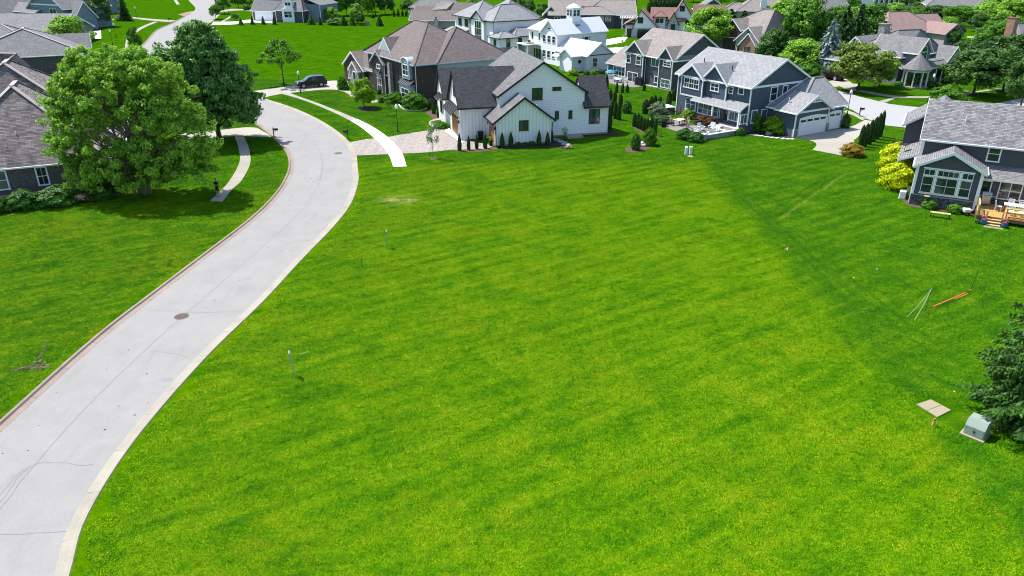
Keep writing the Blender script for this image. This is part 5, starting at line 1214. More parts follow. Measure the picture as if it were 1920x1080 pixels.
def belt(h, face, off, a0, a1, z, hh=.22, mat='white', d=.045):
    P = PL(face, off); m = MB(); m.box(P(a0, -.02, z), P(a1, d, z + hh)); return m.build("trim_board", M[mat], h)

def pipe(h, pts, mat='white', r=.045, name="downspout"):
    m = MB(); m.tube(pts, r, 6); return m.build(name, M[mat], h)

def awning(h, face, off, a0, a1, z_wall, z_edge, depth, n, mat='seam'):
    P = PL(face, off); m = MB()
    q = [P(a0, -.02, z_wall), P(a1, -.02, z_wall), P(a1, depth, z_edge), P(a0, depth, z_edge)]
    q2 = [(x, y, z - .08) for x, y, z in q]
    m.add(q + q2, [(0, 1, 2, 3), (3, 2, 1, 0), (4, 5, 6, 7), (0, 4, 5, 1), (1, 5, 6, 2), (2, 6, 7, 3), (3, 7, 4, 0)])
    a = m.build("awning", M[mat], h)
    for i in range(n + 1):
        x = a0 + (a1 - a0) * i / n; k = MB(); k.bar(Vector(P(x, 0, z_wall + .03)), Vector(P(x, depth, z_edge + .03)), .05, .07); k.build("seam", M['dark_metal'], a)
    for x in (a0 + .1, a1 - .1):
        k = MB(); k.bar(P(x, 0, z_edge - .35), P(x, depth * .8, z_edge - .02), .06); k.build("bracket", M['black'], a)
    return a

def chimney(h, u0, u1, v0, v1, z0, z1, mat, capm='walk'):
    c = block(h, "chimney", (u0, v0, z0), (u1, v1, z1), mat)
    m = MB(); m.box((u0 - .1, v0 - .1, z1), (u1 + .1, v1 + .1, z1 + .12)); m.build("cap", M[capm], c)
    m = MB(); m.box(((u0 + u1) / 2 - .2, (v0 + v1) / 2 - .2, z1 + .12), ((u0 + u1) / 2 + .2, (v0 + v1) / 2 + .2, z1 + .5)); m.build("flue", M['dark_metal'], c)
    return c

def vent(h, u, v, z, hh=.45, mat='white'):
    m = MB(); m.tube([(u, v, z - .2), (u, v, z + hh)], .06, 7); return m.build("vent_pipe", M[mat], h)

# ---------------------------------------------------------------- white modern farmhouse (centre)
h = house("farmhouse", "modern white farmhouse with black gutters, charcoal roofs and a tall gable behind the lawn", (4.69, 88.88), 15)
gable(h, -5.65, 5.1, 2.8, 16.2, 5.57, 9.14, 'v', 'white_lap', 'roof_mid', 'black', .33, .3, -.28)
gable(h, -6.8, 0, 0, 5.4, 3.15, 5.65, 'v', 'white_bb', 'roof_mid', 'black', .45, .3, -3.4)
gable(h, 5.1, 8.36, 2.8, 7.4, 4.15, 6.9, 'u', 'white_lap', 'roof_black', 'black', .5, .14)
gable(h, -10.2, -3.0, 4.3, 10.85, 4.46, 8.05, 'u', 'white_bb', 'roof_black', 'black', .5, .3)
gable(h, -10.6, -3.0, 12.2, 18.0, 4.0, 7.0, 'u', 'white_bb', 'roof_black', 'black', .4, .3)
block(h, "wall", (-9.6, 10.8, 0), (-5.0, 12.3, 3.9), 'white_bb')
slab_roof(h, [(-9.9, 10.7, 4.35), (-5.5, 10.7, 4.35), (-5.5, 12.4, 4.0), (-9.9, 12.4, 4.0)], 'roof_black', 'black')
win(h, 'S', 2.8, -1.55, -.35, 4.65, 6.0, 2, 1, 'black', mull=.05, fw=.06)
win(h, 'S', 2.8, 1.0, 2.0, 5.66, 6.02, 1, 1, 'black', fw=.06)
win(h, 'S', 2.8, 1.4, 1.78, 2.18, 3.1, 1, 1, 'black', fw=.06)
win(h, 'S', 2.8, 3.15, 3.53, 2.16, 3.1, 1, 1, 'black', fw=.06)
win(h, 'S', 2.8, 5.85, 7.15, 1.4, 3.1, 2, 1, 'black', mull=.06, fw=.06)
win(h, 'S', 0, -3.95, -2.9, 1.7, 2.85, 2, 1, 'black', mull=.06, fw=.06)
win(h, 'W', -10.2, 6.95, 8.05, 4.75, 5.95, 1, 1, 'black', fw=.06)
win(h, 'W', -10.6, 14.4, 15.6, 1.3, 2.7, 1, 1, 'black', fw=.06)
garage(h, 'W', -10.2, 5.4, 9.5, 2.55, 'wood', 4, 4, 4, 'white')
garage(h, 'W', -6.8, .75, 3.35, 2.55, 'wood', 3, 4, 2, 'white')
awning(h, 'W', -10.2, 4.75, 10.2, 3.75, 2.95, 1.15, 12)
awning(h, 'W', -10.6, 13.7, 16.3, 3.7, 3.1, .7, 6)
pipe(h, [(-7.2, -.38, 2.75), (-6.86, -.1, 2.45), (-6.84, -.08, .1)], 'black', .06); pipe(h, [(.42, -.36, 2.75), (.08, -.1, 2.45), (.06, -.08, .1)], 'black', .06)
pipe(h, [(8.4, 2.4, 3.4), (8.42, 2.74, 3.1), (8.42, 2.74, .1)], 'black', .06)
block(h, "foundation", (-6.83, -.02, 0), (.03, 3, .18), 'walk'); block(h, "foundation", (-.2, 2.77, 0), (8.39, 7, .2), 'walk')
for u, v in ((-6.95, 3.75), (-6.95, .35)): block(h, "wall_lamp", (u, v - .07, 1.9), (u + .12, v + .07, 2.2), 'black')
for v in (4.85, 10.05): block(h, "wall_lamp", (-10.35, v - .07, 1.9), (-10.22, v + .07, 2.25), 'black')
block(h, "vent_hood", (2.3, 2.66, 3.3), (2.55, 2.79, 3.5), 'white')
block(h, "step", (2.6, 1.3, 0), (4.6, 2.7, .25), 'walk')
vent(h, -1.9, -.25, 4.2, .5)

# ---------------------------------------------------------------- slate blue two-storey house with white garage doors
h = house("blue_house", "slate blue two-storey house with white trim, twin rear gables and white garage doors", (29.62, 94.1), 31)
gable(h, 0, 10.85, 0, 13.0, 5.85, 8.72, 'v', 'navy_lap', 'roof_lgrey', 'white', .42, .38)
gable(h, -.75, 5, 7.6, 11.6, 5.85, 7.35, 'u', 'navy_lap', 'roof_lgrey', 'white', .35, .3, z0=3.05)
gable(h, -.35, 5, 3.75, 8.0, 5.75, 7.72, 'u', 'navy_lap', 'roof_lgrey', 'white', .35, .32, z0=3.0)
m = MB()
m.add([(.0, -.035, 5.85), (10.85, -.035, 5.85), (5.42, -.035, 8.45), (0, 0, 5.85), (10.85, 0, 5.85), (5.42, 0, 8.45)], [(0, 1, 2), (5, 4, 3), (0, 3, 4, 1), (1, 4, 5, 2), (2, 5, 3, 0)])
m.build("gable_panel", M['navy_bb'], h)
belt(h, 'S', -.03, .05, 10.8, 5.45, .26)
# garage wing
hip(h, 3.4, 12.6, -4.4, 3.4, 3.05, 6.05, (10.5, -.7), (12.3, -.7), 'navy_lap', 'roof_lgrey', 'white', .35, walls=False)
block(h, "wall", (3.4, -4.4, 0), (12.6, -.03, 2.87), 'navy_lap'); block(h, "wall", (10.86, -.03, 0), (12.6, 3.4, 2.87), 'navy_lap')
gable(h, 3.15, 9.2, -4.75, -1.6, 3.25, 4.95, 'v', 'navy_lap', 'roof_lgrey', 'white', .4, .4, or1=-.02)
garage(h, 'S', -4.75, 4.0, 8.88, 2.1, 'garage_white', 4, 4, 4, 'white', arch=.22)
garage(h, 'S', -4.4, 9.95, 12.15, 2.15, 'garage_white', 2, 4, 2, 'white', arch=.15)
belt(h, 'S', -4.75, 3.2, 9.15, 2.9, .2)
for a, b in (((4.2, -5.13, 3.3), (6.18, -5.13, 4.75)), ((8.15, -5.13, 3.3), (6.18, -5.13, 4.75))): pass
m = MB(); m.bar((5.35, -5.12, 4.12), (7.0, -5.12, 4.12), .07, .13); m.bar((6.18, -5.12, 4.1), (6.18, -5.12, 4.8), .07, .1); m.bar((5.6, -5.12, 4.15), (6.1, -5.12, 4.6), .06, .09); m.bar((6.75, -5.12, 4.15), (6.26, -5.12, 4.6), .06, .09)
m.build("gable_truss", M['white'], h)
for u0, u1 in ((3.13, 3.85), (9.0, 9.63)): block(h, "stone_base", (u0, -4.83, 0), (u1, -4.5, 1.0), 'stone')
block(h, "stone_base", (12.3, -4.48, 0), (12.64, -3.0, 1.0), 'stone')
for u, v, z0, z1 in ((3.17, -4.73, 0, 3.0), (12.58, -4.4, 0, 3.0), (9.18, -4.73, 1.0, 3.0)): corner(h, u, v, z0, z1)
corner(h, 0, 0, .9, 5.6); corner(h, 0, 12.98, 0, 5.7); corner(h, -.75, 7.62, 3.05, 5.7); corner(h, -.75, 11.58, 3.05, 5.7); corner(h, -.35, 3.77, 3.1, 5.6)
block(h, "stone_base", (-.06, -.07, 0), (10.9, 12.9, .9), 'stone_dark')
m = MB(); m.bar((10.4, -.06, 6.08), (3.3, -.06, 3.16), .05, .16); m.build("flashing_board", M['white'], h)
win(h, 'S', 0, 3.62, 4.7, 3.65, 5.25, 1, 2); win(h, 'S', 0, 5.8, 6.55, 4.35, 5.25, 1, 1)
win(h, 'S', 0, 2.42, 3.35, .95, 2.6, 1, 1, gl='glass_blue'); win(h, 'S', 0, .65, 1.55, 1.2, 2.65, 1, 1, gl='glass_blue')
win(h, 'W', -.75, 8.35, 11.0, 4.2, 5.35, 3, 2, bars=1)
block(h, "bay_panel", (-.79, 7.75, 3.25), (-.74, 11.45, 3.95), 'navy_bb'); belt(h, 'W', -.75, 7.6, 11.6, 3.05, .2); belt(h, 'W', -.75, 7.6, 11.6, 5.5, .18)
win(h, 'W', -.35, 5.15, 6.45, 4.38, 5.25, 2, 2); belt(h, 'W', -.35, 3.75, 8.0, 5.42, .18)
win(h, 'W', 0, 3.0, 3.6, 4.45, 5.15, 1, 2); win(h, 'W', 0, 1.25, 2.0, 4.6, 5.25, 1, 1)
win(h, 'W', 0, 9.3, 11.1, 1.15, 2.6, 2, 2, gl='glass_blue')
win(h, 'W', 0, 5.15, 8.7, 1.05, 2.3, 4, 2, gl='glass_blue')
door(h, 'W', 0, 3.35, 4.7, .6, 2.2, 'black'); win(h, 'W', 0, 1.35, 3.05, 1.15, 2.2, 2, 1, gl='glass_blue', bars=1)
block(h, "porch_wall", (-1.2, .0, 0), (0, .12, .9), 'stone_dark')
win(h, 'S', .06, -1.15, -.1, 1.25, 2.3, 2, 1, gl='glass_blue')
slab_roof(h, [(-1.35, .1, 2.85), (.0, .1, 3.65), (.0, 9.0, 3.65), (-1.35, 9.0, 2.85)][::1], 'roof_lgrey')
slab_roof(h, [(0, -.05, 3.63), (.02, -.05, 3.64), (.02, 9.0, 3.64), (0, 9.0, 3.63)], 'roof_lgrey')
post(h, "porch_post", -1.2, .35, .55, 2.75, .2); post(h, "porch_post", -1.2, 4.95, .3, 2.75, .18)
block(h, "porch_floor", (-1.5, .1, 0), (-.05, 5.2, .55), 'stone_pale')
for k in range(3): block(h, "step", (-1.5 - .35 * (k + 1), 2.6, 0), (-1.5 - .35 * k, 4.9, .45 - .14 * k), 'walk')
vent(h, 1.6, 5.0, 7.05, .45, 'dark_metal'); vent(h, 2.4, 10.9, 7.3, .4, 'dark_metal'); vent(h, 4.1, -2.6, 3.9, .5); 
gable(h, 8.5, 13.2, 7.0, 11.5, 5.4, 7.5, 'u', 'navy_lap', 'roof_lgrey', 'white', .35, .3)

# ---------------------------------------------------------------- charcoal house behind it
h = house("charcoal_house", "charcoal two-storey house with white trim and a tan roof beyond the arborvitae", (26.0, 123.5), 32)
gable(h, 0, 11.2, 0, 11.4, 5.05, 8.45, 'v', 'charcoal_lap', 'roof_tan', 'white', .42, .35)
gable(h, -.55, 5.5, 6.85, 11.25, 5.15, 6.95, 'u', 'charcoal_bb', 'roof_tan', 'white', .35, .3)
gable(h, -.55, 5.5, -.2, 2.95, 5.1, 6.75, 'u', 'charcoal_bb', 'roof_tan', 'white', .35, .3)
slab_roof(h, [(-.4, 11.4, 2.42), (4.0, 11.4, 5.0), (4.0, 17.0, 5.0), (-.4, 17.0, 2.42)], 'roof_tan')
block(h, "wall", (0, 11.3, 0), (6, 16.7, 2.3), 'charcoal_lap')
m = MB(); m.add([(0, 16.68, 2.2), (4.0, 16.68, 2.2), (4.0, 16.68, 4.75), (0, 11.4, 2.2), (4.0, 11.4, 2.2), (4.0, 11.4, 4.75)], [(0, 2, 1), (3, 4, 5), (0, 1, 4, 3), (1, 2, 5, 4), (2, 0, 3, 5)]); m.build("wall", M['charcoal_lap'], h)
block(h, "stone_base", (-.06, 11.3, 0), (6, 16.75, .42), 'stone_pale'); block(h, "stone_base", (-.6, -.25, 0), (8, 11.3, .14), 'stone_pale')
win(h, 'W', 0, 12.1, 15.1, .62, 2.0, 4, 2); win(h, 'W', -.55, 10.15, 11.0, 3.2, 4.5, 1, 2); win(h, 'W', -.55, 7.45, 8.55, 3.2, 4.5, 1, 2)
win(h, 'W', -.55, 8.0, 10.5, .2, 1.65, 2, 1); win(h, 'W', 0, 3.5, 5.35, 3.3, 4.6, 2, 1, gl='glass_blue'); win(h, 'W', -.55, .3, 1.9, 3.75, 4.45, 2, 2)
win(h, 'W', -.55, .25, 2.1, .4, 1.6, 2, 2, gl='glass_blue'); win(h, 'W', 0, 3.4, 4.3, .75, 1.65, 1, 1)
win(h, 'S', 0, 1.1, 2.25, 3.45, 4.45, 1, 1, gl='glass_blue'); win(h, 'S', 0, 1.0, 2.0, 1.0, 2.0, 1, 1)
belt(h, 'S', 0, .1, 11.1, 4.65, .24); belt(h, 'W', -.55, 6.85, 11.25, 4.68, .16); belt(h, 'W', -.55, -.2, 2.95, 4.62, .16)
for u, v in ((-.55, 6.9), (-.55, 11.2), (-.55, -.15), (-.55, 2.9), (0, 16.65)): corner(h, u, v, .1, 4.9 if v < 12 else 2.2)
pipe(h, [(-.1, 6.75, 4.9), (-.1, 6.75, .1)])

# ---------------------------------------------------------------- brown brick house on the curve
h = house("brick_house", "dark brown brick house with a huge brown hip roof, pale dormer and arched bay", (-13.85, 110.56), 32.5)
hip(h, 0, 13.6, 0, 17.6, 5.95, 10.75, (6.3, 8.1), (6.3, 12.6), 'brick_dark', 'roof_brown', 'teal', .4)
hip(h, .3, 13, 9, 27.6, 3.2, 10.68, (6.3, 12.4), (6.3, 12.7), 'brick_dark', 'roof_brown', 'teal', .4, walls=False)
hip(h, 3.45, 16, -.35, 9, 5.97, 10.2, (9.6, 5.2), (9.7, 5.4), 'teal', 'roof_brown', 'teal', .4)
m = MB(); m.add([(3.05, -.75, 5.99), (3.55, -.75, 5.99), (7.5, 3.55, 9.45), (7.05, 3.75, 9.45)], [(0, 1, 2, 3)]); 
gable(h, -.35, 6, 10.6, 15.4, 4.98, 6.6, 'u', 'brick_dark', 'roof_brown', 'teal', .3, .25)
gable(h, .7, 6.3, 9.75, 14.2, 6.55, 8.55, 'u', 'teal', 'roof_brown', 'white', .25, .2, z0=5.6)
m = MB(); m.add([(.44, 10.2, 6.6), (.44, 13.75, 6.6), (.44, 11.97, 8.2), (.5, 10.2, 6.6), (.5, 13.75, 6.6), (.5, 11.97, 8.2)], [(0, 2, 1), (3, 4, 5), (0, 1, 4, 3), (1, 2, 5, 4), (2, 0, 3, 5)]); m.build("gable_panel", M['teal'], h)
gable(h, -.35, 8, 19.0, 28.0, 2.9, 5.3, 'u', 'brick_dark', 'roof_brown', 'white', .35, .25, rc=23.8)
gable(h, -.8, 4, 20.6, 24.4, 2.6, 3.85, 'u', 'stone', 'roof_brown', 'white', .25, .2)
block(h, "wall", (.3, 15.3, 0), (9, 19.2, 2.75), 'brick_dark')
slab_roof(h, [(-.2, 15.2, 3.0), (4.4, 15.2, 5.9), (4.4, 19.2, 5.9), (-.2, 19.2, 3.0)], 'roof_brown')
# arched bay
block(h, "bay_wall", (-.5, 1.15, 3.7), (.1, 3.7, 6.0), 'teal')
m = MB(); n = 10
prof = [(2.42 + 1.3 * math.cos(math.pi * t / n), 6.0 + .75 * math.sin(math.pi * t / n)) for t in range(n + 1)]
m.add([(-.55, a, z) for a, z in prof] + [(2.2, a, z) for a, z in prof], [tuple(range(n, -1, -1))] + [(i, i + 1, n + 2 + i, n + 1 + i) for i in range(n)]); m.build("arched_dormer", M['teal'], h)
for t in range(n):
    pass
m = MB()
for t in range(n): m.bar((-.62, *prof[t]), (-.62, *prof[t + 1]), .12, .14)
m.build("arch_trim", M['white'], h)
win(h, 'W', -.5, 1.55, 3.3, 4.25, 5.65, 2, 2, arch=False)
block(h, "bay_wall", (-.8, .5, 0), (.1, 4.2, 3.0), 'teal'); awning(h, 'W', -.02, .35, 4.35, 3.75, 3.0, .95, 9)
win(h, 'W', -.8, 1.2, 3.5, 1.0, 2.3, 2, 2)
win(h, 'W', -.35, 11.9, 13.5, .25, 2.35, 2, 2); awning(h, 'W', -.35, 11.8, 13.6, 3.7, 3.3, .4, 6); win(h, 'W', -.35, 12.1, 13.3, 3.9, 4.4, 2, 1); block(h, "panel", (-.4, 11.85, 2.6), (-.33, 13.6, 3.2), 'teal')
block(h, "entry_shade_panel", (-.03, 6.1, 0), (.05, 7.9, 4.9), 'black'); block(h, "pier", (-.5, 8.2, 0), (.2, 9.0, 5.2), 'stone');  # black panel paints in the shade of a set-back entry, wall stays flat
win(h, 'W', -.35, 25.0, 26.2, .6, 1.9, 2, 2); door(h, 'W', -.8, 21.6, 22.8, 0, 2.1, 'black')
pipe(h, [(-.08, -.12, 5.7), (-.08, -.12, .1)]); pipe(h, [(-.4, 10.4, 4.8), (-.4, 10.4, .1)]); pipe(h, [(-.1, 15.4, 2.9), (-.1, 15.4, .1)])
pipe(h, [(16.1, -.5, 5.7), (16.1, -.5, .1)])

# ---------------------------------------------------------------- taupe house at the left edge
h = house("taupe_house", "taupe brick house with wavy hip roofs cut by the left edge", (-44.54, 69.44), 24)
hip(h, -9.2, 5.2, 0, 14, 2.85, 9.25, (-1.9, 6.0), (-1.9, 9.0), 'brick_taupe', 'roof_taupe', 'white', .5, cap='ridge')
hip(h, -16, 6.4, 7, 26, 2.9, 10.6, (-3.1, 12.6), (-3.1, 15.5), 'brick_taupe', 'roof_taupe', 'white', .5, cap='ridge')
hip(h, -14, 3.4, 15, 30, 3.2, 10.9, (-2.5, 17.5), (-6.5, 20), 'brick_taupe', 'roof_taupe', 'white', .5, cap='ridge')
win(h, 'S', 0, -.78, -.02, .85, 2.45, 1, 2, bars=1, fw=.13); win(h, 'S', 0, -5.2, -3.35, .8, 2.45, 2, 2, gl='glass_blue', fw=.13)
vent(h, -1.95, 2.1, 5.2, .45)
block(h, "foundation", (-9.22, -.03, 0), (5.22, 1, .2), 'walk')
pipe(h, [(5.3, -.1, 2.7), (5.3, -.1, .1)], 'dark_metal')

# ---------------------------------------------------------------- grey house at the right edge with a timber deck
h = house("deck_house", "charcoal house with a blotchy grey roof and a white framed sunroom at the right edge", (36.73, 65.88), -29)
gable(h, 0, 16, 3.0, 12.2, 5.72, 8.35, 'u', 'charcoal_lap', 'roof_blotch', 'white', .4, .35)
gable(h, 0, 5.1, 0, 3.2, 3.84, 5.2, 'v', 'charcoal_lap', 'roof_grey', 'white', .35, .3, or1=0)
block(h, "stone_base", (-.05, -.06, 0), (5.15, 3, .95), 'stone_dark'); 
block(h, "sill_course", (-.1, -.1, .95), (5.2, 3, 1.03), 'walk')
# big window group of the sunroom
P_ = PL('S', 0)
for a0, a1 in ((.62, 1.42), (1.72, 2.5), (2.55, 3.32), (3.64, 4.42)):
    win(h, 'S', 0, a0, a1, 1.3, 2.72, 1, 2, fw=.05, mull=.05); win(h, 'S', 0, a0, a1, 2.92, 3.38, 1, 1, fw=.05, bars=1)
for a0, a1, z0, z1 in ((1.5, 1.65, 1.25, 3.42), (3.4, 3.57, 1.25, 3.42), (.55, 4.48, 2.79, 2.86), (.48, 4.55, 1.13, 1.22), (.48, 4.55, 3.46, 3.57)): block(h, "casing", (a0, -.05, z0), (a1, .0, z1), 'white')
corner(h, .03, .0, 1.03, 3.6, w=.2); corner(h, 5.07, .0, 0.2, 3.6, w=.2); corner(h, 0, 3.0, 0, 5.5, w=.2)
# low part with the deck door
block(h, "wall", (5.0, 1.6, 0), (14, 3.1, 3.0), 'charcoal_lap'); block(h, "stone_base", (5.0, 1.55, 0), (14, 2, .95), 'stone_dark')
slab_roof(h, [(4.9, 1.15, 2.9), (14, 1.15, 2.9), (14, 3.02, 3.72), (4.9, 3.02, 3.72)], 'roof_grey')
door(h, 'S', 1.6, 5.25, 6.0, .7, 2.55, 'black'); win(h, 'S', 1.6, 6.75, 8.35, 1.2, 2.65, 2, 2, fw=.09, mull=.06); win(h, 'S', 1.6, 9.6, 11.2, 1.2, 2.65, 2, 2, fw=.09, mull=.06)
win(h, 'S', 3.0, 5.3, 6.15, 4.1, 5.35, 1, 2); win(h, 'S', 3.0, 9, 9.9, 4.1, 5.35, 1, 2)
block(h, "wall_lamp", (6.1, 1.45, 2.75), (6.4, 1.6, 2.85), 'white')
# left side wings
gable(h, -1.9, 4, 10.6, 16.4, 5.3, 7.3, 'v', 'charcoal_lap', 'roof_blotch', 'white', .3, .25, or0=.2)
slab_roof(h, [(-1.9, 4.2, 2.9), (-.02, 4.2, 3.7), (-.02, 19, 3.7), (-1.9, 19, 2.9)], 'roof_grey')
block(h, "wall", (-1.5, 7.5, 0), (0, 18.6, 2.75), 'charcoal_lap'); corner(h, -1.5, 7.5, 0, 2.75, w=.18); post(h, "porch_post", -1.6, 4.5, 0, 2.75, .18)
win(h, 'W', -1.5, 9.5, 11, 1, 2.3, 2, 1)
m = MB(); m.tube([(-1.5, 7.4, 3.2), (-1.5, 7.4, 3.7)], .03, 6); m.lathe([(.05, 0), (.3, .06), (.42, .16), (.40, .17), (.0, .05)], (-1.55, 7.3, 3.65), 12); m.build("satellite_dish", M['dark_metal'], h)
vent(h, 3.0, 5.2, 6.95, .5); pipe(h, [(-.1, .02, 3.5), (-.1, .02, .1)]); pipe(h, [(5.2, -.1, 3.5), (5.2, -.1, .7)])

# ---------------------------------------------------------------- slate house with white garage door (top left of centre)
h = house("slate_house", "dark slate blue house with a white garage door beyond the open lawn", (-79.12, 241.90), -17)
gable(h, 0, 9.0, 0, 8, 3.3, 7.6, 'u', 'charcoal_lap', 'roof_grey', 'white', .4, .3)
garage(h, 'S', 0, .9, 6.9, 2.75, 'garage_white', 4, 4, 4, 'white', lightrow=False)
hip(h, 8.9, 18.2, -1.4, 8, 3.3, 8.4, (12.3, 3.5), (14.8, 3.5), 'charcoal_lap', 'roof_grey', 'white', .35)
block(h, "front_bay", (11.4, -1.75, 0), (15.4, .5, 3.9), 'white'); gable(h, 12.0, 14.8, -1.3, 4, 6.0, 7.3, 'v', 'white', 'roof_grey', 'white', .25, .25, z0=3.2)
win(h, 'S', -1.3, 12.5, 14.3, 4.7, 5.5, 2, 1); win(h, 'S', -1.75, 12.2, 14.7, 1.4, 3.0, 2, 2)
block(h, "wall", (3.2, 3.2, 3), (17.8, 12, 8.2), 'charcoal_lap'); hip(h, 3.2, 17.8, 3.2, 12, 8.4, 11.5, (7, 7.6), (14, 7.6), 'charcoal_lap', 'roof_grey', 'white', .4, walls=False)
win(h, 'S', 3.2, 5.0, 6.4, 6.2, 7.9, 1, 2); 
block(h, "wall", (17.0, 1.5, 0), (22.5, 12, 5.0), 'blue_lap'); slab_roof(h, [(16.9, 1.2, 7.0), (22.8, 1.2, 4.9), (22.8, 12, 4.9), (16.9, 12, 7.0)], 'roof_grey')
corner(h, 9.0, -1.4, 0, 3.1); corner(h, 18.15, -1.4, 0, 3.1); corner(h, 0, 0, 0, 3.1); corner(h, 22.45, 1.5, 0, 4.8)

# ---------------------------------------------------------------- mauve roofed ranch behind the brown roof
h = house("ranch_house", "long low brick ranch house with a mauve brown roof behind the huge brown roof", (-27.2, 211), -4)
gable(h, 0, 19, 0, 10, 3.1, 5.05, 'u', 'tan', 'roof_brown', 'white', .4, .4, z0=0)
gable(h, 6.5, 19, 5, 13, 4.6, 6.75, 'u', 'tan', 'roof_brown', 'white', .3, .3)
gable(h, 0, 12, 6, 12.5, 4.2, 5.9, 'u', 'tan', 'roof_brown', 'white', .3, .3)
m = MB(); m.add([(5.0, 4.9, 5.12), (9.2, 4.9, 5.4), (10.6, 8.8, 6.9), (7.1, 8.8, 7.0), (5, 4.9, 4.9), (9.2, 4.9, 4.9), (10.6, 8.8, 4.9), (7.1, 8.8, 4.9)], [(0, 1, 2, 3), (0, 4, 5, 1), (1, 5, 6, 2), (2, 6, 7, 3), (3, 7, 4, 0)]); m.build("cross_roof", M['roof_tan'], h)
chimney(h, 6.6, 7.7, -1.5, -.6, 0, 3.3, 'stone_pale')
block(h, "wall_base", (0.05, -.03, 0), (19, 1, 1.0), 'stone_dark'); win(h, 'S', 0, 3, 4.6, 1.2, 2.5, 2, 1)
h = house("grey_roofed_house", "house with a pale grey hip roof at the top edge behind the mauve roof", (-31.5, 246), -3)
hip(h, 0, 15, 0, 10, 3.6, 6.8, (4.5, 5), (10.5, 5), 'tan', 'roof_grey', 'white', .4); win(h, 'S', 0, 2, 4, 1.2, 2.6, 2, 1)

# ---------------------------------------------------------------- white hip roofed house
h = house("white_hip_house", "white two-storey house with grey hip roofs and a tall stacked window", (-4.03, 172.4), 31)
hip(h, 0, 11.4, 0, 8.6, 6.15, 9.2, (4.3, 4.3), (8.2, 4.3), 'white_lap', 'roof_lgrey', 'dark_metal', .45)
hip(h, .0, 9.5, 8.5, 18.6, 6.2, 9.5, (4.6, 13), (4.9, 13.5), 'white_lap', 'roof_lgrey', 'dark_metal', .45)
hip(h, 4, 14, 3.0, 14.0, 6.18, 9.8, (8.8, 7.5), (9.2, 9.5), 'white_lap', 'roof_lgrey', 'dark_metal', .4)
gable(h, -.5, 5, 3.6, 9.4, 6.2, 8.0, 'u', 'white_lap', 'roof_lgrey', 'dark_metal', .35, .3)
win(h, 'W', -.5, 4.8, 7.7, 1.2, 5.75, 3, 3, fw=.16)
block(h, "stone_pier", (-.25, 9.3, 0), (.1, 11.3, 5.9), 'stone')
win(h, 'W', 0, 12.0, 13.5, 4.1, 5.6, 1, 1, 'black'); win(h, 'W', 0, 15.2, 16.6, 4.1, 5.6, 1, 1, 'black')
slab_roof(h, [(-2.4, 11.2, 2.7), (0.05, 11.2, 3.5), (.05, 20.2, 3.5), (-2.4, 20.2, 2.7)], 'roof_lgrey', 'dark_metal')
win(h, 'W', 0, 12.0, 14.6, .4, 2.5, 2, 1, 'black'); win(h, 'W', 0, 15.6, 16.6, .6, 2.4, 1, 1, 'black'); post(h, "porch_post", -2.2, 11.5, 0, 2.6, .2, 'dark_metal'); post(h, "porch_post", -2.2, 19.8, 0, 2.6, .2)
hip(h, -.9, 3.6, -4.0, .2, 3.05, 4.2, (1.0, -1.9), (1.7, -1.9), 'white_lap', 'roof_lgrey', 'dark_metal', .4)
hip(h, 3.4, 10.5, -3.2, .2, 3.15, 4.7, (5.2, -1.2), (8.8, -1.2), 'white_lap', 'roof_lgrey', 'dark_metal', .4)
block(h, "stone_base", (-.95, -4.05, 0), (3.65, -3.0, 1.1), 'stone'); block(h, "stone_base", (3.6, -3.25, 0), (10.5, -3, 1.0), 'stone')
win(h, 'S', -4.0, .9, 1.8, .9, 2.7, 1, 1, 'black', fw=.06); win(h, 'S', -3.2, 4.4, 5.3, .8, 2.7, 1, 1, 'black', fw=.06); win(h, 'W', -.9, -2.6, -1.6, .9, 2.6, 1, 1, 'black', fw=.06)
pipe(h, [(-.1, -.1, 5.9), (-.1, -.1, .1)], 'dark_metal')

# ---------------------------------------------------------------- white farmhouse with cupola and metal roofs
h = house("cupola_house", "bright white farmhouse with standing seam roofs and a cupola", (8.73, 150.8), 33)
gable(h, 0, 12.2, 0, 5.4, 6.0, 8.25, 'u', 'white_brick', 'metal_roof', 'white', .3, .25)
gable(h, 1.2, 8, 5.2, 10.2, 6.0, 7.6, 'v', 'white_brick', 'metal_roof', 'white', .3, .25, walls=False)
block(h, "wall", (.3, 5.3, 0), (8, 10.2, 5.9), 'white_brick'); slab_roof(h, [(.0, 5.2, 6.05), (4.6, 5.2, 7.65), (4.6, 10.4, 7.65), (.0, 10.4, 6.05)], 'metal_roof')
for z0, z1 in ((4.1, 5.25), (1.2, 2.4)):
    for a in (.7, 2.3, 3.9): win(h, 'W', 0, a, a + .9, z0, z1, 1, 2, fw=.06)
win(h, 'W', .3, 6.2, 6.7, 4.1, 5.5, 1, 1, fw=.06); win(h, 'W', .3, 8.5, 9.2, 4.1, 5.5, 1, 1, fw=.06); win(h, 'W', 0, 2.2, 3.2, 6.5, 6.75, 1, 1, fw=.06)
win(h, 'W', .3, 5.8, 8.6, .4, 2.4, 3, 1, fw=.08); win(h, 'S', 0, 6.6, 7.6, 3.8, 4.9, 1, 2, fw=.06)
for a in (6.1, 7.75): block(h, "shutter", (a, -.06, 3.7), (a + .35, -.01, 5.0), 'teal')
chimney(h, -2.3, -.9, 6.6, 7.9, 0, 3.6, 'stone_pale'); block(h, "porch_roof", (-3.0, 5.9, 3.3), (.2, 9.8, 3.48), 'white'); post(h, "porch_post", -2.8, 9.6, 0, 3.3, .2); post(h, "porch_post", -2.8, 6.1, 0, 3.3, .2)
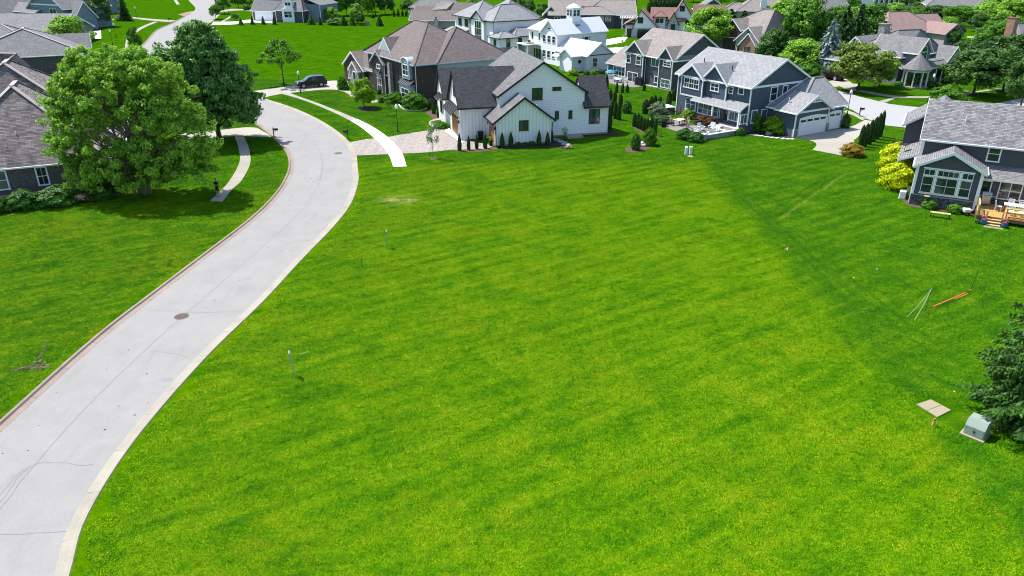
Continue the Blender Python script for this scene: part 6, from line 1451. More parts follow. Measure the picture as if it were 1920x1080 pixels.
cu = block(h, "cupola", (4.9, 1.85, 7.4), (6.9, 3.75, 10.1), 'white'); m = MB(); m.lathe([(1.55, 0), (1.5, .12), (.9, .55), (.3, .8), (.02, .86)], (5.9, 2.8, 10.1), 8); m.build("cupola_roof", M['metal_roof'], cu)
for f, o_, a in (('W', 4.9, 2.05), ('W', 4.9, 2.95), ('S', 1.85, 5.1), ('S', 1.85, 6.0)): win(cu, f, o_, a, a + .65, 8.7, 9.8, 1, 2, fw=.05)
block(h, "skylight", (5.2, .95, 7.0), (6.2, 1.7, 7.18), 'glass')
gable(h, -.3, 5.6, -10.0, .1, 3.1, 5.1, 'v', 'white_brick', 'metal_roof', 'white', .3, .25)
gable(h, -2.9, 1, -8.6, -4.9, 3.0, 4.1, 'u', 'white_brick', 'metal_roof', 'white', .25, .25)
slab_roof(h, [(-3.6, -5.2, 2.5), (-2.85, -5.2, 2.9), (-2.85, -3.2, 2.9), (-3.6, -3.2, 2.5)], 'metal_roof')
win(h, 'S', -10.0, .9, 1.9, .9, 2.4, 1, 2, fw=.07); m = MB(); m.lathe([(.35, 0), (.35, .06), (.0, .06)], (0, 0, 0), 14); o = m.build("round_window", M['black'], h, loc=(-1.1, -8.6, 1.8)); o.rotation_euler = (R(90), 0, 0)
vent(h, 3.6, -7.5, 4.6, .4, 'dark_metal'); belt(h, 'S', -10.0, -.2, 5.5, 2.85, .15, 'dark_metal')

# ---------------------------------------------------------------- dark grey ranch house with pergola
h = house("dark_ranch_house", "dark slate ranch house with a broad grey brown roof at the top centre", (8.98, 222.1), -3)
gable(h, 1.5, 25.5, .2, 13, 3.55, 6.75, 'u', 'charcoal_lap', 'roof_tan', 'white', .45, .4)
hip(h, 8.5, 19.5, -1.2, 6, 3.6, 5.4, (12, 2.5), (16, 2.5), 'charcoal_lap', 'roof_tan', 'white', .4)
gable(h, -.2, 4, 2.0, 8, 3.3, 5.5, 'v', 'charcoal_lap', 'roof_tan', 'white', .3, .3)
m = MB(); m.add([(10.4, 3.2, 5.4), (13.5, 3.2, 5.3), (16.2, 6.6, 6.85), (12.6, 6.6, 6.95), (10.4, 3.2, 4.5), (13.5, 3.2, 4.5), (16.2, 6.6, 5), (12.6, 6.6, 5)], [(0, 1, 2, 3), (0, 4, 5, 1), (1, 5, 6, 2), (2, 6, 7, 3), (3, 7, 4, 0)]); m.build("cross_roof", M['roof_pale'] if 'roof_pale' in M else M['roof_tan'], h)
for a in (15.2, 17.2): win(h, 'S', -1.2, a, a + 1.3, 1.9, 2.9, 1, 1)
win(h, 'W', -.2, 3.5, 5.5, 1, 2.6, 2, 1); win(h, 'S', .2, 3, 4.6, 1.2, 2.7, 2, 1)
po = thing("pergola", "white arched pergola at the right end of the dark grey ranch house", "pergola", (30.5, 217.5, 0), R(-3))
for u in (0, 4.2):
    for v in (0, 2.4): post(po, "post", u, v, 0, 2.9, .22)
for k in range(12): block(po, "rafter", (-.5 + k * .46, -.6, 2.9), (-.36 + k * .46, 3.0, 3.1), 'white')
for v in (0, 2.4): block(po, "beam", (-.7, v - .08, 2.7), (5.0, v + .08, 2.9), 'white')

# ---------------------------------------------------------------- red roofed stone and white house
h = house("tudor_house", "white rendered and stone house with steep red brown roofs", (30.79, 196.5), -12)
gable(h, -.5, 5.4, 0, 9, 2.9, 6.7, 'v', 'white_lap', 'roof_red', 'dark_metal', .5, .3, rc=1.2)
slab_roof(h, [(-3.2, 1.0, 2.9), (-.2, 1.0, 4.6), (-.2, 9, 4.6), (-3.2, 9, 2.9)], 'roof_red', 'dark_metal'); block(h, "wall", (-2.6, 1.6, 0), (-.3, 9, 2.9), 'stone_pale')
block(h, "stone_base", (-.55, -.06, 0), (5.45, .5, 2.4), 'stone_pale'); garage(h, 'S', -.06, .6, 4.4, 2.1, 'black', 2, 3, 3, 'stone_pale'); garage(h, 'S', 1.6, -2.2, -.9, 2.1, 'black', 2, 3, 2, 'white')
win(h, 'S', 0, .6, 1.7, 3.6, 4.8, 1, 1, 'black')
gable(h, 3.6, 12, 2.5, 10, 4.4, 6.9, 'u', 'white_lap', 'roof_red', 'dark_metal', .4, .3)
hip(h, 4.4, 7.2, 1.9, 5, 5.0, 6.2, (5.6, 3.6), (6.0, 3.6), 'white_lap', 'roof_red', 'dark_metal', .35); win(h, 'S', 1.9, 4.75, 6.75, 3.5, 4.6, 2, 1, 'white', fw=.1)
gable(h, 8.6, 14.2, 3.0, 11, 4.4, 8.9, 'v', 'white_lap', 'roof_red', 'dark_metal', .4, .3, rc=11.1)
win(h, 'S', 3.0, 10.6, 11.6, 6.3, 7.4, 1, 1, 'black'); win(h, 'S', 3.0, 12.2, 13.4, 2.6, 4.2, 1, 1, 'black')
gable(h, 7.9, 10.4, 1.6, 6, 3.8, 6.1, 'v', 'stone_pale', 'roof_red', 'dark_metal', .3, .2); win(h, 'S', 1.6, 8.8, 9.6, 2.0, 3.2, 1, 1, 'black', arch=False)
gable(h, 14, 21.5, 4.5, 11, 4.4, 7.6, 'u', 'white_lap', 'roof_red', 'dark_metal', .4, .3); gable(h, 18.5, 23.5, 4, 11, 3.8, 6.6, 'v', 'white_lap', 'roof_red', 'dark_metal', .3, .3); win(h, 'S', 4, 20, 22, 1.8, 3.2, 2, 1, 'black')

# ---------------------------------------------------------------- tan gabled brick house
h = house("tan_house", "tan roofed house with three front gables, sage siding and a red brick entry", (50.6, 158.6), 33)
hip(h, 1, 18, 1.0, 16, 3.6, 9.0, (7.6, 3.9), (7.4, 6.4), 'sage', 'roof_tan', 'white', .4)
gable(h, -.2, 10, .2, 6.4, 3.5, 6.1, 'u', 'sage', 'roof_tan', 'white', .35, .3)
gable(h, -1.3, 4, .2, 4.2, 3.0, 5.1, 'u', 'brick_red', 'roof_tan', 'white', .3, .25); win(h, 'W', -1.3, 1.5, 3.0, .2, 2.4, 1, 1, 'brick_red', fw=.1)
gable(h, .6, 9, 6.2, 10.6, 5.4, 7.3, 'u', 'brick_dark', 'roof_tan', 'white', .3, .25)
gable(h, .2, 9, 11.6, 17, 3.2, 5.6, 'u', 'brick_red', 'roof_tan', 'white', .3, .25); block(h, "garage_wall", (-.6, 12.2, 0), (.4, 16.6, 2.7), 'sage')
win(h, 'W', .2, 13, 15.4, .8, 2.3, 2, 1); win(h, 'W', -.2, 4.6, 5.8, .4, 2.4, 1, 1)
hip(h, 13.6, 17.6, -.6, 4.2, 3.7, 5.9, (15.4, 1.8), (15.6, 2.0), 'sage', 'roof_tan', 'white', .35); win(h, 'S', -.6, 14.6, 15.8, 1.0, 3.0, 1, 1); corner(h, 13.6, -.6, 0, 3.5); corner(h, 17.6, -.6, 0, 3.5)
m = MB(); m.lathe([(.3, 0), (.3, .05), (0, .05)], n=12); o = m.build("round_vent", M['black'], h, loc=(-.22, 3.3, 5.0)); o.rotation_euler = (0, R(-90), 0)

# ---------------------------------------------------------------- grey house with the round turret porch
h = house("turret_house", "grey house with sweeping grey roofs, arched window and a round turret porch", (78.9, 136.4), 35)
gable(h, -14.2, -10.2, .2, 8, 5.5, 7.5, 'v', 'grey_lap', 'roof_grey', 'white', .35, .35)
gable(h, -5.9, -.1, -.4, 9, 3.0, 5.6, 'v', 'grey_lap', 'roof_grey', 'white', .35, .35)
hip(h, -15, -2, 2.5, 12, 4.4, 8.2, (-11.2, 6.0), (-6.8, 4.4), 'grey_lap', 'roof_grey', 'white', .4)
gable(h, -15.6, -8, 5.2, 14.2, 3.3, 7.0, 'u', 'grey_lap', 'roof_grey', 'white', .4, .3, rc=10.8)
hip(h, -16.8, -10, 10.8, 16.2, 2.95, 5.2, (-13.6, 13.2), (-13.4, 13.9), 'grey_lap', 'roof_grey', 'white', .45)
garage(h, 'W', -16.8, 11.2, 13.2, 2.2, 'garage_white', 2, 4, 3); garage(h, 'W', -16.8, 13.8, 15.9, 2.2, 'garage_white', 2, 4, 3)
slab_roof(h, [(-11.5, -1.4, 2.8), (-5.6, -1.4, 2.8), (-5.6, .3, 3.7), (-11.5, .3, 3.7)], 'roof_grey'); block(h, "wall", (-12, -.1, 0), (-5.6, 6, 3.6), 'grey_lap')
slab_roof(h, [(-16.6, 1.0, 2.8), (-13.0, .0, 2.8), (-13, 3.3, 4.2), (-16.6, 4.3, 4.2)], 'roof_grey'); block(h, "wall", (-15.4, 2.2, 0), (-14.2, 6, 3.5), 'grey_lap')
m = MB(); m.lathe([(2.3, 0), (2.32, .12), (1.2, 1.3), (.05, 2.5), (.0, 2.5)], (-15.2, -.8, 2.85), 12); m.build("turret_roof", M['roof_grey'], h); m = MB(); m.lathe([(2.05, 0), (2.1, .3), (2.0, .3)], (-15.2, -.8, 2.55), 16); m.build("turret_beam", M['white'], h)
for k in range(9):
    a = 2 * math.pi * k / 9; m = MB(); m.tube([(-15.2 + 1.85 * math.cos(a), -.8 + 1.85 * math.sin(a), .2), (-15.2 + 1.85 * math.cos(a), -.8 + 1.85 * math.sin(a), 2.6)], .11, 8); m.build("column", M['white'], h)
m = MB(); m.lathe([(2.2, 0), (2.2, .2), (0, .2)], (-15.2, -.8, 0), 16); m.build("porch_floor", M['walk'], h)
for u in (-9.6, -7.6, -6.0): m = MB(); m.tube([(u, -1.2, 0), (u, -1.2, 2.7)], .1, 8); m.build("column", M['white'], h)
win(h, 'S', .2, -13.1, -11.3, 4.0, 5.2, 2, 1, arch=True); win(h, 'S', -.4, -3.9, -1.9, 1.0, 2.5, 2, 1, arch=True); win(h, 'W', -15.6, 10.2, 11.4, 3.8, 4.9, 1, 1)
chimney(h, -11.2, -9.6, 8.4, 9.6, 5, 8.9, 'stone')

# ---------------------------------------------------------------- faded red roof house and the far row
h = house("red_roof_house", "low house with a faded red hip roof and a small gabled wing", (86.5, 181), 18)
hip(h, 0, 15, 0, 13, 3.1, 6.9, (4.5, 5.5), (10, 5.5), 'tan', 'roof_pink', 'tan', .4); gable(h, 11, 16, -6, 2, 3.1, 5.0, 'v', 'tan', 'roof_pink', 'tan', .35, .3); win(h, 'S', -6, 12.6, 14.4, .9, 2.5, 1, 2); win(h, 'S', 0, 3, 5, 1, 2.4, 2, 1)
gable(h, 12, 20, 4, 9, 4.2, 6, 'u', 'tan', 'roof_pink', 'tan', .3, .3)
h = house("chimney_house", "pale roofed house with a tall red brick chimney at the right edge", (101.5, 154.5), 25)
hip(h, 0, 12, 0, 10, 3.2, 6.8, (4, 5), (8, 5), 'grey_lap', 'roof_grey', 'white', .4); chimney(h, -.7, .5, 2.6, 4.2, 0, 8.2, 'brick_red', 'brick_red'); win(h, 'W', 0, 6, 8, 1, 2.4, 2, 1)
h = house("tan_hip_house", "house with a pale tan hip roof and a white chimney at the top edge", (67, 236), -12)
hip(h, 0, 16, 0, 11, 3.3, 7.4, (5.5, 5.5), (10.5, 5.5), 'tan', 'roof_tan', 'white', .4); hip(h, -4, 3, 1, 8, 3.1, 5.4, (-1, 4.2), (.5, 4.5), 'tan', 'roof_tan', 'white', .4); chimney(h, 6.5, 8.2, .6, 1.8, 0, 7.8, 'white_lap', 'white'); win(h, 'S', 0, 2, 4, 1, 2.4, 2, 1)
h = house("pale_gable_house", "grey blue house with a plain pale grey roof behind the dark spruces", (85, 219), 25)
gable(h, 0, 14, 0, 11, 3.4, 6.9, 'u', 'blue_lap', 'roof_grey', 'white', .4, .4); win(h, 'S', 0, 3, 5, 1, 2.4, 2, 1); win(h, 'E', 14, 4, 6, 3.4, 4.6, 2, 1)
h = house("columned_house", "white house with a row of tall white columns at the top edge", (131, 303), -30)
hip(h, 0, 19, 0, 12, 4.8, 8.0, (5, 6), (14, 6), 'white_lap', 'roof_grey', 'white', .5)
for k in range(8): m = MB(); m.tube([(6 + k * 1.7, -2.2, 0), (6 + k * 1.7, -2.2, 4.0)], .2, 8); m.build("column", M['white'], h)
slab_roof(h, [(5, -2.8, 4.0), (19.4, -2.8, 4.0), (19.4, .1, 4.7), (5, .1, 4.7)], 'metal_roof'); block(h, "wall", (-6, 1, 0), (.2, 8, 4.0), 'white_lap'); slab_roof(h, [(-6.4, .6, 4), (.1, .6, 4.2), (.1, 8.4, 5.6), (-6.4, 8.4, 5.4)], 'roof_grey')
for k in range(7): win(h, 'S', 0, 6.5 + k * 1.7, 7.6 + k * 1.7, .6, 3.2, 1, 2)
h = house("far_hip_house", "grey hip roofed house half hidden by trees at the top right", (128, 245), -20)
hip(h, 0, 18, 0, 12, 4.2, 9.2, (6, 6), (11, 6), 'tan', 'roof_grey', 'white', .5); win(h, 'S', 0, 3, 5, 1, 2.6, 2, 1)
h = house("dark_gable_house", "slate house with a dark gabled roof behind the red roofed stone house", (51.5, 222), -8)
gable(h, 0, 9, 0, 9, 4.6, 7.6, 'v', 'charcoal_lap', 'roof_grey', 'white', .4, .4); win(h, 'S', 0, 3, 5, 2.4, 3.6, 2, 1)
h = house("brown_brick_block", "brown brick house with dark windows at the top edge right of the poplar", (96, 268), -8)
hip(h, 0, 16, 0, 10, 5.4, 8.6, (5, 5), (11, 5), 'brick_taupe', 'roof_brown', 'white', .5)
for k in range(4): win(h, 'S', 0, 1.5 + k * 3.6, 3.3 + k * 3.6, 3.2, 4.8, 2, 1)

# ---------------------------------------------------------------- left row: grey house and grey blue house
h = house("grey_hip_house", "grey brick house with pale ridged hip roofs behind the taupe house", (-83.8, 142.5), 26)
hip(h, -16, 4.8, 0, 15, 3.1, 7.3, (-4.9, 6.3), (-4.9, 8.5), 'brick_taupe', 'roof_grey', 'white', .5, cap='ridge_grey')
hip(h, -26, -3, 6, 22, 4.2, 7.8, (-14, 12), (-9, 13), 'brick_taupe', 'roof_grey', 'white', .4, cap='ridge_grey')
gable(h, -4, 5.4, 8.5, 15, 3.2, 5.6, 'u', 'brick_taupe', 'roof_grey', 'white', .4, .3)
h = house("long_grey_house", "grey house with a long level ridge and a columned porch, second behind the taupe house", (-103, 176.5), 2)
gable(h, -34, 0, 0, 18, 3.2, 6.7, 'u', 'grey_lap', 'roof_grey', 'white', .5, .4)
hip(h, -30, -11, -4, 12, 3.4, 7.2, (-20, 5), (-19, 7), 'grey_lap', 'roof_grey', 'white', .4, cap='ridge_grey')
slab_roof(h, [(-4, -2.5, 2.9), (3.2, -2.5, 2.9), (3.2, 3, 3.6), (-4, 3, 3.6)], 'roof_grey')
for u, v in ((2.9, -2.2), (.2, -2.2), (2.9, 2.6)): post(h, "porch_post", u, v, 0, 2.8, .25, 'grey_lap')
win(h, 'S', 0, -9, -7, 1, 2.5, 2, 1)
h = house("grey_blue_house", "grey blue house with a white edged gable in the top left corner", (-133, 219), -26)
gable(h, 0, 14, 0, 14, 6.1, 11.2, 'v', 'blue_lap', 'roof_grey', 'white', .8, .5); win(h, 'S', 0, 8.6, 11.2, 4.0, 5.4, 2, 1); belt(h, 'S', 0, 1.2, 12.8, 6.3, .3)
gable(h, -7, 4.5, -1.5, 6, 4.6, 6.6, 'u', 'blue_lap', 'roof_grey', 'white', .3, .2)
gable(h, 12, 17.3, .6, 7, 3.6, 7.4, 'u', 'blue_lap', 'roof_grey', 'white', .5, .4); gable(h, -22, -5, -8, 14, 4.6, 11.4, 'v', 'navy_lap', 'roof_grey', 'white', .7, .5)
m = MB(); m.bar((17, .2, 2.6), (18.6, .2, 2.6), .14); m.bar((18.6, .2, 0), (18.6, .2, 2.6), .16); m.bar((17.5, .2, 2.0), (18.5, .2, 2.6), .12); m.build("porch_bracket", M['white'], h)
h = house("shaded_house", "small slate house half hidden in dark trees at the top left", (-134.77, 262.07), -10)
gable(h, -7, 0, 0, 8, 3.6, 6.8, 'u', 'blue_lap', 'roof_grey', 'white', .4, .3); win(h, 'S', 0, -3, -1.4, 1, 2.5, 1, 1)

# ---------------------------------------------------------------- small materials
M['car_black'] = m_plain("black car paint", (0.010, 0.012, 0.018), 0.22, 0.05, spec=0.6)
M['car_maroon'] = m_plain("dark maroon car paint", (0.022, 0.010, 0.013), 0.25, 0.05, spec=0.6)
M['tyre'] = m_plain("tyre rubber", (0.015, 0.015, 0.015), 0.9)
M['rim'] = m_plain("grey alloy rim", (0.42, 0.42, 0.43), 0.35, 0.05)
M['lamp_lens'] = m_plain("clear lamp lens", (0.70, 0.72, 0.74), 0.15, 0.05)
M['tail'] = m_plain("red tail lamp", (0.35, 0.02, 0.02), 0.25)
M['globe'] = m_plain("white frosted lamp globe", (0.85, 0.86, 0.86), 0.3, 0.02)
M['lamp_post'] = m_plain("dark green black lamp post", (0.015, 0.022, 0.020), 0.4)
M['galv'] = m_plain("grey steel", (0.33, 0.34, 0.36), 0.5, 0.15, 8)
M['trans_green'] = m_plain("pale green utility paint", (0.24, 0.30, 0.25), 0.5, 0.12, 3)
M['pad'] = m_plain("sandy pad concrete", (0.290, 0.250, 0.165), 0.9, 0.15, 4)
M['orange'] = m_plain("orange tape", (0.62, 0.13, 0.03), 0.6)
M['stake'] = m_plain("pale orange stake", (0.62, 0.36, 0.16), 0.8, 0.2)
M['rope'] = m_plain("white rope", (0.52, 0.58, 0.42), 0.8)
M['plastic'] = m_plain("white plastic", (0.80, 0.80, 0.80), 0.45, 0.03)
M['pedestal'] = m_plain("pale grey pedestal plastic", (0.60, 0.62, 0.65), 0.5, 0.05)
M['teak'] = m_plain("pale weathered wood", (0.50, 0.39, 0.22), 0.7, 0.15, 6)
M['adiron'] = m_plain("pale grey chair paint", (0.62, 0.64, 0.66), 0.6, 0.06)
M['cedar'] = m_plain("brown wood furniture", (0.20, 0.095, 0.055), 0.6, 0.2, 6)
M['cushion'] = m_plain("cream cushion", (0.62, 0.55, 0.44), 0.9, 0.1, 5)
M['grillcov'] = m_plain("black cover cloth", (0.014, 0.013, 0.014), 0.75, 0.2, 6)
M['steel'] = m_plain("brushed steel", (0.45, 0.46, 0.47), 0.3, 0.1, metal=0.6)
M['bluepot'] = m_plain("blue glazed pot", (0.03, 0.11, 0.19), 0.2, 0.15, 5)
M['iron'] = m_plain("rusty iron lid", (0.10, 0.065, 0.055), 0.8, 0.3, 9)
M['iron_grey'] = m_plain("dark grey iron lid", (0.11, 0.105, 0.105), 0.8, 0.3, 9)
M['paint_blue'] = m_plain("pale blue spray paint", (0.20, 0.27, 0.34), 0.9)
M['flower'] = m_leaf("pink flowers", (0.35, 0.05, 0.12), (0.65, 0.20, 0.30))
M['rockwhite'] = m_plain("white boulder", (0.62, 0.61, 0.60), 0.85, 0.12, 3)
M['skin'] = m_plain("skin", (0.42, 0.24, 0.16), 0.6, 0.05)
M['cloth_black'] = m_plain("black cotton", (0.014, 0.014, 0.016), 0.9, 0.2, 6)
M['hair'] = m_plain("dark hair", (0.018, 0.012, 0.010), 0.8)
M['net'] = m_plain("dark olive net cord", (0.05, 0.045, 0.02), 0.9)
M['turq'] = m_plain("blue and turquoise cloth", (0.04, 0.26, 0.38), 0.7, 0.3, 5)

# ---------------------------------------------------------------- cars
def car(name, label, xy, ang, paint, L=4.85, W=1.93, Hh=1.78, wb=2.9):
    c = thing(name, label, "car", (xy[0], xy[1], 0.03), R(ang)); hw = W / 2
    # side profile (x forward, z) with tumblehome: lower body then cabin
    low = [(-L / 2, .55), (-L / 2 + .03, .42), (-L / 2 + .25, .30), (L / 2 - .3, .28), (L / 2 - .04, .40), (L / 2, .62), (L / 2 - .03, .86), (L / 2 - .22, 1.0), (L / 2 - 1.15, 1.10), (-L / 2 + .12, 1.14), (-L / 2 + .02, .95)]
    cab = [(-L / 2 + .08, 1.10), (L / 2 - 1.2, 1.08), (L / 2 - 2.0, Hh - .10), (L / 2 - 2.4, Hh - .02), (-L / 2 + .75, Hh), (-L / 2 + .42, Hh - .06)]
    def hull(P, w0, w1, zt0, zt1, nm, mt):
        m = MB(); n = len(P); f = lambda z: w0 + (w1 - w0) * max(0, min(1, (z - zt0) / (zt1 - zt0)))
        vs = [(x, -f(z), z) for x, z in P] + [(x, f(z), z) for x, z in P]
        m.add(vs, [tuple(range(n)), tuple(range(2 * n - 1, n - 1, -1))] + [(i, n + i, n + (i + 1) % n, (i + 1) % n) for i in range(n)])
        o = m.build(nm, mt, c); b = o.modifiers.new("round", 'BEVEL'); b.width = .07; b.segments = 2; b.limit_method = 'ANGLE'; b.angle_limit = R(25); return o
    body = hull(low, hw, hw * .96, .3, 1.1, "body", M[paint]); hull(cab, hw * .94, hw * .76, 1.1, Hh, "cabin", M[paint])
    wid = lambda z: hw * (.94 - .18 * (z - 1.1) / (Hh - 1.1))
    for s in (-1, 1):
        for a0, a1, b0, b1 in ((L / 2 - 1.42, L / 2 - 2.35, L / 2 - 1.98, L / 2 - 2.35), (L / 2 - 2.43, L / 2 - 3.3, L / 2 - 2.43, L / 2 - 3.3), (L / 2 - 3.38, -L / 2 + .42, L / 2 - 3.38, -L / 2 + .68)):
            z0, z1 = 1.17, Hh - .14; y0, y1 = s * (wid(z0) + .012), s * (wid(z1) + .012)
            m = MB(); m.add([(a0, y0, z0), (a1, y0, z0), (b1, y1, z1), (b0, y1, z1), (a0, y0 * .97, z0), (a1, y0 * .97, z0), (b1, y1 * .97, z1), (b0, y1 * .97, z1)], [(0, 1, 2, 3), (3, 2, 1, 0), (4, 5, 6, 7), (0, 1, 5, 4), (2, 3, 7, 6)]); m.build("window", M['glass'], c)
        for x in (wb / 2 + .05, -wb / 2 + .02):
            w = MB(); w.lathe([(.28, -.12), (.37, -.11), (.38, 0), (.37, .11), (.28, .12)], n=18); wo = w.build("wheel", M['tyre'], c, True, (x, s * (hw - .10), .38)); wo.rotation_euler = (R(90), 0, 0)
            k = MB(); k.lathe([(.26, 0), (.25, .03), (.05, .02), (.05, .045), (0, .045)], n=14)
            ro = k.build("rim", M['rim'], wo, loc=(0, 0, .10 if s < 0 else -.10)); ro.rotation_euler = (0, 0 if s < 0 else R(180), 0)
            for j in range(5):
                sp = MB(); sp.bar((.05 * math.cos(j * 1.257), .05 * math.sin(j * 1.257), 0), (.24 * math.cos(j * 1.257), .24 * math.sin(j * 1.257), 0), .05, .03); 
            a = MB(); a.lathe([(.44, -.02), (.46, 0), (.44, .02)], n=18); ao = a.build("wheel_arch", M['black'], c, loc=(x, s * (hw - .015), .40)); ao.rotation_euler = (R(90), 0, 0)
        m = MB(); m.box((L / 2 - .22, s * (hw - .5), .74), (L / 2 + .012, s * (hw - .10), .90)); m.build("headlight", M['lamp_lens'], c)
        m = MB(); m.box((-L / 2 - .012, s * (hw - .32), .78), (-L / 2 + .2, s * (hw - .06), 1.05)); m.build("tail_light", M['tail'], c)
        m = MB(); m.box((L / 2 - 1.55, s * (hw + .02), 1.1), (L / 2 - 1.38, s * (hw + .2), 1.25)); m.build("mirror", M[paint], c)
        m = MB(); m.tube([(L / 2 - 2.5, s * hw * .66, Hh + .05), (-L / 2 + .8, s * hw * .66, Hh + .06)], .022, 6); m.build("roof_rail", M['rim'], c)
    m = MB(); y0, y1 = hw * .86, hw * .70; x0, x1 = L / 2 - 1.24, L / 2 - 1.97
    m.add([(x0, -y0, 1.13), (x0, y0, 1.13), (x1, y1, Hh - .12), (x1, -y1, Hh - .12), (x0 - .05, -y0, 1.1), (x0 - .05, y0, 1.1), (x1 - .05, y1, Hh - .15), (x1 - .05, -y1, Hh - .15)], [(0, 1, 2, 3), (7, 6, 5, 4), (0, 4, 5, 1), (2, 6, 7, 3)])
    m.v = [(x + .02, y, z + .02) for x, y, z in m.v]; m.build("windscreen", M['glass'], c)
    m = MB(); m.add([(-L / 2 + .10, -.68, 1.2), (-L / 2 + .10, .68, 1.2), (-L / 2 + .36, .62, Hh - .15), (-L / 2 + .36, -.62, Hh - .15)], [(3, 2, 1, 0), (0, 1, 2, 3)]); m.v = [(x - .03, y, z) for x, y, z in m.v]; m.build("rear_window", M['glass'], c)
    m = MB(); m.box((L / 2 - .05, -.42, .52), (L / 2 + .018, .42, .82)); g_ = m.build("grille", M['black'], c)
    for j in range(4): k = MB(); k.box((L / 2, -.4, .56 + j * .065), (L / 2 + .028, .4, .585 + j * .065)); k.build("grille_bar", M['rim'], g_)
    m = MB(); m.box((L / 2 - .1, -hw * .9, .34), (L / 2 + .05, hw * .9, .5)); m.build("bumper", M[paint], c); m = MB(); m.box((-L / 2 - .05, -hw * .9, .38), (-L / 2 + .1, hw * .9, .6)); m.build("bumper", M[paint], c)
    m = MB(); m.box((-L / 2 - .062, -.24, .66), (-L / 2 + .02, .24, .78)); m.build("number_plate", M['plastic'], c)
    return c
car("parked_car", "black four-wheel-drive wagon parked on the driveway beside the brown brick house", (-33.36, 126.93), 207, 'car_black')
car("parked_car", "dark maroon people carrier standing before the turret house garage", (56.2, 134.6), 118, 'car_maroon', 4.9, 1.9, 1.75)

# ---------------------------------------------------------------- lamps, letter boxes
def lamp(label, xy):
    o = thing("street_lamp", label, "street lamp", (xy[0], xy[1], 0), 0, "globe street lamps")
    m = MB(); m.lathe([(.13, 0), (.13, .12), (.09, .2), (.07, .5), (.05, .6), (.045, 2.72), (.06, 2.76), (.10, 2.86), (.03, 2.9)], n=10); m.build("post", M['lamp_post'], o)
    m = MB(); m.lathe([(.07, 2.86), (.15, 2.95), (.20, 3.12), (.17, 3.30), (.08, 3.42), (.02, 3.5)], n=14); m.build("globe", M['globe'], o, True)
    return o
for lb, xy in (("globe street lamp on the lawn before the white farmhouse's left front", (-14.54, 94.66)), ("globe street lamp in front of the black car", (-33.74, 121.15)),
               ("furthest globe lamp, on the lawn by the bare soil", (-118.00, 248.88)), ("globe lamp rising behind the big birch, right one of a pair", (-99.43, 196.63)), ("globe lamp rising behind the big birch, left one of a pair", (-93.10, 181.78)),
               ("globe lamp standing before the turret house", (65.26, 118.44)), ("globe lamp by the garage end of the slate blue house", (46.73, 104.63)), ("globe lamp beside the slate house's front walk", (-94.79, 265.07))):
    lamp(lb, xy)
def letterbox(label, xy, ang):
    o = thing("letterbox", label, "letterbox", (xy[0], xy[1], 0), R(ang), "post mounted letterboxes")
    m = MB(); m.box((-.05, -.05, 0), (.05, .05, 1.15)); m.lathe([(.05, 1.15), (.02, 1.22)], n=8); m.build("post", M['black'], o)
    m = MB(); n = 8; pr = [(-.11, .84), (.11, .84), (.11, .98)] + [(.11 * math.cos(math.pi * t / n), .98 + .11 * math.sin(math.pi * t / n)) for t in range(1, n)] + [(-.11, .98)]
    k = len(pr); m.add([(.02, y, z) for y, z in pr] + [(.58, y, z) for y, z in pr], [tuple(range(k)), tuple(range(2 * k - 1, k - 1, -1))] + [(i, (i + 1) % k + 0, (i + 1) % k + k, i + k)[::-1] for i in range(k)]); m.build("box", M['black'], o)
    m = MB(); m.bar((-.0, 0, .55), (.4, 0, .82), .05); m.build("brace", M['black'], o)
    m = MB(); m.box((.45, -.13, 1.0), (.48, -.115, 1.16)); m.build("flag", M['tail'], o)
for lb, xy, a in (("black letterbox at the corner of the left driveway", (-29.48, 91.80), 5), ("black letterbox on the verge by the paver driveway", (-20.10, 90.84), 190), ("black letterbox on the verge by the black car's driveway", (-38.02, 115.84), 200),
                  ("black letterbox on the far verge beyond the bend", (-103.29, 237.73), 20), ("black letterbox beside the pale street on the right", (48.29, 104.28), 10)):
    letterbox(lb, xy, a)

# ---------------------------------------------------------------- marker posts on the empty lot
def marker(label, xy, hh, lean, ang):
    o = thing("sign_post", label, "sign", (xy[0], xy[1], 0), R(ang), "thin sign boards seen edge on")
    m = MB(); m.bar((0, 0, -.02), (lean, 0, hh), .05, .05); m.build("post", M['galv'], o)
    m = MB(); m.add([(lean * .42, -.03, hh * .42), (lean * .42, .30, hh * .42), (lean, .30, hh), (lean, -.03, hh)], [(0, 1, 2, 3)]); q = [(x + .03, y, z) for x, y, z in m.v]; m.add(q, [(3, 2, 1, 0)]); m.f += [(0, 4, 5, 1), (1, 5, 6, 2), (2, 6, 7, 3), (3, 7, 4, 0)]; m.mi += [0] * 4
    m.build("board", M['galv'], o); m = MB(); m.bar((lean, -.05, hh), (lean + .01, .31, hh + .02), .055, .035); m.build("cap", M['galv'], o)
marker("nearer grey sign board seen edge on, on the empty lot by the road", (-12.08, 35.67), 1.5, -.16, 16.5)
marker("further grey sign board seen edge on, on the empty lot", (-9.79, 54.78), 1.42, -.05, 10.5)
o = tag(link("thin_stake", None, None, (*(-11.14, 51.06), 0)), "thin dark stake between the two sign boards on the empty lot", "stake"); m = MB(); m.tube([(0, 0, -.02), (-.03, 0, .75)], .018, 6); m.build("rod", M['dark_metal'], o); m = MB(); m.lathe([(.035, .70), (.03, .76), (0, .77)], n=6); m.build("tip", M['dark_metal'], o)
m = MB(); m.bar((0, 0, .02), (.50, .26, .03), .022); tag(m.build("stick", M['rope'], loc=(*(-12.50, 38.13), 0)), "short white stick lying beside the nearer sign board", "stick")
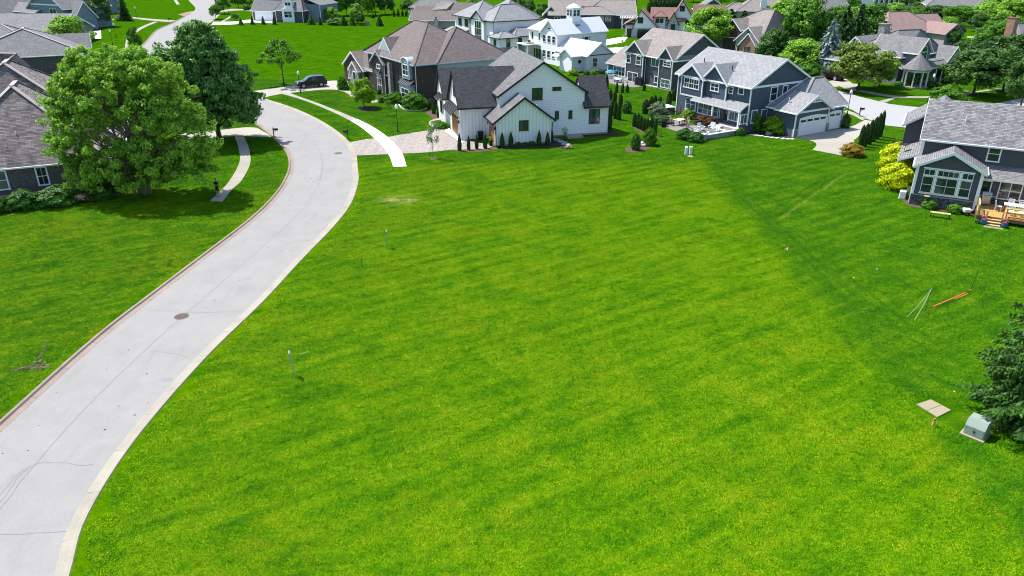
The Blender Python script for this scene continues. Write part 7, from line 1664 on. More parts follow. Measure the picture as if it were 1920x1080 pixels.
m = MB(); m.bar((0, 0, .0), (.12, .32, .16), .06); m.bar((.05, .1, 0), (-.08, .3, .05), .05); tag(m.build("stake", M['teak'], loc=(*(21.58, 54.34), 0)), "small pale stake in the swale on the lot line", "stake")

# ---------------------------------------------------------------- utility box, slab, survey stake
o = thing("utility_box", "pale green utility box on a concrete pad beside the big spruce", "utility box", (22.20, 30.36, 0), R(-48))
m = MB(); m.box((-.10, -.16, 0), (.98, 1.0, .07)); m.build("pad", M['pad'], o)
m = MB(); P_ = [(0.0, .07), (0.0, .55), (.22, .84), (.92, .84), (.92, .07)]
m.add([(0.0, y, z) for y, z in P_] + [(.9, y, z) for y, z in P_], [tuple(range(5)), tuple(range(9, 4, -1))] + [(i, 5 + i, 5 + (i + 1) % 5, (i + 1) % 5) for i in range(5)]); b_ = m.build("cabinet", M['trans_green'], o)
mod = b_.modifiers.new("round", 'BEVEL'); mod.width = .02; mod.segments = 2
for x0, x1 in ((.04, .44), (.46, .86)): m = MB(); m.box((x0, -.018, .12), (x1, .0, .54)); m.build("door", M['trans_green'], o)
for x0, x1 in ((.02, .445), (.455, .88)): m = MB(); m.box((x0, .24, .835), (x1, .90, .855)); m.build("lid", M['trans_green'], o)
m = MB(); m.box((.40, -.04, .30), (.50, -.015, .38)); m.build("latch", M['dark_metal'], o)
o = thing("concrete_slab", "flat sandy concrete slab lying in the grass near the utility box", "slab", (0, 0, 0))
for pts in ([(21.16, 32.87), (22.14, 33.32), (22.42, 32.82), (21.41, 32.28)], [(21.42, 32.26), (22.43, 32.79), (22.68, 32.33), (21.65, 31.71)]): m = MB(); m.poly(pts, -.02, .045); m.build("panel", M['pad'], o)
o = thing("survey_stake", "short pale orange wooden stake in front of the sandy slab", "stake", (*(21.04, 31.00), 0)); m = MB(); m.bar((0, 0, -.02), (.03, 0, .45), .06); m.build("stick", M['stake'], o); m = MB(); m.box((-.03, -.035, .33), (.08, .035, .43)); m.build("ribbon", M['orange'], o)
for k, (px_, py_) in enumerate((( -0.1, 0.0), (.24, .06))):
    o = thing("utility_pedestal", ["left white utility pedestal at the far right corner of the empty lot", "right white utility pedestal at the far right corner of the empty lot"][k], "utility pedestal", ((19.92, 83.38)[0] + px_ * 1.6, (19.92, 83.38)[1] + px_ * .4, 0), 0, "utility pedestals")
    m = MB(); m.box((-.14, -.14, 0), (.14, .14, .8)); b_ = m.build("cabinet", M['pedestal'], o); b_.modifiers.new("round", 'BEVEL').width = .03
    m = MB(); m.box((-.16, -.16, .8), (.16, .16, .92)); b_ = m.build("cap", M['plastic'], o); b_.modifiers.new("round", 'BEVEL').width = .04
sheet_ = MB(); sheet_.poly([(19.77, 82.80), (20.24, 83.03), (20.47, 82.46), (19.98, 82.11)], -.02, .05); tag(sheet_.build("concrete_slab", M['pad']), "small concrete slab before the two white utility pedestals", "slab")

# ---------------------------------------------------------------- sagging game net on the right lawn
o = thing("lawn_net", "sagging orange taped lawn game net with black poles and white ropes", "net", (0, 0, 0))
a, b = (26.99, 43.62), (31.42, 46.38); ta = (a[0] + .10, a[1] + .06, 1.72); tb = (b[0] + .22, b[1] + .05, 1.80)
for p, t in ((a, ta), (b, tb)): m = MB(); m.tube([(*p, -.02), t], .018, 6); m.build("pole", M['black'], o)
for q in ((25.44, 42.89), (25.70, 42.41)):
    m = MB(); pts = [(ta[0] + (q[0] - ta[0]) * t, ta[1] + (q[1] - ta[1]) * t, 1.70 * (1 - t) - .55 * t * (1 - t)) for t in [i / 8 for i in range(9)]]; m.tube(pts, .009, 5); m.build("guy_rope", M['rope'], o)
def band(z0, z1, sag, t0, t1, mat, w=.06):
    m = MB(); n = 12; vs = []
    for i in range(n + 1):
        t = t0 + (t1 - t0) * i / n; x, y = a[0] + (b[0] - a[0]) * t, a[1] + (b[1] - a[1]) * t; z = z0 + (z1 - z0) * t - sag * 4 * t * (1 - t)
        vs += [(x - w * .2, y + w * .33, z + w * .45), (x + w * .2, y - w * .33, z), (x, y, z - .02)]
    m.add(vs, [(3 * i + k, 3 * i + (k + 1) % 3, 3 * i + 3 + (k + 1) % 3, 3 * i + 3 + k) for i in range(n) for k in range(3)]); m.build("tape", M[mat], o)
band(.22, .30, .05, .16, .88, 'orange', .07); band(.05, .08, .02, .02, .98, 'net', .03); band(.05, .09, .02, .66, .97, 'orange', .06); band(.04, .05, .01, .03, .22, 'orange', .05)
m = MB(); m.lathe([(.05, 0), (.06, .05), (.05, .12), (0, .13)], (b[0] + .03, b[1], .24), 8); m.build("clip", M['orange'], o)
for t in [i / 14 for i in range(1, 14)]:
    pass
# small pale and dark scraps on the right lawn
for k, (q, c_, l_) in enumerate((((24.64, 49.12), 'plastic', "small white scrap on the right lawn, left of the orange net"), ((26.98, 50.66), 'rockwhite', "small pale stone on the right lawn, up from the orange net"), ((23.45, 40.28), 'grillcov', "small black lump in the grass below the orange net"), ((23.80, 34.09), 'stake', "small pale scrap of bark beside the spruce"))):
    bm = MB(); bm.lathe([(.055, 0), (.065, .025), (.045, .055), (.0, .07)], (0, 0, 0), 7); tag(bm.build("scrap", M[c_], loc=(*q, 0)), l_, "scrap")

# ---------------------------------------------------------------- manhole lids, paint marks, leaf litter
for lb, xy, r_, mt in (("rusty brown manhole lid in the near road", (-21.36, 43.00), .40, 'iron'), ("grey manhole lid in the road at the bend", (-19.89, 83.97), .42, 'iron_grey')):
    o = thing("manhole_cover", lb, "manhole cover", (*xy, 0.012)); m = MB(); m.lathe([(r_ + .06, 0), (r_ + .06, .008), (r_, .009)], n=28); m.build("ring", M['iron_grey'], o); m = MB(); m.lathe([(r_ - .01, 0), (r_ - .01, .012), (r_ - .05, .016), (0, .016)], n=28); m.build("lid", M[mt], o)
    for k in range(6): m = MB(); m.box((-.02, -.02, .015), (.02, .02, .022)); m.build("stud", M['dark_metal'], o, loc=(r_ * .6 * math.cos(k * 1.047), r_ * .6 * math.sin(k * 1.047), .001))
pm = link("paint_mark", None, road)
for k, pts in enumerate([[(-19.36, 35.33), (-19.31, 35.50), (-19.14, 35.39), (-19.19, 35.22), (-19.36, 35.33)], [(-19.09, 35.33), (-19.04, 35.56), (-18.87, 35.44), (-18.96, 35.22)], [(-18.90, 35.22), (-18.83, 35.33), (-18.73, 35.39)], [(-19.20, 35.11), (-18.97, 35.11)]]):
    ribbon("stroke", pts, .04, .020, M['paint_blue'], pm, step=.08)
rs_ = np.random.RandomState(4); P_ = []
for (x0, y0), (x1, y1), n_, w_ in (((-28.24, 36.35), (-26.56, 36.58), 110, .09), ((-26.56, 36.58), (-27.45, 37.18), 50, .14), ((-27.05, 36.70), (-28.20, 39.70), 50, .06)):
    t = rs_.uniform(0, 1, n_); P_.append(np.stack([x0 + (x1 - x0) * t + rs_.normal(0, w_, n_), y0 + (y1 - y0) * t + rs_.normal(0, w_, n_), rs_.uniform(.02, .07, n_)], 1))
P_ = np.concatenate(P_); M['dryleaf'] = m_leaf("dry leaf litter", (0.06, 0.035, 0.028), (0.24, 0.17, 0.14), 0.1)
tag(link("leaf_litter", leaves_mesh("leaf_litter", P_, np.tile([0, 0, 1.0], (len(P_), 1)), .11, M['dryleaf'], True, 1.3, seed=8)), "strip of brown dry leaves lying on the left lawn near the road", "leaf litter", kind='stuff')

# ---------------------------------------------------------------- person on the pavement end
def person():
    x, y = (-27.88, 67.95)
    o = thing("person", "person in black shirt and dark shorts holding a small controller on the pavement end", "person", (x, y, 0.05), R(-20))
    J = {'pel': (0, 0, .95), 'sp': (0, .01, 1.12), 'ch': (0, .0, 1.32), 'nk': (0, -.01, 1.48), 'hd': (0, -.05, 1.56), 'sl': (-.17, 0, 1.41), 'sr': (.17, 0, 1.41), 'el': (-.24, -.05, 1.14), 'er': (.24, -.05, 1.14), 'wl': (-.09, -.28, 1.16), 'wr': (.09, -.28, 1.16),
         'hl': (-.095, .0, .9), 'hr': (.095, 0, .9), 'kl': (-.12, -.03, .50), 'kr': (.13, -.02, .50), 'al': (-.13, .02, .09), 'ar': (.15, .02, .09), 'tl': (-.16, -.17, .035), 'tr': (.19, -.17, .035), 'hal': (-.055, -.345, 1.17), 'har': (.055, -.345, 1.17)}
    Rr = {'pel': (.155, .115), 'sp': (.145, .105), 'ch': (.17, .12), 'nk': (.062, .062), 'hd': (.06, .06), 'sl': (.075, .07), 'sr': (.075, .07), 'el': (.046, .046), 'er': (.046, .046), 'wl': (.032, .032), 'wr': (.032, .032), 'hl': (.10, .10), 'hr': (.10, .10), 'kl': (.062, .062), 'kr': (.062, .062), 'al': (.04, .042), 'ar': (.04, .042), 'tl': (.036, .03), 'tr': (.036, .03), 'hal': (.034, .02), 'har': (.034, .02)}
    E = [('pel', 'sp'), ('sp', 'ch'), ('ch', 'nk'), ('nk', 'hd'), ('ch', 'sl'), ('ch', 'sr'), ('sl', 'el'), ('sr', 'er'), ('el', 'wl'), ('er', 'wr'), ('wl', 'hal'), ('wr', 'har'), ('pel', 'hl'), ('pel', 'hr'), ('hl', 'kl'), ('hr', 'kr'), ('kl', 'al'), ('kr', 'ar'), ('al', 'tl'), ('ar', 'tr')]
    for s, hnd in ((-1, 'hal'), (1, 'har')):
        for k in range(4):
            b0 = J[hnd]; n1, n2 = f'{hnd}f{k}a', f'{hnd}f{k}b'; off = (k - 1.5) * .017
            J[n1] = (b0[0] - s * .025, b0[1] - .04, b0[2] + off); J[n2] = (b0[0] - s * .05, b0[1] - .03 - .004 * k, b0[2] + off); Rr[n1] = (.0095, .0095); Rr[n2] = (.008, .008); E += [(hnd, n1), (n1, n2)]
        n1 = hnd + 't'; b0 = J[hnd]; J[n1] = (b0[0] - s * .02, b0[1] - .005, b0[2] + .045); Rr[n1] = (.010, .010); E.append((hnd, n1))
    keys = list(J); me = bpy.data.meshes.new("body_base"); me.from_pydata([J[k] for k in keys], [(keys.index(p), keys.index(q)) for p, q in E], []); t = bpy.data.objects.new("body_base", me); COL.objects.link(t)
    sk = t.modifiers.new("skin", 'SKIN'); sk.use_smooth_shade = True
    for i, k in enumerate(keys): me.skin_vertices[0].data[i].radius = Rr[k]
    me.skin_vertices[0].data[0].use_root = True
    t.modifiers.new("sub", 'SUBSURF').levels = 2
    dg = bpy.context.evaluated_depsgraph_get(); nm = bpy.data.meshes.new_from_object(t.evaluated_get(dg)); bpy.data.objects.remove(t)
    nm.materials.clear()
    for q in ('skin', 'cloth_black', 'tyre'): nm.materials.append(M[q])
    for p in nm.polygons:
        c = p.center; arm = abs(c.x) > .20 or c.y < -.16
        p.material_index = 2 if c.z < .085 else (0 if c.z < .56 else (1 if (c.z < 1.47 and not (arm and c.z < 1.25 and c.z > 1.0 and (c.y < -.08))) else 0)); p.use_smooth = True
    b = link("body", nm, o)
    m = MB(); m.lathe([(.02, -.13), (.055, -.12), (.075, -.06), (.085, 0), (.08, .06), (.055, .105), (.01, .12)], (0, -.035, 1.63), 14); m.build("head", M['skin'], o, True)
    m = MB(); m.lathe([(.088, -.03), (.096, .03), (.088, .08), (.06, .12), (.01, .138)], (0, -.018, 1.63), 14); m.build("hair", M['hair'], o, True)
    m = MB(); m.bar((0, -.12, 1.625), (0, -.135, 1.605), .022); m.build("nose", M['skin'], o)
    for s in (-1, 1): m = MB(); m.box((s * .03 - .012, -.122, 1.637), (s * .03 + .012, -.108, 1.648)); m.build("eye", M['hair'], o); m = MB(); m.lathe([(.012, -.03), (.02, 0), (.012, .03)], (s * .083, -.02, 1.625), 6); m.build("ear", M['skin'], o)
    m = MB(); m.box((-.022, -.118, 1.572), (.022, -.105, 1.58)); m.build("mouth", M['tail'], o)
    m = MB(); m.box((-.07, -.40, 1.16), (.07, -.36, 1.19)); tag(m.build("controller", M['dark_metal'], None, loc=(x, y, .05), rotz=R(-20)), "small dark hand controller held by the person on the pavement", "controller")
person()

# ---------------------------------------------------------------- deck of the right house
RO, RA = (36.73, 65.88), -29
def rl(u, v): c, s = math.cos(R(RA)), math.sin(R(RA)); return (RO[0] + u * c - v * s, RO[1] + u * s + v * c)
o = thing("timber_deck", "golden timber deck with steps, rail and built-in bench behind the right house", "deck", (*RO, 0), R(RA))
DZ = .62
for k in range(26): u = 5.28 + k * .15; m = MB(); m.box((u, -2.55, DZ - .04), (u + .14, 1.5, DZ)); m.build("deck_board", M['deck'], o)
m = MB(); m.box((9.2, -2.55, DZ - .04), (13, 1.5, DZ)); m.build("deck_floor", M['deck'], o)
for a0, b0 in (((5.25, -2.6, .3), (13, -2.55, DZ - .03)), ((5.22, -2.55, .3), (5.27, 1.5, DZ - .03))): m = MB(); m.box(a0, b0); m.build("skirt_board", M['cedar'], o)
for u, v in ((5.3, -2.5), (5.3, -.8), (5.3, .9), (6.0, -2.62), (7.15, -2.62)): m = MB(); m.box((u - .06, v - .06, 0), (u + .06, v + .06, 1.5 if v > -2.6 and u < 6 else 1.1)); m.build("rail_post", M['deck_light'], o)
for z in (1.48, .85): m = MB(); m.box((5.26, -2.5, z), (5.36, .95, z + .06)); m.build("rail", M['deck_light'], o)
for k in range(22): v = -2.4 + k * .15; m = MB(); m.box((5.28, v, .7), (5.33, v + .07, 1.5)); m.build("baluster", M['deck_light'], o)
m = MB(); m.box((5.3, -2.56, 1.05), (6.0, -2.46, 1.11)); m.build("rail", M['deck_light'], o)
for k in range(3): m = MB(); m.box((6.05, -2.85 - .28 * k, .42 - .17 * k), (7.1, -2.57 - .28 * k, .46 - .17 * k)); m.build("step", M['deck_light'], o); m = MB(); m.box((6.08, -2.82 - .28 * k, .0), (7.07, -2.60 - .28 * k, .42 - .17 * k)); m.build("riser", M['cedar'], o)
m = MB(); m.box((5.9, -3.9, 0), (7.3, -3.45, .04)); m.build("landing", M['walk'], o)
for z, y0, y1 in ((1.05, -2.25, -1.85), (1.42, -2.5, -2.35)):
    for u0, u1 in ((7.3, 8.8), (8.85, 10.6)): m = MB(); m.box((u0, y0, z), (u1, y1, z + .07)); m.build("bench_board", M['deck_light'], o)
for u in (7.4, 8.8, 10.2): m = MB(); m.box((u - .05, -2.48, .5), (u + .05, -2.4, 1.45)); m.build("bench_post", M['deck'], o); m = MB(); m.box((u - .05, -2.4, .98), (u + .05, -1.9, 1.05)); m.build("bench_post", M['deck'], o)

def table(name, label, cat, xy, z, L, W, hh, ang, top, leg):
    o = thing(name, label, cat, (*xy, z), R(ang)); n = 5
    for k in range(n): m = MB(); m.box((-L / 2, -W / 2 + W * k / n + .008, hh - .04), (L / 2, -W / 2 + W * (k + 1) / n - .008, hh)); m.build("top_board", M[top], o)
    for sx in (-1, 1):
        for sy in (-1, 1): m = MB(); m.box((sx * (L / 2 - .12) - .035, sy * (W / 2 - .1) - .035, 0), (sx * (L / 2 - .12) + .035, sy * (W / 2 - .1) + .035, hh - .04)); m.build("leg", M[leg], o)
    m = MB(); m.box((-L / 2 + .1, -.04, hh - .12), (L / 2 - .1, .04, hh - .04)); m.build("apron", M[leg], o)
    return o
table("dining_table", "pale wooden dining table on the timber deck", "table", rl(8.2, -.55), DZ, 2.0, .95, .74, RA, 'cushion', 'cedar')
def chair(label, xy, z, ang, mat, group, arms=False, high=.92):
    o = thing("chair", label, "chair", (*xy, z), R(ang), group)
    for k in range(4): m = MB(); m.box((-.23, -.22 + k * .115, .42), (.23, -.12 + k * .115, .45)); m.build("seat_slat", M[mat], o)
    for sx in (-1, 1):
        m = MB(); m.bar((sx * .22, -.22, 0), (sx * .22, -.2, .43), .04); m.build("leg", M[mat], o); m = MB(); m.bar((sx * .22, .26, 0), (sx * .22, .2, .43), .04); m.build("leg", M[mat], o)
        m = MB(); m.bar((sx * .22, .2, .42), (sx * .22, .30, high), .04); m.build("back_post", M[mat], o)
        if arms: m = MB(); m.box((sx * .26 - .05, -.26, .62), (sx * .26 + .05, .26, .65)); m.build("armrest", M[mat], o)
    for z_ in (.58, .72, high - .05): m = MB(); m.bar((-.22, .22 + (z_ - .42) * .19, z_), (.22, .22 + (z_ - .42) * .19, z_), .03, .09); m.build("back_slat", M[mat], o)
    return o
for lb, q, a_ in (("left white chair on the lawn side of the deck table", (7.75, -1.35), 180), ("right white chair on the lawn side of the deck table", (8.5, -1.35), 180), ("white chair at the left end of the deck table", (6.85, -.55), 90), ("left white chair on the house side of the deck table", (7.8, .3), 0), ("right white chair on the house side of the deck table", (8.6, .3), 0)):
    chair(lb, rl(*q), DZ, RA + a_, 'plastic', "white chairs at the deck table")
def bbq(label, xy, z, ang, covered, s=1.0):
    o = thing("grill", label, "grill", (*xy, z), R(ang)); o.scale = (s, s, s)
    if covered:
        m = MB(); pr = [(-.68, 0), (-.7, .5), (-.62, .85), (-.35, 1.15), (.35, 1.17), (.62, .86), (.7, .5), (.68, 0)]
        m.add([(x, -.3 + .02 * math.sin(x * 9), zz) for x, zz in pr] + [(x, .32, zz) for x, zz in pr], [tuple(range(8)), tuple(range(15, 7, -1))] + [(i, 8 + i, 8 + (i + 1) % 8, (i + 1) % 8) for i in range(8)]); b = m.build("cover", M['grillcov'], o); bv = b.modifiers.new("round", 'BEVEL'); bv.width = .07; bv.segments = 3
        for sx in (-1, 1): m = MB(); m.lathe([(.06, 0), (.06, .05)], (sx * .55, -.25, 0), 8); m.build("wheel", M['tyre'], o)
    else:
        m = MB(); m.box((-.35, -.25, .12), (.35, .25, .82)); m.build("cabinet", M['steel'], o)
        m = MB(); pr = [(-.27, .84), (-.25, 1.02), (-.1, 1.16), (.12, 1.18), (.26, 1.0), (.27, .84)]; k = len(pr); m.add([(-.38, y, zz) for y, zz in pr] + [(.38, y, zz) for y, zz in pr], [tuple(range(k)), tuple(range(2 * k - 1, k - 1, -1))] + [(i, k + i, k + (i + 1) % k, (i + 1) % k) for i in range(k)]); m.build("lid", M['steel'], o)
        m = MB(); m.tube([(-.3, -.33, .95), (.3, -.33, .95)], .018, 6); m.build("handle", M['dark_metal'], o)
        for sx in (-1, 1): m = MB(); m.box((sx * .4, -.22, .8), (sx * .75, .22, .84)); m.build("side_shelf", M['steel'], o)
        for sx in (-1, 1):
            for sy in (-1, 1): m = MB(); m.box((sx * .3 - .03, sy * .2 - .03, 0), (sx * .3 + .03, sy * .2 + .03, .12)); m.build("leg", M['dark_metal'], o)
    return o
bbq("steel barbecue grill in the corner of the timber deck by the door", rl(5.85, .9), DZ, RA + 10, False)
for lb, q, s_ in (("blue glazed flower pot at the left of the deck steps", (5.85, -3.15), 1.0), ("blue glazed flower pot at the right of the deck steps", (7.4, -3.2), 1.0)):
    o = thing("flower_pot", lb, "flower pot", (*rl(*q), 0), 0, "blue pots at the deck steps"); m = MB(); m.lathe([(.16, 0), (.24, .18), (.25, .34), (.22, .44), (.24, .46), (.19, .46), (.18, .40)], n=14); m.build("pot", M['bluepot'], o, True)
    P_, Nn_, _ = clumped(77, 120, 0, .24, .2, .58, 8, .09); link("flowers", leaves_mesh("flowers", P_, Nn_, .09, M['flower'], False, seed=2), o)
o = thing("bench", "wooden two-part garden bench with black legs on the lawn before the sunroom", "bench", (*rl(2.55, -3.05), 0), R(RA + 3))
for x0, x1 in ((-.78, -.01), (.01, .78)):
    for y in (-.2, -.06, .08): m = MB(); m.box((x0, y, .43), (x1, y + .125, .47)); m.build("seat_board", M['teak'], o)
for sx in (-1, 1):
    for sy in (-.17, .18): m = MB(); m.box((sx * .72 - .025, sy - .025, 0), (sx * .72 + .025, sy + .025, .43)); m.build("leg", M['black'], o)
m = MB(); m.box((-.74, -.02, .38), (.74, .02, .43)); m.build("stretcher", M['black'], o)
o = thing("garden_cart", "white and grey garden cart at the foot of the deck rail", "cart", (*rl(4.55, -1.1), 0), R(RA + 20))
m = MB(); m.box((-.3, -.25, .3), (.3, .25, .62)); b_ = m.build("tub", M['adiron'], o); b_.modifiers.new("round", 'BEVEL').width = .05
for sx in (-1, 1): m = MB(); m.lathe([(.17, -.03), (.18, 0), (.17, .03)], n=14); w_ = m.build("wheel", M['tyre'], o, loc=(sx * .3, .15, .18)); w_.rotation_euler = (0, R(90), 0)
m = MB(); m.tube([(-.2, -.25, .5), (-.2, -.7, .75), (.2, -.7, .75), (.2, -.25, .5)], .02, 6); m.build("handle", M['plastic'], o)
o = thing("utility_unit", "white utility unit on the gravel at the right house corner", "utility unit", (*rl(-.72, 1.35), 0), R(RA)); m = MB(); m.box((-.28, -.28, .05), (.28, .28, .78)); b_ = m.build("casing", M['plastic'], o); b_.modifiers.new("round", 'BEVEL').width = .06; m = MB(); m.box((-.33, -.33, 0), (.33, .33, .05)); m.build("pad", M['pad'], o); m = MB(); m.lathe([(.2, .78), (.2, .8), (0, .8)], n=14); m.build("fan_grille", M['galv'], o)
o = thing("bird_feeder", "small round bird table on the sunroom's stone ledge side", "bird table", (*rl(1.25, -.55), 0)); m = MB(); m.tube([(0, 0, 0), (0, 0, 1.05)], .03, 6); m.build("post", M['cedar'], o); m = MB(); m.lathe([(.05, 1.0), (.24, 1.08), (.24, 1.12), (0, 1.1)], n=12); m.build("dish", M['teak'], o)

# ---------------------------------------------------------------- terrace of the slate blue house
NO, NA = (29.62, 94.1), 31
def nl(u, v): c, s = math.cos(R(NA)), math.sin(R(NA)); return (NO[0] + u * c - v * s, NO[1] + u * s + v * c)
slabs("terrace", [nl(-7.0, .3), nl(-7.2, 3), nl(-7.0, 6), nl(-6.4, 9.2), nl(-5.6, 12.5)], [nl(-4.3, .2), nl(-4.4, 3), nl(-4.4, 6), nl(-4.2, 9.2), nl(-3.8, 12.5)], 1.0, M['patio'], .05)
slabs("terrace", [nl(-4.28, .2), nl(-4.38, 3), nl(-4.38, 6), nl(-4.18, 9.2), nl(-3.78, 12.5)], [nl(-1.4, .3), nl(-1.6, 3), nl(-2.6, 6), nl(-2.4, 9.2), nl(-2.2, 12.5)], 1.0, M['patio'], .05)
o = thing("terrace_wall", "low grey stone wall with pale coping round the slate blue house terrace", "wall", (*NO, 0), R(NA))
rw = random.Random(3)
def wallrun(p, q, hh, w=.32):
    p, q = Vector((*p, 0)), Vector((*q, 0)); d = (q - p); Ln = d.length; d.normalize(); nrm = Vector((-d.y, d.x, 0)) * w / 2; rows = int(hh / .18)
    for r_ in range(rows):
        x = -.0
        while x < Ln - .05:
            bl = min(rw.uniform(.32, .6), Ln - x); ins = rw.uniform(0, .02); a_, b_ = p + d * (x + .006), p + d * (x + bl - .006); z0, z1 = r_ * hh / rows + .004, (r_ + 1) * hh / rows - .004; nn = nrm * (1 - ins * 3)
            m = MB(); m.add([a_ - nn + Vector((0, 0, z0)), b_ - nn + Vector((0, 0, z0)), b_ + nn + Vector((0, 0, z0)), a_ + nn + Vector((0, 0, z0)), a_ - nn + Vector((0, 0, z1)), b_ - nn + Vector((0, 0, z1)), b_ + nn + Vector((0, 0, z1)), a_ + nn + Vector((0, 0, z1))], [(0, 3, 2, 1), (4, 5, 6, 7), (0, 1, 5, 4), (1, 2, 6, 5), (2, 3, 7, 6), (3, 0, 4, 7)]); m.build("stone", M['stone_grey1'] if rw.random() < .5 else M['stone_grey2'], o); x += bl
    k = 0
    while k < Ln - .05:
        e = min(.9, Ln - k); m = MB(); m.bar(p + d * (k + .005) + Vector((0, 0, hh + .04)), p + d * (k + e - .005) + Vector((0, 0, hh + .04)), w + .1, .08); m.build("coping", M['rockwhite'], o); k += e
M['stone_grey1'] = m_plain("grey wall block", (0.20, 0.205, 0.215), 0.9, 0.25, 6); M['stone_grey2'] = m_plain("paler wall block", (0.29, 0.29, 0.295), 0.9, 0.25, 6)
wallrun((-7.3, -.1), (-1.9, -.1), .55); wallrun((-7.35, .25), (-7.35, 1.4), .55)
for u, v in ((-7.45, -.15), (-1.75, -.1)): m = MB(); m.box((u - .28, v - .28, 0), (u + .28, v + .28, .72)); m.build("pier", M['stone_grey2'], o); m = MB(); m.box((u - .36, v - .36, .72), (u + .36, v + .36, .82)); m.build("pier_cap", M['rockwhite'], o)
o = thing("fire_pit", "low round stone fire pit on the slate blue house terrace", "fire pit", (*nl(-4.9, 2.2), 0.05))
for k in range(14):
    for r_ in range(2): a_ = 2 * math.pi * (k + .5 * r_) / 14; m = MB(); m.box((-.13, -.1, .01), (.13, .1, .17)); b_ = m.build("stone", M['stone_grey1'], o, loc=(.62 * math.cos(a_), .62 * math.sin(a_), r_ * .18), rotz=a_ + R(90))
def adirondack(label, uv, ang):
    o = thing("garden_chair", label, "chair", (*nl(*uv), .05), R(NA + ang), "pale grey slatted terrace chairs")
    for k in range(5): m = MB(); m.bar((-.24 + k * .12, .18, .30), (-.24 + k * .125, .52, .98 - .03 * abs(k - 2)), .105, .02); m.build("back_slat", M['adiron'], o)
    for k in range(4): m = MB(); m.box((-.27, -.38 + k * .14, .36 - k * .025), (.27, -.26 + k * .14, .385 - k * .025)); m.build("seat_slat", M['adiron'], o)
    for s in (-1, 1):
        m = MB(); m.box((s * .34 - .07, -.42, .56), (s * .34 + .07, .30, .59)); m.build("armrest", M['adiron'], o); m = MB(); m.bar((s * .3, -.38, 0), (s * .3, -.36, .56), .05, .09); m.build("leg", M['adiron'], o); m = MB(); m.bar((s * .28, -.38, .33), (s * .28, .5, .04), .04, .1); m.build("leg", M['adiron'], o)
    return o
for lb, uv, a_ in (("pale slatted chair on the near side of the fire pit, back to the wall", (-5.3, .95), 165), ("pale slatted chair beside the stone fire pit nearest the porch steps", (-3.5, 1.7), -70), ("tall pale slatted chair facing the lawn beside the porch steps", (-2.9, 3.1), -60), ("pale slatted chair on the house side of the fire pit", (-4.3, 3.6), -10), ("pale slatted chair left of the fire pit", (-6.3, 2.6), 80)):
    adirondack(lb, uv, a_)
M['adiron'] = M['adiron']
o = thing("lounger", "long pale slatted lounger between the fire pit and the porch steps", "lounger", (*nl(-2.5, 1.6), .05), R(NA + 100))
for k in range(8): m = MB(); m.box((-.9 + k * .2, -.3, .3), (-.73 + k * .2, .3, .33)); m.build("slat", M['adiron'], o)
for k in range(4): m = MB(); m.bar((.72, -.24 + k * .16, .33), (1.15, -.24 + k * .16, .8), .12, .02); m.build("back_slat", M['adiron'], o)
for sx in (-.8, .7):
    for sy in (-.26, .26): m = MB(); m.box((sx - .03, sy - .03, 0), (sx + .03, sy + .03, .3)); m.build("leg", M['adiron'], o)
table("patio_table", "cream topped wooden table among brown chairs on the blue house terrace", "table", nl(-4.3, 7.6), .05, 1.5, 1.0, .72, NA + 15, 'cushion', 'cedar')
for lb, uv, a_ in (("left brown chair with cream back on the house side of the terrace table", (-3.4, 8.0), -75), ("right brown chair with cream back on the house side of the terrace table", (-3.4, 7.1), -75), ("brown chair at the left end of the terrace table", (-4.5, 8.9), 10), ("brown chair at the lawn side of the terrace table", (-5.3, 7.9), 100), ("brown chair at the near end of the terrace table", (-4.3, 6.3), 190)):
    c_ = chair(lb, nl(*uv), .05, NA + a_, 'cedar', "brown chairs at the terrace table", True, 1.05)
    m = MB(); m.bar((0, .24, .5), (0, .34, 1.0), .40, .07); m.build("cushion", M['cushion'], c_)
bbq("black covered grill on the lawn edge of the blue house terrace", nl(-6.55, 8.2), .05, NA + 60, True, .9)
o = thing("hot_tub", "dark hot tub with a pale sloping cover beside the arborvitae clump", "hot tub", (*(21.54, 106.24), 0), R(20))
m = MB(); m.box((-1.05, -1.0, 0), (1.05, 1.0, .85)); m.build("tub", M['charcoal_lap'], o); m = MB(); m.add([(-1.12, -1.08, .86), (1.12, -1.08, .86), (1.12, 1.08, .86), (-1.12, 1.08, .86), (-1.1, -1.05, .95), (1.1, -1.05, .95), (0, 0, 1.12), (1.1, 1.05, .95), (-1.1, 1.05, .95)], [(0, 3, 2, 1), (0, 1, 5, 4), (1, 2, 7, 5), (2, 3, 8, 7), (3, 0, 4, 8), (4, 5, 6), (5, 7, 6), (7, 8, 6), (8, 4, 6)]); m.build("cover", M['adiron'], o)
for k in range(2): m = MB(); m.box((-.5, -1.35 - .3 * k, 0), (.5, -1.05 - .3 * k, .5 - .25 * k)); m.build("step", M['charcoal_lap'], o)
o = thing("folded_parasol", "folded wine red parasol on the blue house terrace", "parasol", (*nl(-2.7, 9.3), .05)); m = MB(); m.tube([(0, 0, 0), (0, 0, 2.3)], .025, 6); m.build("pole", M['cedar'], o); m = MB(); m.lathe([(.13, 1.0), (.16, 1.2), (.10, 1.9), (.03, 2.35)], n=10); m.build("canopy", M['cedar'], o); m = MB(); m.lathe([(.25, 0), (.25, .08), (.05, .12)], n=14); m.build("base", M['galv'], o)
sp = [(30.05, 92.87), (30.50, 92.58), (30.97, 92.25), (31.53, 91.80), (32.08, 91.47), (32.65, 91.19), (33.28, 90.92), (33.81, 90.73), (34.31, 90.65)]
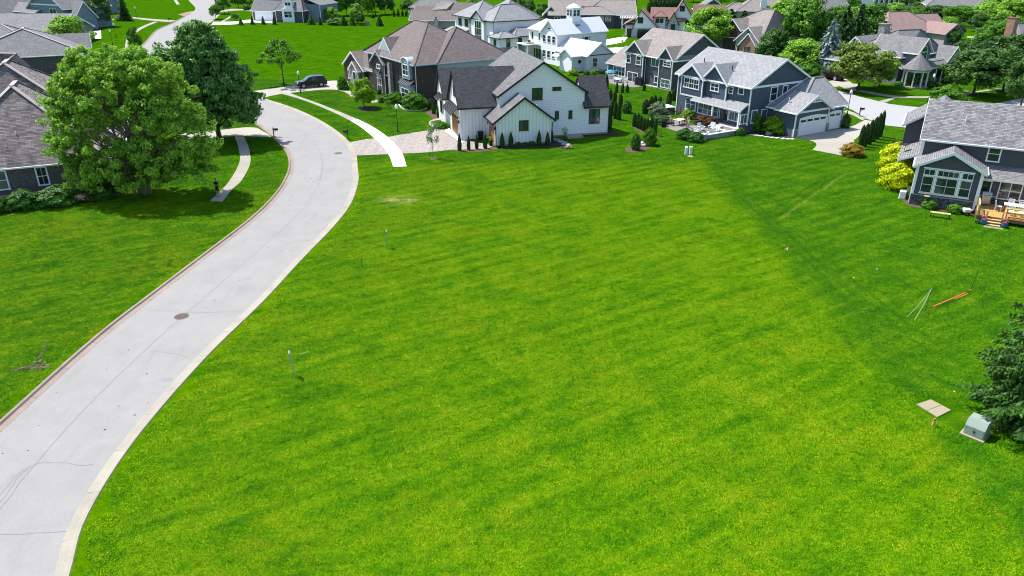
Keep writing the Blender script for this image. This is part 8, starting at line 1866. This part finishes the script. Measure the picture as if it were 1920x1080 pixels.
for k, q in enumerate(sp):
    m = MB(); m.poly([(-.3, -.18), (.28, -.2), (.32, .16), (-.26, .2)], 0, .06); tag(m.build("stepping_stone", M['rockwhite'], loc=(*q, 0.01), rotz=R(-15 + k * 9)), ["first", "second", "third", "fourth", "fifth", "sixth", "seventh", "eighth", "ninth"][k] + " white stepping stone from the left along the blue house bed", "stepping stone", "white stepping stones")
def boulder(label, xy, s, mat='rockwhite', seed=0):
    rs = np.random.RandomState(seed); bm = bmesh.new(); bmesh.ops.create_icosphere(bm, subdivisions=2, radius=1)
    for v in bm.verts: v.co *= 1 + .22 * rs.uniform(-1, 1); v.co.z = max(-.25, v.co.z * .75)
    me = bpy.data.meshes.new("boulder"); bm.to_mesh(me); bm.free(); me.materials.append(M[mat]); tag(link("boulder", me, None, (*xy, .25 * s), 0, (s, s * .8, s * .8)), label, "boulder")
boulder("white boulder between the two shrubs of the brown bed on the lawn", (15.39, 87.54), .55, seed=1); boulder("square grey boulder in the dark bed before the blue garage wall", (32.14, 92.92), .45, 'stone', 2); boulder("brown boulder at the end of the farmhouse side steps", (6.69, 86.28), .5, 'soil', 3); boulder("pale boulder at the end of the low terrace wall", nl(-2.4, .9), .55, 'pad', 4)
for k, q in enumerate(((5.22, 90.43), (5.63, 89.76), (6.10, 88.96), (6.42, 87.92))): m = MB(); m.box((-.5, -.3, 0), (.5, .3, .12)); tag(m.build("stone_step", M['galv'], loc=(*q, .0), rotz=R(-35)), ["first", "second", "third", "fourth"][k] + " flat grey stone step from the house in the farmhouse side bed", "stone step", "stone steps beside the farmhouse")

# ---------------------------------------------------------------- other yard things
o = thing("waste_bin", "black wheeled waste bin beside the farmhouse side door", "bin", (*(-3.85, 90.43), 0), R(15)); m = MB(); m.add([(-.24, -.26, .05), (.24, -.26, .05), (.24, .26, .05), (-.24, .26, .05), (-.3, -.32, .95), (.3, -.32, .95), (.3, .32, .95), (-.3, .32, .95)], [(0, 3, 2, 1), (4, 5, 6, 7), (0, 1, 5, 4), (1, 2, 6, 5), (2, 3, 7, 6), (3, 0, 4, 7)]); m.build("body", M['grillcov'], o); m = MB(); m.box((-.32, -.34, .95), (.32, .34, 1.03)); m.build("lid", M['black'], o)
for s in (-1, 1): m = MB(); m.lathe([(.1, -.03), (.11, 0), (.1, .03)], n=10); w_ = m.build("wheel", M['tyre'], o, loc=(s * .27, .24, .11)); w_.rotation_euler = (0, R(90), 0)
o = thing("planter", "dark square planter with a lime plant at the farmhouse garage corner", "planter", (*(-2.53, 87.41), 0), R(15)); m = MB(); m.add([(-.14, -.14, 0), (.14, -.14, 0), (.14, .14, 0), (-.14, .14, 0), (-.22, -.22, .7), (.22, -.22, .7), (.22, .22, .7), (-.22, .22, .7)], [(0, 3, 2, 1), (4, 5, 6, 7), (0, 1, 5, 4), (1, 2, 6, 5), (2, 3, 7, 6), (3, 0, 4, 7)]); m.build("pot", M['black'], o); P_, Nn_, _ = clumped(78, 160, 0, .28, .2, .85, 8, .1); link("plant", leaves_mesh("plant", P_, Nn_, .12, M['leaf_lime'], False, seed=3), o)
MO, MA = (26.0, 123.5), 32
def ml(u, v): c, s = math.cos(R(MA)), math.sin(R(MA)); return (MO[0] + u * c - v * s, MO[1] + u * s + v * c)
slabs("terrace", [ml(-3.6, 5.5), ml(-4.2, 9), ml(-4.2, 13), ml(-3.6, 16.5)], [ml(-.7, 5.5), ml(-.7, 9), ml(-.5, 13), ml(-.3, 16.5)], 1.2, M['patio'], .05)
bbq("black covered grill against the charcoal house by its terrace doors", ml(-1.3, 6.6), .05, MA + 95, True, 1.15)
o = thing("curved_wall", "pale curved stone seat wall on the charcoal house terrace", "seat wall", (*ml(-2.6, 13.2), .05), R(MA + 80))
for k in range(7): a_ = R(200 + k * 20); m = MB(); m.box((-.28, -.2, 0), (.28, .2, .42)); m.build("stone", M['rockwhite'], o, loc=(1.5 * math.cos(a_), 1.5 * math.sin(a_), 0), rotz=a_ + R(90))
o = thing("sun_shade", "blue and turquoise sun umbrella low on the charcoal house terrace", "umbrella", (*ml(-1.1, 14.6), .05)); m = MB(); m.tube([(0, 0, 0), (0, 0, 1.5)], .025, 6); m.build("pole", M['plastic'], o)
m = MB(); m.lathe([(1.0, 1.05), (.98, 1.08), (.55, 1.35), (.03, 1.5)], n=8); m.build("canopy", M['turq'], o)
table("patio_table", "low pale table on the charcoal house terrace", "table", ml(-2.6, 10.6), .05, 1.2, .9, .55, MA, 'adiron', 'dark_metal')
for lb, uv, a_ in (("left pale chair on the charcoal house terrace", (-1.5, 11.4), -40), ("right pale chair on the charcoal house terrace", (-1.5, 9.9), -80)): chair(lb, ml(*uv), .05, MA + a_, 'adiron', "pale chairs on the charcoal house terrace", True, .9)
o = thing("white_pergola", "small white timber pergola at the right end of the slate house", "pergola", (*(-59.57, 244.47), 0), R(-17))
for u in (0, 3.4):
    for v in (0, 2.6): post(o, "post", u, v, 0, 2.6, .2)
for k in range(9): block(o, "rafter", (-.3 + k * .48, -.5, 2.62), (-.18 + k * .48, 3.1, 2.8), 'white')
for v in (0, 2.6): block(o, "beam", (-.4, v - .08, 2.4), (3.8, v + .08, 2.6), 'white')
o = thing("condenser_unit", "grey air conditioning unit on the lawn by the planted row", "air conditioner", (*(-41.87, 228.25), 0)); m = MB(); m.box((-.55, -.55, 0), (.55, .55, 1.1)); m.build("casing", M['galv'], o); m = MB(); m.lathe([(.42, 1.1), (.42, 1.16), (0, 1.16)], n=14); m.build("fan_guard", M['dark_metal'], o)
for k in range(6): m = MB(); m.box((-.56, -.57, .12 + k * .16), (.56, .57, .17 + k * .16)); m.build("louvre", M['dark_metal'], o)
for k, (q, lb) in enumerate((((-33.99, 263.07), "left white garden chair on the far terrace beside the mauve roof"), ((-32.99, 262.07), "right white garden chair on the far terrace beside the mauve roof"))): chair(lb, q, .03, 20 + 40 * k, 'plastic', "white chairs on the far terrace", True, 1.0)
o = thing("flower_bush", "pink flowering bush at the left end of the dark ranch house", "shrub", (*(14.73, 257.21), 0)); P_, Nn_, _ = clumped(79, 500, 0, .9, .6, .7, 24, .3); link("crown", leaves_mesh("crown", P_, Nn_, .22, M['flower'], False, seed=4), o); m = MB(); m.tube([(0, 0, 0), (0, 0, .8)], .05, 6); m.build("trunk", M['bark'], o)
# white edging stones of the curved bed before the brick house
eo = thing("bed_edging", "pale curved concrete edging round the bed before the brown brick house", "edging", (0, 0, 0))
C_ = catmull([(-19.66, 114.17), (-18.25, 113.35), (-16.96, 112.14), (-16.17, 109.78), (-15.33, 108.08), (-14.10, 107.41), (-12.99, 107.70), (-12.38, 109.21)], .6)
for i in range(len(C_) - 1):
    p_, q_ = Vector((*C_[i], .05)), Vector((*C_[i + 1], .05)); m = MB(); m.bar(p_.lerp(q_, .02), p_.lerp(q_, .98), .18, .16); m.build("edging_stone", M['rockwhite'], eo)

grass()
